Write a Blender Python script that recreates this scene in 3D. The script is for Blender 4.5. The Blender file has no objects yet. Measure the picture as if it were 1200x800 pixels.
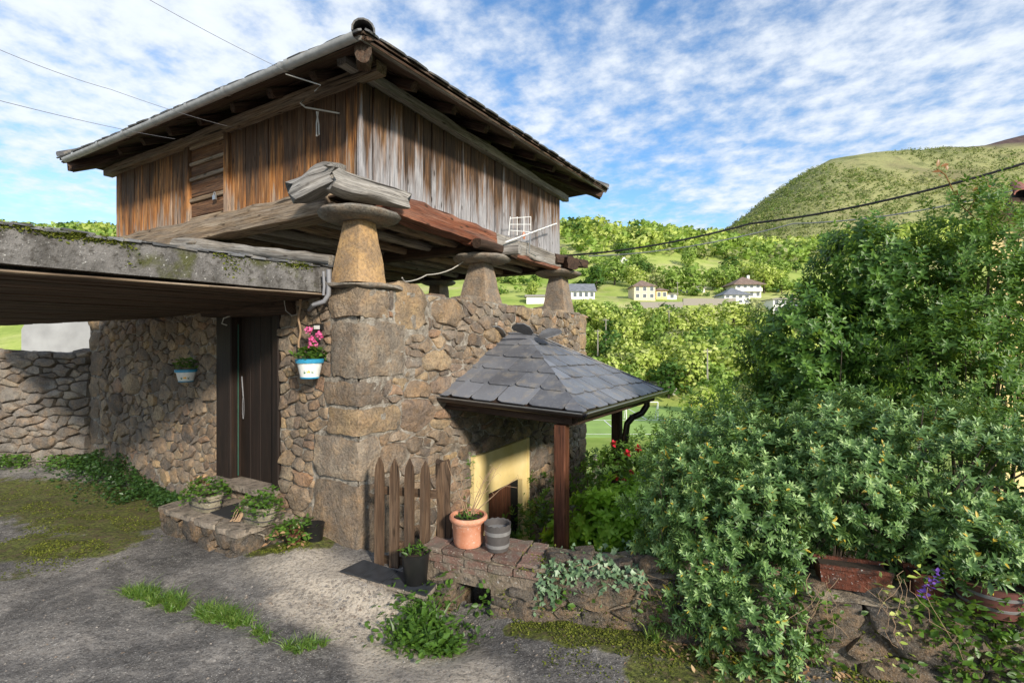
import bpy, math, random
import numpy as np
from mathutils import Vector, Matrix, noise

# ------------------------------------------------------------ camera, sky, sun, exposure
sc = bpy.context.scene
COL = sc.collection
EZ = 1.7
FP = 570.0
cam = bpy.data.cameras.new('camera')
cam.lens = 36 * FP / 1200
cam.sensor_width = 36
cam.clip_start = 0.05
cam.clip_end = 9000
camo = bpy.data.objects.new('camera', cam)
COL.objects.link(camo)
camo.location = (0, 0, EZ)
camo.rotation_euler = (math.radians(90), 0, 0)
sc.camera = camo
sc.view_settings.view_transform = 'Standard'
sc.view_settings.look = 'None'
sc.view_settings.exposure = 0.66
sc.view_settings.gamma = 1
SUN_EL = math.radians(25)
sunh = Vector((.50, -.866, 0)).normalized()
sund = Vector((sunh.x * math.cos(SUN_EL), sunh.y * math.cos(SUN_EL), math.sin(SUN_EL)))
sl = bpy.data.lights.new('sun', 'SUN')
sl.energy = 3.6
sl.angle = math.radians(6)
sl.color = (1, .91, .78)
slo = bpy.data.objects.new('sun', sl)
COL.objects.link(slo)
slo.rotation_euler = sund.to_track_quat('Z', 'Y').to_euler()
slo.location = (0, 0, 30)

w = bpy.data.worlds.new('World')
sc.world = w
w.use_nodes = True
nt = w.node_tree
nt.nodes.clear()
N = nt.nodes.new
Lk = nt.links.new
sky = N('ShaderNodeTexSky')
sky.sky_type = 'NISHITA'
sky.sun_disc = False
sky.sun_elevation = SUN_EL
sky.sun_rotation = math.atan2(sunh.x, sunh.y)
sky.altitude = 600
sky.air_density = 1.1
sky.dust_density = .35
sky.ozone_density = 2.5
bg1 = N('ShaderNodeBackground'); bg1.inputs[1].default_value = .15
hs = N('ShaderNodeHueSaturation'); hs.inputs['Saturation'].default_value = 1.18
Lk(sky.outputs[0], hs.inputs['Color']); Lk(hs.outputs[0], bg1.inputs[0])
bg2 = N('ShaderNodeBackground')
tc = N('ShaderNodeTexCoord'); sep = N('ShaderNodeSeparateXYZ'); Lk(tc.outputs['Generated'], sep.inputs[0])
ad = N('ShaderNodeMath'); ad.operation = 'MAXIMUM'; ad.inputs[1].default_value = 0.0
Lk(sep.outputs[2], ad.inputs[0])
ad2 = N('ShaderNodeMath'); ad2.operation = 'ADD'; ad2.inputs[1].default_value = .13; Lk(ad.outputs[0], ad2.inputs[0])
dx = N('ShaderNodeMath'); dx.operation = 'DIVIDE'; Lk(sep.outputs[0], dx.inputs[0]); Lk(ad2.outputs[0], dx.inputs[1])
dy = N('ShaderNodeMath'); dy.operation = 'DIVIDE'; Lk(sep.outputs[1], dy.inputs[0]); Lk(ad2.outputs[0], dy.inputs[1])
cmb = N('ShaderNodeCombineXYZ'); Lk(dx.outputs[0], cmb.inputs[0]); Lk(dy.outputs[0], cmb.inputs[1])
def wnoise(scale, detail, rough, off, dist=0.0, stretch=(1, 1, 1)):
    mp = N('ShaderNodeMapping'); mp.inputs['Location'].default_value = off; mp.inputs['Scale'].default_value = stretch
    mp.inputs['Rotation'].default_value = (0, 0, .5)
    Lk(cmb.outputs[0], mp.inputs[0])
    n = N('ShaderNodeTexNoise'); n.inputs['Scale'].default_value = scale; n.inputs['Detail'].default_value = detail
    n.inputs['Roughness'].default_value = rough; n.inputs['Distortion'].default_value = dist
    Lk(mp.outputs[0], n.inputs['Vector']); return n.outputs[0]
def wmath(op, a, b, clamp=False):
    m = N('ShaderNodeMath'); m.operation = op; m.use_clamp = clamp
    for i, v in enumerate((a, b)):
        if isinstance(v, (int, float)): m.inputs[i].default_value = v
        else: Lk(v, m.inputs[i])
    return m.outputs[0]
n1 = wnoise(9.0, 9, .60, (3.1, 1.7, 0), .0, (1, 1, 1))
n2 = wnoise(.55, 3, .5, (5.3, 2.2, 0))
n3 = wnoise(1.6, 7, .62, (.4, 8.2, 0), .2, (.8, 1.15, 1))
s = wmath('ADD', wmath('MULTIPLY', n1, 1.15), wmath('MULTIPLY', n2, 1.3))
s = wmath('ADD', s, wmath('MULTIPLY', n3, .6))
cov = N('ShaderNodeMapRange'); cov.inputs[1].default_value = 1.20; cov.inputs[2].default_value = 1.78
cov.interpolation_type = 'SMOOTHSTEP'
Lk(s, cov.inputs[0])
covf = wmath('MULTIPLY', cov.outputs[0], .93, True)
cr = N('ShaderNodeMapRange'); cr.inputs[1].default_value = 1.4; cr.inputs[2].default_value = 2.1
cr.inputs[3].default_value = .60; cr.inputs[4].default_value = .80
Lk(s, cr.inputs[0])
Lk(cr.outputs[0], bg2.inputs[1])
bg2.inputs[0].default_value = (.86, .92, 1, 1)
mx = N('ShaderNodeMixShader'); Lk(covf, mx.inputs[0]); Lk(bg1.outputs[0], mx.inputs[1]); Lk(bg2.outputs[0], mx.inputs[2])
wo = N('ShaderNodeOutputWorld'); Lk(mx.outputs[0], wo.inputs[0])

# ------------------------------------------------------------ frames and helpers
RND = random.Random(11)
RS = np.random.RandomState(5)
DR = Vector((.501, .8654, 0)).normalized()      # along the gable side, away from the viewer
DL = Vector((-DR.y, DR.x, 0))                   # along the door side
C0 = Vector((-1.453, 4.6, 0))                   # corner of the stone house
UZ = Vector((0, 0, 1))
def UP(px, py, Y): return Vector(((px - 600) / FP * Y, Y, EZ + (400 - py) / FP * Y))
def UZ_(px, py, z):                               # point seen at a pixel, at height z
    Y = (z - EZ) * FP / (400 - py); return UP(px, py, Y)
def Wd(a, b, z): return C0 + DR * a + DL * b + UZ * z
def LP(px, py, a0=0.0):
    k = (px - 600) / FP; q = C0 + DR * a0
    b = (k * q.y - q.x) / (DL.x - k * DL.y)
    p = q + DL * b
    return b, EZ + (400 - py) / FP * p.y
def RP(px, py, b0=0.0):
    k = (px - 600) / FP; q = C0 + DL * b0
    a = (k * q.y - q.x) / (DR.x - k * DR.y)
    p = q + DR * a
    return a, EZ + (400 - py) / FP * p.y
def nz(x, y, z=0.0): return noise.noise(Vector((x, y, z)))
def sstep(a, b, x):
    t = min(1, max(0, (x - a) / (b - a))); return t * t * (3 - 2 * t)

def thing(name, label, cat, loc=(0, 0, 0), group=None, kind=None):
    o = bpy.data.objects.new(name, None); COL.objects.link(o)
    o.empty_display_size = .2
    o.location = loc; o['label'] = label; o['category'] = cat
    if group: o['group'] = group
    return o
def tag(o, label, cat, group=None):
    o['label'] = label; o['category'] = cat
    if group: o['group'] = group
    return o
def copy_tree(o, parent=None):
    c = o.copy(); COL.objects.link(c); c.parent = parent
    for ch in o.children: copy_tree(ch, c)
    return c
def rootloc(parent):
    L = Vector((0, 0, 0))
    p = parent
    while p is not None:
        L += p.location; p = p.parent
    return L

class MB:
    def __init__(s):
        s.V = []; s.F = []; s.G = []; s.Rn = []
    def add(s, vs, fs, gc=None, rn=0.5):
        o = len(s.V)
        s.V += [tuple(v) for v in vs]
        s.F += [tuple(i + o for i in f) for f in fs]
        s.G += [tuple(g) for g in gc] if gc is not None else [tuple(v) for v in vs]
        s.Rn += [rn] * len(vs)
        return s
    def box(s, c, ax, ay, az, rn=None, jit=0, off=None):
        """c centre, three half-vectors; the grain runs along ax"""
        rn = RND.random() if rn is None else rn
        c = Vector(c); off = off if off is not None else RND.uniform(0, 40)
        la, lb, lc = ax.length, ay.length, az.length
        vs = []; g = []
        for i in (-1, 1):
            for j in (-1, 1):
                for k in (-1, 1):
                    jv = Vector((RND.uniform(-jit, jit), RND.uniform(-jit, jit), RND.uniform(-jit, jit))) if jit else Vector((0, 0, 0))
                    vs.append(c + ax * i + ay * j + az * k + jv)
                    g.append((la * (i + 1), lb * j + off, lc * k + off * .37))
        fs = [(0, 1, 3, 2), (4, 6, 7, 5), (0, 4, 5, 1), (2, 3, 7, 6), (0, 2, 6, 4), (1, 5, 7, 3)]
        return s.add(vs, fs, g, rn)
    def bbox(s, c, ax, ay, az, bev=.01, rn=None, off=None):
        """bevelled box: chamfered along the grain axis"""
        rn = RND.random() if rn is None else rn
        off = off if off is not None else RND.uniform(0, 40)
        lb, lc = ay.length, az.length
        uy, uz = ay.normalized(), az.normalized()
        pr = [(-lb + bev, -lc), (lb - bev, -lc), (lb, -lc + bev), (lb, lc - bev), (lb - bev, lc), (-lb + bev, lc), (-lb, lc - bev), (-lb, -lc + bev)]
        vs = []; g = []
        for t in (-1, 1):
            for (y, z) in pr:
                vs.append(Vector(c) + ax * t + uy * y + uz * z); g.append((ax.length * (t + 1), y + off, z + off * .37))
        fs = [tuple(range(7, -1, -1)), tuple(range(8, 16))]
        for k in range(8):
            k2 = (k + 1) % 8; fs.append((k, k2, 8 + k2, 8 + k))
        return s.add(vs, fs, g, rn)
    def beam(s, p0, p1, wd, ht, up=UZ, n=8, rough=.01, round_=.25, bend=0, rn=None, taper=1.0, endrag=0):
        p0 = Vector(p0); p1 = Vector(p1); d = (p1 - p0); ln = d.length; d.normalize()
        side = d.cross(up).normalized(); upv = side.cross(d).normalized()
        rn = RND.random() if rn is None else rn
        off = RND.uniform(0, 50); m = 12; vs = []; g = []
        for i in range(n + 1):
            t = i / n; sc_ = 1 + (taper - 1) * t
            c = p0 + d * (ln * t) + upv * (bend * math.sin(math.pi * t))
            for k in range(m):
                a = 2 * math.pi * (k + .5) / m
                ca, sa = math.cos(a), math.sin(a)
                q = max(abs(ca), abs(sa)); e = (1 - round_) / q + round_
                x, y = ca * e * wd / 2 * sc_, sa * e * ht / 2 * sc_
                r = 1 + rough / max(.02, min(wd, ht) / 2) * nz(x * 9 + off, t * ln * 3, y * 9)
                ex = endrag * nz(x * 14 + off, y * 14, 5 * i) if i in (0, n) else 0
                vs.append(c + side * x * r + upv * y * r + d * ex); g.append((t * ln, x + off, y + off * .3))
        fs = []
        for i in range(n):
            for k in range(m):
                k2 = (k + 1) % m; fs.append((i * m + k, i * m + k2, (i + 1) * m + k2, (i + 1) * m + k))
        fs.append(tuple(range(m - 1, -1, -1))); fs.append(tuple(n * m + k for k in range(m)))
        return s.add(vs, fs, g, rn)
    def tube(s, pts, rad, n=8, cap=True, rn=None):
        pts = [Vector(p) for p in pts]; rn = RND.random() if rn is None else rn
        if not hasattr(rad, '__len__'): rad = [rad] * len(pts)
        vs = []; g = []; fs = []; prev = None; acc = 0
        for i, p in enumerate(pts):
            d = (pts[min(i + 1, len(pts) - 1)] - pts[max(i - 1, 0)]).normalized()
            if prev is None: a = d.orthogonal().normalized()
            else: a = (prev - d * prev.dot(d)).normalized()
            prev = a; b = d.cross(a)
            if i: acc += (p - pts[i - 1]).length
            for k in range(n):
                t = 2 * math.pi * k / n
                vs.append(p + (a * math.cos(t) + b * math.sin(t)) * rad[i]); g.append((acc, rad[i] * math.cos(t) + rn * 30, rad[i] * math.sin(t)))
        for i in range(len(pts) - 1):
            for k in range(n):
                k2 = (k + 1) % n; fs.append((i * n + k, i * n + k2, (i + 1) * n + k2, (i + 1) * n + k))
        if cap:
            fs.append(tuple(range(n - 1, -1, -1))); fs.append(tuple((len(pts) - 1) * n + k for k in range(n)))
        return s.add(vs, fs, g, rn)
    def lathe(s, prof, c, n=24, rn=None, wob=0, sx=1, sy=1):
        c = Vector(c); vs = []; fs = []; rn = RND.random() if rn is None else rn
        for i, (r, z) in enumerate(prof):
            for k in range(n):
                t = 2 * math.pi * k / n
                rr = r * (1 + wob * nz(math.cos(t) * 1.3 + rn * 9, math.sin(t) * 1.3, z * 4))
                vs.append(c + Vector((rr * math.cos(t) * sx, rr * math.sin(t) * sy, z)))
        for i in range(len(prof) - 1):
            for k in range(n):
                k2 = (k + 1) % n; fs.append((i * n + k, i * n + k2, (i + 1) * n + k2, (i + 1) * n + k))
        if prof[0][0] > 1e-4: fs.append(tuple(range(n - 1, -1, -1)))
        if prof[-1][0] > 1e-4: fs.append(tuple((len(prof) - 1) * n + k for k in range(n)))
        return s.add(vs, fs, None, rn)
    def prism(s, poly, down, rn=None, gcdir=None):
        """poly: 3D points; extruded by vector down"""
        n = len(poly); rn = RND.random() if rn is None else rn
        poly = [Vector(p) for p in poly]
        vs = poly + [p + down for p in poly]
        fs = [tuple(range(n)), tuple(range(2 * n - 1, n - 1, -1))]
        for k in range(n):
            k2 = (k + 1) % n; fs.append((k, n + k, n + k2, k2))
        g = None
        if gcdir is not None:
            x = Vector(gcdir).normalized(); nn = Vector(down).normalized(); y = nn.cross(x)
            o = rn * 40
            g = [(v.dot(x), v.dot(y) + o, v.dot(nn)) for v in vs]
        return s.add(vs, fs, g, rn)
    def build(s, name, mat, parent=None, smooth=False, kind=None):
        if not s.F: return None
        L = rootloc(parent) if parent is not None else Vector((0, 0, 0))
        me = bpy.data.meshes.new(name)
        V = np.array(s.V, dtype=np.float32) - np.array(L, dtype=np.float32)
        me.from_pydata(V.tolist(), [], s.F)
        a = me.attributes.new('gc', 'FLOAT_VECTOR', 'POINT'); a.data.foreach_set('vector', np.array(s.G, dtype=np.float32).ravel())
        a = me.attributes.new('rn', 'FLOAT', 'POINT'); a.data.foreach_set('value', np.array(s.Rn, dtype=np.float32))
        if smooth: me.polygons.foreach_set('use_smooth', [True] * len(me.polygons))
        if smooth == 'auto' or smooth is True:
            try: me.set_sharp_from_angle(angle=math.radians(50))
            except Exception: pass
        me.materials.append(mat)
        o = bpy.data.objects.new(name, me); COL.objects.link(o)
        if parent is not None: o.parent = parent
        if kind: o['kind'] = kind
        return o

def npmesh(name, V, F, mat, parent=None, rn=None, smooth=False, kind=None, attrs=None, normals=None):
    """V (n,3) float, F (m,k) int with one k"""
    L = rootloc(parent) if parent is not None else Vector((0, 0, 0))
    me = bpy.data.meshes.new(name)
    V = (np.asarray(V) - np.array(L)).astype(np.float32); F = np.asarray(F, dtype=np.int32)
    m, k = F.shape
    me.vertices.add(len(V)); me.vertices.foreach_set('co', V.ravel())
    me.loops.add(m * k); me.loops.foreach_set('vertex_index', F.ravel())
    me.polygons.add(m); me.polygons.foreach_set('loop_start', np.arange(0, m * k, k, dtype=np.int32))
    me.polygons.foreach_set('loop_total', np.full(m, k, dtype=np.int32))
    if smooth: me.polygons.foreach_set('use_smooth', np.ones(m, dtype=bool))
    if rn is not None:
        a = me.attributes.new('rn', 'FLOAT', 'POINT'); a.data.foreach_set('value', np.asarray(rn, dtype=np.float32))
    for key, val in (attrs or {}).items():
        a = me.attributes.new(key, 'FLOAT', 'POINT'); a.data.foreach_set('value', np.asarray(val, dtype=np.float32))
    me.update(calc_edges=True)
    if normals is not None:
        a = me.attributes.new('custom_normal', 'FLOAT_VECTOR', 'POINT'); a.data.foreach_set('vector', np.asarray(normals, dtype=np.float32).ravel())
    me.materials.append(mat)
    o = bpy.data.objects.new(name, me); COL.objects.link(o)
    if parent is not None: o.parent = parent
    if kind: o['kind'] = kind
    return o

# ------------------------------------------------------------ materials
class NT:
    def __init__(s, name):
        s.m = bpy.data.materials.new(name); s.m.use_nodes = True
        s.t = s.m.node_tree; s.t.nodes.clear()
        s.out = s.t.nodes.new('ShaderNodeOutputMaterial')
    def n(s, ty, **kw):
        x = s.t.nodes.new(ty)
        for k, v in kw.items(): setattr(x, k, v)
        return x
    def l(s, a, b): s.t.links.new(a, b)
    def set(s, node, key, v):
        i = node.inputs[key]
        if isinstance(v, bpy.types.NodeSocket): s.l(v, i)
        elif isinstance(v, (tuple, list)) and len(v) == 3 and i.type == 'RGBA': i.default_value = (*v, 1)
        else: i.default_value = v
    def obj(s): return s.n('ShaderNodeTexCoord').outputs['Object']
    def attr(s, name, vec=False):
        a = s.n('ShaderNodeAttribute'); a.attribute_name = name
        return a.outputs['Vector'] if vec else a.outputs['Fac']
    def map(s, v, scale=(1, 1, 1), loc=(0, 0, 0)):
        m = s.n('ShaderNodeMapping'); s.l(v, m.inputs[0]); m.inputs['Scale'].default_value = scale; s.set(m, 'Location', loc); return m.outputs[0]
    def noise(s, v, scale=5, detail=4, rough=.55, dist=0):
        m = s.n('ShaderNodeTexNoise'); s.l(v, m.inputs['Vector']); m.inputs['Scale'].default_value = scale
        m.inputs['Detail'].default_value = detail; m.inputs['Roughness'].default_value = rough; m.inputs['Distortion'].default_value = dist
        return m.outputs[0]
    def voro(s, v, scale=5, feature='F1', out=0, rnd=1):
        m = s.n('ShaderNodeTexVoronoi', feature=feature); s.l(v, m.inputs['Vector']); m.inputs['Scale'].default_value = scale
        m.inputs['Randomness'].default_value = rnd
        return m.outputs[out]
    def ramp(s, f, stops, interp='LINEAR'):
        m = s.n('ShaderNodeValToRGB'); m.color_ramp.interpolation = interp; s.l(f, m.inputs[0])
        e = m.color_ramp.elements
        while len(e) < len(stops): e.new(.5)
        for i, (p, c) in enumerate(stops):
            e[i].position = p; e[i].color = (*c, 1) if not isinstance(c, (int, float)) else (c, c, c, 1)
        return m.outputs[0]
    def rng(s, f, a, b, c=0, d=1):
        m = s.n('ShaderNodeMapRange'); s.l(f, m.inputs[0])
        for i, v in enumerate((a, b, c, d)): m.inputs[i + 1].default_value = v
        return m.outputs[0]
    def mix(s, f, a, b, mode='MIX'):
        m = s.n('ShaderNodeMix', data_type='RGBA', blend_type=mode)
        s.set(m, 0, f)
        for k, v in ((6, a), (7, b)): s.set(m, k, v)
        return m.outputs[2]
    def math(s, op, a, b=0.0, clamp=False):
        m = s.n('ShaderNodeMath', operation=op); m.use_clamp = clamp; s.set(m, 0, a); s.set(m, 1, b); return m.outputs[0]
    def bump(s, h, strength=.5, dist=.01, nrm=None):
        m = s.n('ShaderNodeBump'); m.inputs['Strength'].default_value = strength; m.inputs['Distance'].default_value = dist
        s.l(h, m.inputs['Height'])
        if nrm is not None: s.l(nrm, m.inputs['Normal'])
        return m.outputs[0]
    def pbr(s, col, rough=.8, nrm=None, spec=.3, metal=0, coat=0):
        p = s.n('ShaderNodeBsdfPrincipled'); s.set(p, 'Base Color', col); s.set(p, 'Roughness', rough)
        s.set(p, 'Metallic', metal); s.set(p, 'Specular IOR Level', spec)
        if coat: s.set(p, 'Coat Weight', coat)
        if nrm is not None: s.l(nrm, p.inputs['Normal'])
        s.l(p.outputs[0], s.out.inputs[0]); return p

def m_plain(name, col, rough=.6, metal=0, var=.12, spec=.4, bump=.15, scale=30):
    t = NT(name); o = t.obj(); n = t.noise(o, scale, 4)
    c = t.mix(t.rng(n, .3, .7), tuple(x * (1 - var) for x in col), tuple(min(1, x * (1 + var)) for x in col))
    t.pbr(c, rough, t.bump(n, bump, .003), spec, metal); return t.m

def m_stone(name, stops, lich=.35, dark=.5, bumps=.9):
    t = NT(name); o = t.obj(); r = t.attr('rn')
    base = t.ramp(r, stops)
    n1 = t.noise(o, 7, 6, .65); n2 = t.noise(o, 38, 5, .7); n3 = t.noise(o, 2.2, 3)
    n4 = t.noise(o, 120, 3, .7)
    c = t.mix(t.rng(n1, .44, .62), base, t.mix(.45, base, (.42, .24, .10)))
    c = t.mix(t.rng(t.noise(o, 4.5, 4, .6), .60, .42), c, t.mix(.5, c, (.10, .09, .085)))
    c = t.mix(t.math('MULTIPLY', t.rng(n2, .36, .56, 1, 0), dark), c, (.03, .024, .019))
    c = t.mix(t.math('MULTIPLY', t.rng(n3, .5, .7), lich * .6), c, (.36, .34, .30))
    c = t.mix(t.math('MULTIPLY', t.rng(n4, .52, .68), .35), c, (.45, .42, .37))
    hs_ = t.n('ShaderNodeHueSaturation'); hs_.inputs['Saturation'].default_value = .95; hs_.inputs['Value'].default_value = .95; t.l(c, hs_.inputs['Color']); c = hs_.outputs[0]
    h = t.math('ADD', t.math('MULTIPLY', n1, 1.2), t.math('MULTIPLY', n2, .6))
    h = t.math('ADD', h, t.math('MULTIPLY', n4, .12))
    t.pbr(c, .9, t.bump(h, bumps, .045), .25); return t.m
ST = [(0, (.09, .075, .065)), (.15, (.26, .19, .125)), (.3, (.40, .29, .18)), (.42, (.18, .14, .11)), (.55, (.33, .265, .19)), (.68, (.52, .36, .18)), (.78, (.22, .135, .085)), (.88, (.42, .33, .23)), (.95, (.40, .20, .095)), (1, (.58, .45, .27))]
STD = [(0, (.12, .105, .09)), (.25, (.25, .215, .175)), (.5, (.36, .31, .25)), (.7, (.26, .225, .19)), (.85, (.42, .34, .24)), (1, (.30, .27, .24))]
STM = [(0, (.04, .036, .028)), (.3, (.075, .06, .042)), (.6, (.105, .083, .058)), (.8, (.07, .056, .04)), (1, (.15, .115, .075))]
M = {}
M['stone'] = m_stone('rubble stone', ST)
M['drystone'] = m_stone('dry wall stone', STD, .55)
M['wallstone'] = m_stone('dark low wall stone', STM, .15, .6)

def m_mortar():
    t = NT('lime mortar'); o = t.obj()
    n1 = t.noise(o, 9, 6, .7); n2 = t.noise(o, 45, 5, .7); v = t.voro(o, 26)
    c = t.ramp(n1, [(.32, (.14, .115, .09)), (.47, (.31, .27, .22)), (.64, (.52, .48, .41))])
    c = t.mix(t.rng(n2, .42, .3), c, (.13, .11, .09))
    h = t.math('ADD', t.math('MULTIPLY', n1, 1.3), t.math('MULTIPLY', n2, .7))
    t.pbr(c, .95, t.bump(h, 1, .05), .15); return t.m
M['mortar'] = m_mortar()

def m_wood(name, dark, mid, light, silver=None, sil=0.0, gs=1.0, rough=.8, knots=True, bump=.6, grad=None):
    """grad=(top colour, amount): darker and paler tones blended in with height along each board"""
    t = NT(name); g = t.attr('gc', True); r = t.attr('rn')
    a = t.map(g, (2.2 * gs, 60 * gs, 60 * gs)); b = t.map(g, (.9, 9, 9)); d = t.map(g, (5, 170, 170))
    n1 = t.noise(a, 1, 6, .65, .4); n2 = t.noise(b, 1, 4, .6, .8); n3 = t.noise(d, 1, 3, .6)
    c = t.ramp(n1, [(.28, dark), (.5, mid), (.72, light)])
    c = t.mix(t.math('MULTIPLY', t.rng(n2, .40, .66), .75), c, dark)
    c = t.mix(t.math('MULTIPLY', r, .45), c, t.mix(.6, c, dark))
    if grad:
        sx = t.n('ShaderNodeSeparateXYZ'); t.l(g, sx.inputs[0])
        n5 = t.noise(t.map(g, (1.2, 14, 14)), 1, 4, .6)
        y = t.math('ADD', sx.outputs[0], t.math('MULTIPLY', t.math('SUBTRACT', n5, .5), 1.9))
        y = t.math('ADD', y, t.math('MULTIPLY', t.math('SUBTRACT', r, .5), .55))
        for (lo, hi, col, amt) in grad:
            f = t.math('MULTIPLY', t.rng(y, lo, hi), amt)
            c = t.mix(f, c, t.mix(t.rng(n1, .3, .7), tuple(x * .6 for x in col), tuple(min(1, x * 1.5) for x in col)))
    if silver:
        n4 = t.noise(t.map(g, (1.2, 16, 16)), 1, 5, .7)
        f = t.math('MULTIPLY', t.rng(n4, .40, .60), sil)
        c = t.mix(f, c, t.mix(t.rng(n1, .3, .7), tuple(x * .45 for x in silver), silver))
    c = t.mix(t.math('MULTIPLY', t.rng(n3, .46, .34), .75), c, (.012, .010, .008))
    kv = t.voro(t.map(g, (3.2, 9, 9)), 1); c = t.mix(t.math('MULTIPLY', t.rng(kv, .16, .07), .8 if knots else 0), c, (.03, .018, .010))
    cr2 = t.noise(t.map(g, (.9, 34, 34), (7, 3, 1)), 1, 2, .5); c = t.mix(t.math('MULTIPLY', t.rng(cr2, .335, .30), .85), c, (.010, .008, .006))
    h = t.math('ADD', n1, t.math('MULTIPLY', n3, .5))
    t.pbr(c, rough, t.bump(h, bump, .012), .25); return t.m
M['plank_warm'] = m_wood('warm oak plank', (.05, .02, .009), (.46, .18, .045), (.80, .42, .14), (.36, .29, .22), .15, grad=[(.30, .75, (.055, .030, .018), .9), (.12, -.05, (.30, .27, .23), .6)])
M['shutter'] = m_wood('brown panelled door', (.04, .018, .010), (.19, .085, .035), (.38, .20, .09), (.26, .22, .18), .15)
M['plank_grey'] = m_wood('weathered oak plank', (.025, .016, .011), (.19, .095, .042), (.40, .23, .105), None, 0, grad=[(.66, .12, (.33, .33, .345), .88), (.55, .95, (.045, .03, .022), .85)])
M['beam_grey'] = m_wood('silver weathered timber', (.10, .085, .07), (.30, .26, .21), (.50, .46, .40), (.52, .50, .47), .6)
M['beam_tan'] = m_wood('tan timber', (.10, .065, .04), (.33, .23, .14), (.52, .41, .28), (.50, .45, .38), .35)
M['beam_red'] = m_wood('red brown timber', (.09, .03, .018), (.28, .095, .045), (.38, .17, .09), (.34, .28, .24), .25)
M['beam_dark'] = m_wood('dark timber', (.022, .014, .010), (.075, .044, .028), (.14, .085, .055))
M['eave'] = m_wood('eave boards', (.028, .018, .012), (.105, .055, .033), (.20, .13, .085), (.27, .24, .20), .25)
M['door_dark'] = m_wood('dark stained door', (.010, .006, .004), (.022, .013, .009), (.036, .022, .016), rough=.6, bump=.3)
M['post'] = m_wood('red stained post', (.05, .018, .010), (.155, .06, .032), (.24, .10, .055), rough=.55)
M['picket'] = m_wood('brown picket', (.04, .022, .012), (.12, .07, .04), (.21, .135, .08), (.22, .19, .15), .15)
M['log_end'] = m_wood('cracked log', (.10, .09, .08), (.38, .35, .31), (.62, .58, .53), (.55, .53, .5), .4, gs=.8, bump=1)
M['bark'] = m_wood('bark', (.05, .04, .03), (.13, .10, .075), (.22, .18, .14), bump=1)

def m_slate(name='slate', base=(.115, .12, .135)):
    t = NT(name); o = t.obj(); r = t.attr('rn'); n1 = t.noise(o, 6, 5, .65); n2 = t.noise(t.map(o, (1, 1, 1)), 40, 4)
    a = tuple(x * .65 for x in base); b = tuple(x * 1.5 for x in base)
    c = t.mix(r, a, b); c = t.mix(t.math('MULTIPLY', t.rng(n1, .52, .70), .6), c, (.30, .25, .18)); c = t.mix(t.rng(t.noise(o, 2.2, 3), .35, .7), c, t.mix(.5, c, (.22, .23, .25)))
    c = t.mix(t.rng(n2, .6, .75), c, t.mix(.4, c, (.4, .4, .4)))
    t.pbr(c, t.rng(n1, .3, .7, .38, .6), t.bump(t.math('ADD', n1, t.math('MULTIPLY', n2, .3)), .5, .012), .5); return t.m
M['slate'] = m_slate()
M['slate_dark'] = m_slate('old slate', (.05, .048, .045))

def m_concrete(name, a, b, moss=.5):
    t = NT(name); o = t.obj(); n1 = t.noise(o, 5, 7, .7); n2 = t.noise(o, 50, 4, .7); n3 = t.noise(o, 3, 5, .6); n4 = t.noise(o, 14, 5, .7)
    c = t.mix(t.rng(n1, .35, .65), a, b)
    c = t.mix(t.math('MULTIPLY', t.rng(n4, .52, .62), .75), c, (.05, .045, .038))
    c = t.mix(t.math('MULTIPLY', t.rng(n3, .56, .66), moss), c, (.07, .075, .02))
    c = t.mix(t.rng(n2, .62, .7), c, (.5, .49, .46))
    t.pbr(c, .92, t.bump(t.math('ADD', n4, t.math('MULTIPLY', n2, .4)), .9, .03), .2); return t.m
M['mortar_dark'] = m_concrete('crevice shade wall mortar', (.10, .085, .07), (.42, .375, .31), .1)  # mortar colour darkened to paint crevice shade between the left wall's stones
M['concrete'] = m_concrete('weathered concrete', (.07, .066, .06), (.20, .19, .18), .85)
M['stone_slab'] = m_concrete('stone slab', (.17, .14, .11), (.36, .30, .24), .15)
M['pegollo'] = m_stone('pillar sandstone', [(0, (.50, .29, .10)), (.5, (.52, .32, .13)), (1, (.27, .225, .18))], .2, .45, .5)
M['cap'] = m_stone('cap stone', [(0, (.25, .225, .18)), (1, (.34, .30, .24))], .4, .5, .5)

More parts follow.
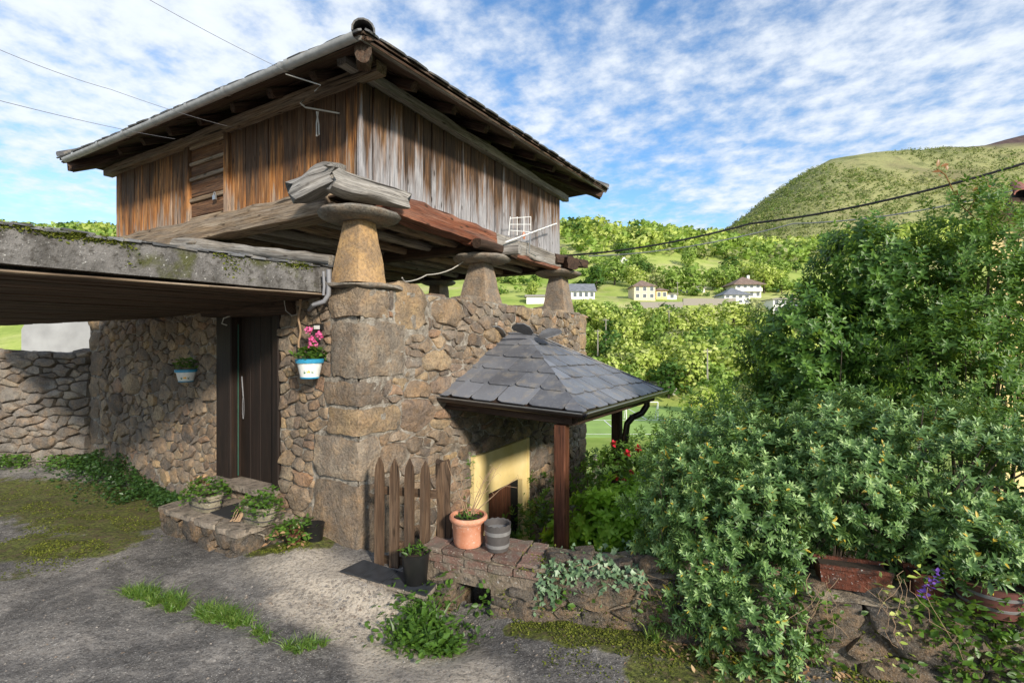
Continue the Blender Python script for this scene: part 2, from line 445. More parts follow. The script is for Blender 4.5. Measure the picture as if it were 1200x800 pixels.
def m_ground():
    t = NT('courtyard concrete'); o = t.obj(); moss = t.attr('moss'); tan = t.attr('tan')
    n1 = t.noise(o, 1.6, 7, .68, .6); n2 = t.noise(o, 13, 5, .7); n3 = t.noise(o, 75, 4, .75); n5 = t.noise(o, 32, 5, .7)
    v = t.voro(o, 55); v2 = t.voro(o, 17)
    c = t.ramp(n1, [(.30, (.060, .056, .052)), (.5, (.155, .143, .131)), (.68, (.32, .29, .255))])
    c = t.mix(t.math('MULTIPLY', tan, t.rng(n2, .2, .8, .5, 1)), c, (.56, .48, .38))
    c = t.mix(t.math('MULTIPLY', t.rng(n2, .5, .72), .55), c, (.30, .28, .25))
    c = t.mix(t.math('MULTIPLY', t.rng(n5, .52, .40), .5), c, (.045, .04, .037))
    c = t.mix(t.math('MULTIPLY', t.rng(v, .22, .12), t.rng(n2, .42, .55)), c, (.50, .47, .43))
    c = t.mix(t.math('MULTIPLY', t.rng(v2, .17, .12), t.rng(n1, .5, .6)), c, (.42, .39, .35))
    n6 = t.noise(o, 6, 6, .7)
    f = t.rng(t.math('ADD', moss, t.math('MULTIPLY', t.math('SUBTRACT', n6, .5), 1.5)), .38, .62)
    mc = t.mix(t.rng(n5, .38, .62), (.035, .042, .010), (.15, .17, .03))
    mc = t.mix(t.rng(n2, .46, .64), mc, (.10, .075, .035))
    c = t.mix(t.math('MULTIPLY', t.rng(n3, .56, .66), .5), c, (.42, .40, .37)); c = t.mix(t.math('MULTIPLY', t.rng(n3, .44, .34), .6), c, (.03, .028, .026))
    c = t.mix(t.math('MULTIPLY', f, .92), c, mc)
    h = t.math('ADD', t.math('MULTIPLY', n2, .9), t.math('ADD', t.math('MULTIPLY', n3, .35), t.math('MULTIPLY', n5, .5)))
    t.pbr(c, .93, t.bump(h, .85, .03), .2); return t.m
M['ground'] = m_ground()

def m_leaf(name, cols, trans=.35, rough=.42, sp=.5, yel=.0):
    """cols: darker to lighter leaf greens"""
    t = NT(name); r = t.attr('rn'); o = t.obj(); n = t.noise(o, 2.5, 3)
    k = len(cols) - 1
    f = t.math('ADD', t.math('MULTIPLY', r, .8), t.math('MULTIPLY', n, .2))
    c = t.ramp(f, [(.05 + .9 * i / k, x) for i, x in enumerate(cols)])
    if yel: c = t.mix(t.rng(r, 1 - yel, 1 - yel + .002), c, (.50, .36, .04))
    p = t.pbr(c, rough, None, sp)
    tr = t.n('ShaderNodeBsdfTranslucent'); t.l(t.mix(.5, c, (.35, .5, .05)), tr.inputs[0])
    m = t.n('ShaderNodeMixShader'); m.inputs[0].default_value = trans
    t.l(p.outputs[0], m.inputs[1]); t.l(tr.outputs[0], m.inputs[2]); t.l(m.outputs[0], t.out.inputs[0])
    return t.m
M['leaf_bush'] = m_leaf('grey green leaf', [(.018, .045, .014), (.07, .150, .040), (.19, .32, .10), (.48, .62, .26)], .22, .42, .5, .003)
M['leaf_camellia'] = m_leaf('glossy dark leaf', [(.025, .07, .014), (.075, .17, .03), (.19, .34, .06)], .35, .4, .5)
M['leaf_rose'] = m_leaf('mid green leaf', [(.04, .09, .015), (.09, .19, .03), (.19, .33, .055)], .35, .45, .45)
M['leaf_pale'] = m_leaf('pale green leaf', [(.08, .17, .025), (.19, .33, .06), (.38, .52, .13)], .4, .45, .4)
M['leaf_bright'] = m_leaf('bright green leaf', [(.14, .30, .02), (.28, .50, .04), (.45, .68, .10)], .45, .45, .4)
M['leaf_weed'] = m_leaf('weed leaf', [(.035, .085, .015), (.08, .17, .025), (.14, .27, .04)], .4)
M['leaf_dark'] = m_leaf('dark weed leaf', [(.018, .048, .014), (.035, .085, .02), (.06, .13, .03)], .3)
M['leaf_ivy'] = m_leaf('ivy leaf', [(.06, .11, .05), (.12, .20, .10), (.22, .32, .18)], .2)
M['grass'] = m_leaf('grass blade', [(.05, .11, .015), (.11, .21, .03), (.24, .32, .08)], .4)
M['leaf_red'] = m_leaf('red young leaf', [(.25, .07, .03), (.35, .16, .05)], .4)
M['leaf_dead'] = m_leaf('fallen leaf', [(.14, .07, .035), (.33, .19, .10), (.5, .36, .2)], .1, .7, .2)
M['tree_lime'] = m_leaf('lime tree leaf', [(.28, .38, .06), (.50, .60, .13), (.70, .74, .28)], .4, .6, .2)
M['tree_green'] = m_leaf('green tree leaf', [(.14, .25, .045), (.30, .44, .09), (.50, .62, .20)], .4, .6, .2)
M['tree_dark'] = m_leaf('dark tree leaf', [(.03, .08, .018), (.07, .15, .03), (.13, .23, .05)], .3, .6, .2)
M['tree_grey'] = m_leaf('greyish tree leaf', [(.14, .17, .06), (.27, .30, .12), (.42, .42, .22)], .35, .6, .2)

def m_terrain():
    t = NT('meadow hillside'); o = t.obj()
    n1 = t.noise(o, .018, 5, .6, .5); n2 = t.noise(o, .12, 5, .65); n3 = t.noise(o, 1.2, 4, .7); n4 = t.noise(o, .045, 4, .6)
    c = t.ramp(n1, [(.35, (.24, .33, .065)), (.5, (.36, .42, .11)), (.65, (.48, .48, .20))])
    c = t.mix(t.math('MULTIPLY', t.rng(n4, .52, .64), .7), c, (.42, .38, .20))
    c = t.mix(t.math('MULTIPLY', t.rng(n2, .46, .62), .4), c, (.09, .17, .02))
    c = t.mix(t.math('MULTIPLY', t.rng(n3, .5, .7), .3), c, (.10, .15, .03))
    t.pbr(c, .95, t.bump(n3, .6, .15), .1); return t.m
M['terrain'] = m_terrain()
def m_mount():
    t = NT('mountain scrub'); o = t.obj()
    n1 = t.noise(o, .0045, 6, .6, .6); n2 = t.noise(o, .03, 6, .7); n3 = t.noise(o, .12, 5, .7)
    heath = t.attr('heath')
    c = t.ramp(n1, [(.33, (.11, .14, .055)), (.45, (.18, .20, .08)), (.58, (.30, .30, .13)), (.68, (.20, .18, .095))])
    c = t.mix(t.math('MULTIPLY', t.rng(n2, .5, .62), .7), c, (.06, .085, .028))
    c = t.mix(t.math('MULTIPLY', t.rng(n3, .45, .6), .35), c, (.25, .25, .11))
    c = t.mix(heath, c, t.mix(t.rng(n2, .4, .6), (.075, .052, .05), (.12, .085, .075)))
    t.pbr(c, .95, t.bump(n2, .8, 6), .1); return t.m
M['mountain'] = m_mount()
M['moss'] = m_leaf('moss tuft', [(.04, .055, .010), (.11, .13, .022), (.21, .22, .04)], .15, .9, .1)
def m_terracotta():
    t = NT('terracotta'); o = t.obj(); n1 = t.noise(o, 9, 5, .6); n2 = t.noise(o, 60, 3)
    c = t.mix(t.rng(n1, .35, .65), (.50, .19, .10), (.62, .30, .19)); c = t.mix(t.rng(n2, .6, .72), c, (.62, .48, .40))
    t.pbr(c, .75, t.bump(n2, .2, .003), .3); return t.m
M['terracotta'] = m_terracotta()
M['terracotta_dark'] = m_concrete('stained terracotta', (.10, .034, .021), (.17, .06, .037), .35)
M['trough'] = m_concrete('old resin planter', (.20, .175, .12), (.34, .30, .22), .25)
M['barrel'] = m_plain('charcoal plastic', (.075, .068, .065), .55)
M['barrel_grey'] = m_plain('grey plastic band', (.19, .185, .18), .5)
M['barrel_brown'] = m_plain('brown plastic', (.13, .05, .04), .5)
M['black_plastic'] = m_plain('black plastic', (.012, .012, .012), .4)
M['soil'] = m_plain('potting soil', (.035, .024, .016), .95, bump=1, scale=90)
M['pot_white'] = m_plain('white glaze', (.72, .72, .68), .3, spec=.5)
M['pot_blue'] = m_plain('blue glaze', (.03, .25, .42), .3, spec=.5)
M['paint_yellow'] = m_plain('yellow paint mark', (.80, .45, .06), .5)
M['paint_green'] = m_plain('green paint mark', (.05, .16, .08), .5)
M['petal_pink'] = m_leaf('pink petal', [(.75, .08, .30), (.85, .20, .45)], .3, .5, .3)
M['petal_red'] = m_leaf('red petal', [(.40, .01, .02), (.60, .02, .05)], .2, .5, .3)
M['petal_purple'] = m_leaf('purple petal', [(.12, .04, .35), (.25, .12, .55)], .2, .5, .3)
M['gutter'] = m_plain('grey pvc', (.40, .40, .39), .45, var=.2, scale=12)
M['gutter_dark'] = m_plain('dark brown metal', (.055, .045, .040), .3, .6, scale=14)
M['gutter_edge'] = m_plain('grey metal edge', (.28, .28, .27), .35, .7)
M['metal'] = m_plain('galvanised metal', (.42, .42, .42), .4, .8)
M['wire'] = m_plain('black cable', (.012, .012, .014), .6)
M['wire_grey'] = m_plain('grey wire', (.20, .20, .21), .6)
M['cord'] = m_plain('white cord', (.40, .38, .34), .8)
M['rope'] = m_plain('brown twine', (.30, .20, .12), .9)
M['green_cord'] = m_plain('green cord', (.015, .09, .06), .6)
M['orange'] = m_plain('orange plastic', (.55, .16, .05), .5)
def m_yellow():
    t = NT('yellow painted plaster'); o = t.obj(); n1 = t.noise(o, 3, 5, .6); n2 = t.noise(o, 40, 4)
    c = t.mix(t.rng(n1, .3, .7), (.66, .50, .20), (.76, .62, .31)); c = t.mix(t.rng(n2, .66, .75), c, (.5, .42, .3))
    t.pbr(c, .85, t.bump(n2, .35, .006), .25); return t.m
M['yellow'] = m_yellow()
M['white_wall'] = m_concrete('old whitewash', (.50, .49, .47), (.68, .67, .64), .05)
M['plaster_cream'] = m_plain('cream plaster', (.74, .60, .40), .9)
M['plaster_white'] = m_plain('white plaster', (.74, .73, .70), .9)
M['plaster_grey'] = m_plain('grey plaster', (.30, .27, .235), .9)
M['roof_brown'] = m_plain('brown roof tile', (.20, .14, .11), .85, var=.3, scale=1.2)
M['roof_slate'] = m_plain('slate roof', (.17, .18, .20), .6, var=.25, scale=1.2)
M['tile_red'] = m_plain('red roof tile', (.24, .09, .065), .85, var=.35, scale=9)
M['glass'] = m_plain('window glass', (.10, .11, .12), .2, spec=.8)
M['white_paint'] = m_plain('white paint', (.78, .78, .76), .6)
def m_brick():
    t = NT('old brick'); o = t.obj(); r = t.attr('rn'); n1 = t.noise(o, 11, 5, .6); n2 = t.noise(o, 60, 4)
    c = t.mix(r, (.13, .075, .058), (.22, .135, .105)); c = t.mix(t.rng(n1, .42, .60), c, (.17, .14, .11)); c = t.mix(t.rng(n2, .6, .7), c, (.42, .36, .3))
    t.pbr(c, .92, t.bump(t.math('ADD', n1, n2), .7, .015), .2); return t.m
M['brick'] = m_brick()
M['pitch'] = m_plain('mown grass', (.25, .38, .09), .9, var=.15, scale=.4)
M['slate_tile'] = m_plain('black floor tile', (.032, .036, .042), .45, var=.3, scale=14)
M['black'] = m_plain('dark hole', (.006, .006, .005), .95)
M['mat'] = m_plain('rubber mat', (.02, .02, .022), .9)
# ------------------------------------------------------------ masonry
def clip_poly(P, n, d):
    """keep points with n.p <= d"""
    out = []
    for i in range(len(P)):
        a, b = P[i], P[(i + 1) % len(P)]
        da = n[0] * a[0] + n[1] * a[1] - d; db = n[0] * b[0] + n[1] * b[1] - d
        if da <= 0: out.append(a)
        if (da < 0 < db) or (db < 0 < da):
            t = da / (da - db); out.append((a[0] + (b[0] - a[0]) * t, a[1] + (b[1] - a[1]) * t))
    return out
def area(P):
    return .5 * abs(sum(P[i][0] * P[(i + 1) % len(P)][1] - P[(i + 1) % len(P)][0] * P[i][1] for i in range(len(P))))
def stones2d(u0, u1, v0, v1, radii, asp=1.35, excl=(), seed=1, gap=.012, tries=1500):
    """irregular rubble cells: weighted Voronoi cells of darts of falling size"""
    rr = random.Random(seed); pts = []
    for r in radii:
        r, cap_ = r if isinstance(r, tuple) else (r, 9999)
        for _ in range(tries):
            if cap_ <= 0: break
            u, v = rr.uniform(u0, u1), rr.uniform(v0, v1)
            if any(e[0] - r * .5 < u < e[1] + r * .5 and e[2] - r * .5 < v < e[3] + r * .5 for e in excl): continue
            ok = True
            for (a, b, q) in pts:
                if ((u - a) / asp) ** 2 + (v - b) ** 2 < (.93 * (r + q)) ** 2: ok = False; break
            if ok: pts.append((u, v, r)); cap_ -= 1
    A = np.array(pts); cells = []
    for i, (u, v, r) in enumerate(pts):
        P = [(u0, v0), (u1, v0), (u1, v1), (u0, v1)]
        d2 = ((A[:, 0] - u) / asp) ** 2 + (A[:, 1] - v) ** 2
        for j in np.argsort(d2)[1:26]:
            a, b, q = A[j]
            # power bisector in stretched space
            x1, y1, x2, y2 = u / asp, v, a / asp, b
            nx, ny = x2 - x1, y2 - y1
            dd = (x2 * x2 + y2 * y2 - q * q - x1 * x1 - y1 * y1 + r * r) / 2
            l = math.hypot(nx / asp, ny)
            P = clip_poly(P, (nx / asp, ny), dd - gap * .5 * l)
            if len(P) < 3: break
        for e in excl:
            if len(P) < 3: break
            ds = [(e[0] - u, (1, 0), e[0] - gap), (u - e[1], (-1, 0), -e[1] - gap), (e[2] - v, (0, 1), e[2] - gap), (v - e[3], (0, -1), -e[3] - gap)]
            k = max(ds, key=lambda q_: q_[0]); P = clip_poly(P, k[1], k[2])
        if len(P) >= 3 and area(P) > .0007:
            cells.append(warp(P))
    return cells
def warp(P, amp=.036, fr=8):
    out = []
    for i in range(len(P)):
        a, b = P[i], P[(i + 1) % len(P)]; L_ = math.hypot(b[0] - a[0], b[1] - a[1]); q = [a] + ([((a[0] + b[0]) / 2, (a[1] + b[1]) / 2)] if L_ > .10 else [])
        out += [(x + amp * nz(x * fr, y * fr, 1.5), y + amp * nz(x * fr, y * fr, 7.5)) for x, y in q]
    return out
def chaikin(P, k=.24):
    out = []
    for i in range(len(P)):
        a, b = P[i], P[(i + 1) % len(P)]
        if math.hypot(b[0] - a[0], b[1] - a[1]) < .012: out.append(((a[0] + b[0]) / 2, (a[1] + b[1]) / 2)); continue
        out.append((a[0] + (b[0] - a[0]) * k, a[1] + (b[1] - a[1]) * k)); out.append((a[0] + (b[0] - a[0]) * (1 - k), a[1] + (b[1] - a[1]) * (1 - k)))
    return out
def stone_into(mb, P, f, depth, rr, rn, back=.05):
    """f(u, v, d) -> world point, d metres proud of the wall"""
    cx = sum(p[0] for p in P) / len(P); cy = sum(p[1] for p in P) / len(P)
    Q = chaikin(P, rr.uniform(.05, .15)); n = len(Q)
    sz = math.sqrt(area(P)); dep = depth * (.5 + .5 * min(1, sz / .22)) * rr.uniform(.55, 1.25)
    tu, tv = rr.uniform(-.12, .12), rr.uniform(-.18, .10)
    o = rr.uniform(0, 99); vs = []
    def ring(s, d, jit):
        for i, (u, v) in enumerate(Q):
            s2 = s * (1 + jit * nz(u * 14 + o, v * 14, s * 5))
            x, y = cx + (u - cx) * s2, cy + (v - cy) * s2
            vs.append(f(x, y, d + (tu * (x - cx) + tv * (y - cy)) * (d > 0) + jit * .13 * sz * nz(x * 17, y * 17 + o, 9.1)))
    ring(1.0, -back, 0); ring(.99, dep * .35, .05); ring(.88, dep * .95, .25); ring(.45, dep * 1.08, .6)
    vs.append(f(cx, cy, dep * 1.1))
    fs = []
    for q in range(3):
        for i in range(n):
            j = (i + 1) % n; fs.append((q * n + i, q * n + j, (q + 1) * n + j, (q + 1) * n + i))
    for i in range(n): fs.append((3 * n + i, 3 * n + (i + 1) % n, 4 * n))
    mb.add(vs, fs, None, rn)
def masonry(parent, cells, f, depth, mat, seed, limit, pool=None):
    """largest cells as single stones; the rest go to pool (one mesh)"""
    rr = random.Random(seed); cells = sorted(cells, key=lambda P: -area(P))
    for i, P in enumerate(cells):
        rn = rr.random()
        if i < limit:
            mb = MB(); stone_into(mb, P, f, depth, rr, rn); mb.build('stone', mat, parent, True)
        else: stone_into(pool, P, f, depth, rr, rn)
def rock_box(name, parent, mat, f, lo, hi, rough=.02, seed=0, rn=.5, k=4, rnd=.10, smooth=True):
    """a dressed block with worn, uneven faces; f(x, y, z) -> world"""
    vid = {}; vs = []; fs = []
    def vert(i, j, l):
        key = (i, j, l)
        if key not in vid:
            p = [lo[q] + (hi[q] - lo[q]) * key[q] / k for q in range(3)]
            c = [(lo[q] + hi[q]) / 2 for q in range(3)]
            ext = [2 * key[q] / k - 1 for q in range(3)]
            ne = sum(1 for e in ext if abs(e) > .99)
            for q in range(3):
                if ne >= 2: p[q] = c[q] + (p[q] - c[q]) * (1 - rnd * (ne - 1) * .5)
                p[q] += rough * (nz(p[0] * 6 + q * 13 + seed, p[1] * 6, p[2] * 6) * 1.3 + .9 * nz(p[0] * 17 + q * 5 + seed, p[1] * 17, p[2] * 17))
            vid[key] = len(vs); vs.append(f(*p))
        return vid[key]
    for ax in range(3):
        for side in (0, k):
            for a in range(k):
                for b in range(k):
                    q = []
                    for (x, y) in ((a, b), (a + 1, b), (a + 1, b + 1), (a, b + 1)):
                        t = [0, 0, 0]; t[ax] = side; t[(ax + 1) % 3] = x; t[(ax + 2) % 3] = y; q.append(vert(*t))
                    fs.append(q if side else q[::-1])
    mb = MB(); mb.add(vs, fs, None, rn)
    return mb.build(name, mat, parent, smooth)
def core_grid(name, parent, f, u0, u1, v0, v1, du, mat, amp=.012, holes=(), kind=None):
    """mortar sheet behind the stones"""
    nu = int((u1 - u0) / du) + 1; nv = int((v1 - v0) / du) + 1
    V = []; F = []
    us = np.linspace(u0, u1, nu + 1); vv = np.linspace(v0, v1, nv + 1)
    for h in holes:
        for e in h[:2]: us[np.argmin(abs(us - e))] = e
        for e in h[2:]: vv[np.argmin(abs(vv - e))] = e
    for i in us:
        for j in vv: V.append(tuple(f(i, j, amp * .5 + amp * (nz(i * 9, j * 9) + .6 * nz(i * 23, j * 23, 4)))))
    for i in range(nu):
        for j in range(nv):
            cu, cv = (us[i] + us[i + 1]) / 2, (vv[j] + vv[j + 1]) / 2
            if any(h[0] < cu < h[1] and h[2] < cv < h[3] for h in holes): continue
            a = i * (nv + 1) + j; F.append((a, a + nv + 1, a + nv + 2, a + 1))
    return npmesh(name, V, F, mat, parent, rn=[.5] * len(V), smooth=True)

# ------------------------------------------------------------ the stone house
HT = 2.22                                            # top of the masonry
SIDE_L, SIDE_R = 5.85, 5.75
house = thing('stone_house', 'square rubble stone ground floor with dark plank door under the wooden granary', 'building', Wd(0, 0, -.3))
fL = lambda u, v, d: Wd(-d, u, v)                     # door side: u along DL
fR = lambda u, v, d: Wd(u, -d, v)                     # gable side: u along DR
d0 = LP(330, 0)[0]; d1 = LP(257, 0)[0]
door_rect = (d0, d1, .10, 2.12)
lint_rect = (d0 - .28, d1 + .14, 1.98, 2.17)
y0 = RP(550, 535)[0]; y1 = RP(614, 535)[0]
yel_rect = (y0, y1, -2.2, .24)
# wall faces in mortar: each wall is a part, its stones the sub-parts
wallL = core_grid('wall', house, fL, 0, SIDE_L, -.7, HT, .07, M['mortar_dark'], .02, [door_rect])
wallR = core_grid('wall', house, fR, 0, SIDE_R, -2.3, HT, .045, M['mortar'], .032)
mb = MB()
for (a, b, c, d) in ((.25, SIDE_R - .1, SIDE_L - .3, SIDE_L), (SIDE_R - .45, SIDE_R - .1, .3, SIDE_L)):
    mb.box(Wd((a + b) / 2, (c + d) / 2, (HT - 2.3) / 2), DR * (b - a) / 2, DL * (d - c) / 2, UZ * (HT + 2.3) / 2)
mb.box(Wd(SIDE_R / 2, SIDE_L / 2, HT - .08), DR * (SIDE_R / 2 - .1), DL * (SIDE_L / 2 - .1), UZ * .055)
mb.box(Wd(.215, .215, (HT - 2.3) / 2 - .05), DR * .2, DL * .2, UZ * (HT + 2.1) / 2)
mb.build('wall_core', M['mortar'], house)
# quoins: (x' extent, y' extent, z0, z1, tint)
def zc(py, a=0, b=0): return EZ + (400 - py) / FP * Wd(a, b, 0).y
qz = [335, 374, 446, 478, 513, 566, 640]
Q = [(.36, .36, .30, 1), (.60, .34, .55, 0), (.28, .44, .15, 1), (.54, .40, .70, 1), (.24, .60, .88, 1), (.46, .62, .2, 0)]
exL, exR = [door_rect, lint_rect], [yel_rect]
for i, (ea, eb, rn, _) in enumerate(Q):
    z1, z0 = zc(qz[i]), zc(qz[i + 1])
    if i == len(Q) - 1: z0 = -.45
    rock_box('corner_stone', house, M['stone'], lambda x, y, z: Wd(x, y, z), (-.04, -.04, z0 + .018), (ea, eb, z1 - .018), .022, i * 3.1, rn, 7, .05)
    exL.append((-.1, eb + .01, z0, z1)); exR.append((-.1, ea + .01, z0, z1))
rock_box('corner_stone', house, M['stone'], lambda x, y, z: Wd(x, y, z), (.44, -.035, zc(390) + .02), (.98, .3, zc(338) + .12), .04, 55, .70, 5, .22)
exR.append((.44, .98, zc(390), HT))
# far corner of the gable side
zz = HT
k = 0
while zz > -2.1:
    hh = RND.uniform(.26, .42); ea = RND.choice((.32, .38, .34))
    rock_box('corner_stone', house, M['stone'], lambda x, y, z: Wd(x, y, z), (SIDE_R - ea, -.05, zz - hh + .01), (SIDE_R + .03, .4, zz - .01), .02, k * 7, RND.choice((.7, .55, .9, .45, .75)), 3, .12)
    exR.append((SIDE_R - ea, SIDE_R + .1, zz - hh, zz)); zz -= hh; k += 1
# left end corner
zz = HT; k = 0
while zz > -.4:
    hh = RND.uniform(.3, .5); ea = RND.choice((.35, .5, .3))
    rock_box('corner_stone', house, M['stone'], lambda x, y, z: Wd(x, y, z), (-.04, SIDE_L - ea, zz - hh + .01), (.4, SIDE_L + .02, zz - .01), .025, k * 11 + 5, RND.choice((.3, .55, .7, .15)), 4, .14)
    exL.append((SIDE_L - ea, SIDE_L + .1, zz - hh, zz)); zz -= hh; k += 1
pool = MB()
cl = stones2d(.05, SIDE_L, -.5, HT, [(.15, 5), (.115, 12), (.09, 26), (.072, 48), (.058, 70), .046, .036, .028], 1.4, exL, 3, .013)
cr_ = stones2d(.05, SIDE_R, -2.2, HT, [(.17, 4), (.12, 9), (.09, 22), (.07, 50), (.055, 90), .043, .034, .027], 1.9, exR, 8, .012)
masonry(wallL, cl, fL, .050, M['stone'], 5, 150, pool)
masonry(wallR, cr_, fR, .052, M['stone'], 6, 150, pool)
pool.build('small_stones', M['stone'], house, True, kind='stuff')
# ragged top course of the gable wall
mb = MB()
rr = random.Random(4)
u = .5
while u < SIDE_R:
    L_ = rr.uniform(.14, .4); h_ = rr.uniform(.02, .09)
    P = [(u, -.3), (u + L_ * .95, -.3), (u + L_ * .95, -.0), (u, -.0)]
    stone_into(mb, P, lambda x, y, d: Wd(x, -y, HT - .03 + d), h_, rr, rr.random(), .02); u += L_
mb.build('top_stones', M['stone'], house, True, kind='stuff')
# yellow doorway surround, door opening
ya, yb = y0, y1
oa = RP(567, 0)[0]; ob = RP(603, 0)[0]
zt = .235
mb = MB()
def slabR(mb, a0, a1, z0, z1, d0_, d1_): mb.box(Wd((a0 + a1) / 2, -(d0_ + d1_) / 2, (z0 + z1) / 2), DR * (a1 - a0) / 2, DL * (d1_ - d0_) / 2, UZ * (z1 - z0) / 2)
zo = -.31
slabR(mb, ya, oa, -2.2, zo, -.02, .075); slabR(mb, ob, yb, -2.2, zo, -.02, .075); slabR(mb, ya, yb, zo, zt, -.02, .075)
mb.build('door_surround', M['yellow'], house)
mb = MB(); slabR(mb, ob - .002, ob + .02, -2.2, zo, .03, .13); slabR(mb, yb - .03, yb + .012, -2.2, zt + .01, .0, .09); mb.build('door_reveal', M['yellow'], house)
mb = MB(); slabR(mb, oa + .002, ob - .003, -2.2, zo - .002, .0, .058); mb.build('doorway_shadow_board', M['black'], house)  # flat black board stands in for the shade inside the opening
mb = MB(); n_ = 4
for i in range(n_):
    q = oa + (ob - oa) * .72 * i / n_; q2 = oa + (ob - oa) * .72 * (i + 1) / n_ - .012
    mb = MB(); mb.bbox(Wd((q + q2) / 2, -.062, -1.23), UZ * .90, DR * (q2 - q) / 2, DL * .012, .005); mb.build('door_plank', M['post'], house)
# plank door in the left wall
dz0, dz1 = .12, 2.0
mb = MB()
for u in (d0 + .055, d1 - .15): mb.bbox(Wd(.04, u, (dz0 + dz1) / 2), UZ * (dz1 - dz0) / 2, DL * (.055 if u < d0 + .1 else .15), DR * .08, .012)
frame = mb.build('door_frame', M['door_dark'], house)
mb = MB(); mb.beam(Wd(-.02, d0 - .26, 2.07), Wd(-.02, d1 + .12, 2.075), .26, .19, rough=.014, n=10); mb.build('lintel', M['beam_dark'], house)
mb = MB(); mb.box(Wd(.0, (d0 + d1) / 2, dz0 - .03), DL * (d1 - d0) / 2, DR * .14, UZ * .035); mb.build('door_sill', M['stone_slab'], house)
mb = MB(); mb.box(Wd(.14, (d0 + d1) / 2, 1.05), UZ * 1.0, DL * (d1 - d0) / 2, DR * .01); dl = mb.build('door', M['door_dark'], house)
a_, b_ = d0 + .115, d1 - .305
for i in range(4):
    q = a_ + (b_ - a_) * i / 4; q2 = a_ + (b_ - a_) * (i + 1) / 4 - .007
    mb = MB(); mb.bbox(Wd(.095, (q + q2) / 2, (dz0 + dz1) / 2), UZ * ((dz1 - dz0) / 2 - .01), DL * (q2 - q) / 2, DR * .018, .005); mb.build('door_plank', M['door_dark'], dl)
mb = MB(); mb.tube([Wd(.05, b_ + .01, z) for z in (.14, .6, 1.2, 1.9)], .008, 6); mb.build('door_seal', M['green_cord'], dl)
# closed padlock loop of white cord
mb = MB(); bc, zc0 = LP(281, 478)
mb.tube([Wd(.04, bc + .015 * math.sin(t), zc0 - .0 + .13 * math.cos(t)) for t in np.linspace(0, 6.28, 16)], .003, 5)
mb.tube([Wd(.04, bc, zc0 + .13), Wd(.03, bc + .01, zc0 + .36)], .007, 6)
tag(mb.build('cord_loop', M['wire_grey'], None), 'white cord looped round the handle of the dark plank door', 'cord')

# ------------------------------------------------------------ the wooden granary on pillars
gran = thing('wooden_granary', 'square wooden granary with slate roof raised on stone pillars above the stone house', 'granary', Wd(.2, .2, HT))
A0 = .25
def fitz(px, py, a, b): return EZ + (400 - py) / FP * Wd(a, b, 0).y
GL = 5.62; GR = 5.08            # far ends of the two plank walls
PB = 3.28; PTZ = 4.32
# pillars: tapered stone leg, foot slab, wide cap stone
def pillar(a, b, zb, zt_, r0, r1, capr, rn, tilt=0, caps=(1, 1)):
    f = lambda x, y, z: Wd(a + x, b + y, z)
    mb = MB(); vs = []; fs = []; n = 6
    K = 12; o = rn * 33
    for i in range(n + 1):
        t = i / n; r = r0 + (r1 - r0) * t
        for k in range(K):
            an = 2 * math.pi * (k + .5) / K; q = max(abs(math.cos(an)), abs(math.sin(an))); sq = .55 if rn < .5 else .85; e = sq / q + 1 - sq
            rr_ = r * e * (1 + .12 * nz(math.cos(an) * 2 + o, math.sin(an) * 2, t * 2.5))
            vs.append(f(rr_ * math.cos(an), rr_ * math.sin(an), zb + (zt_ - zb) * t))
    for i in range(n):
        for k in range(K):
            k2 = (k + 1) % K; fs.append((i * K + k, i * K + k2, (i + 1) * K + k2, (i + 1) * K + k))
    fs.append(tuple(n * K + k for k in range(K)))
    mb.add(vs, fs, None, rn); pl = mb.build('pillar', M['pegollo'], gran, True)
    # cap stone
    mb = MB(); K = 22; vs = []; fs = []
    prof = [(0, -.0), (.55, -.005), (.82, .012), (.97, .04), (1.0, .062), (.93, .09), (.6, .10), (0, .105)]
    for i, (r, z) in enumerate(prof):
        for k in range(K):
            an = 2 * math.pi * k / K
            w_ = 1 + .10 * nz(math.cos(an) * 1.2 + o, math.sin(an) * 1.2, 3.3) + .03 * nz(an * 4, o)
            x, y = capr * r * w_ * math.cos(an) * caps[0], capr * r * w_ * math.sin(an) * caps[1]
            vs.append(f(x, y, zt_ + z + tilt * x + .012 * nz(x * 7, y * 7, o)))
    for i in range(len(prof) - 1):
        for k in range(K):
            k2 = (k + 1) % K; fs.append((i * K + k, i * K + k2, (i + 1) * K + k2, (i + 1) * K + k))
    mb.add(vs, fs, None, rn); mb.build('cap_stone', M['cap'], pl, True)
    return pl
za = HT
p1 = pillar(.16, .16, zc(330), 2.88, .222, .122, .40, .18)
a2 = RP(564, 0, .25)[0]; z2 = RP(564, 352, .25)[1]; z2t = RP(564, 309, .25)[1]
pillar(a2, .25, HT - .03, z2t, .235, .125, .42, .92)
a3 = RP(654, 0, .25)[0]; z3t = RP(654, 325, .25)[1]
pillar(a3, .25, HT + .0, z3t, .235, .135, .42, .97, -.05)
pillar(5.2, 3.2, HT, 2.93, .2, .15, .38, .9)
pillar(.2, 5.35, HT, 2.9, .2, .15, .38, .9)
pillar(5.2, 5.4, HT, 2.9, .2, .15, .38, .9)
pillar(.25, 2.9, HT, 2.86, .19, .14, .30, .9)
# foot slabs
for (a, b, s_, z) in ((.2, .16, .40, zc(330)), (a2, .2, .36, HT + .03), (a3 + .05, .2, .40, HT + .03)):
    rock_box('foot_slab', gran, M['cap'], lambda x, y, zq: Wd(x, y, zq), (a - s_ * .85, b - s_ * .6, z - .045), (a + s_, b + s_ * .7, z + .0), .02, a * 5, .4, 4, .2)
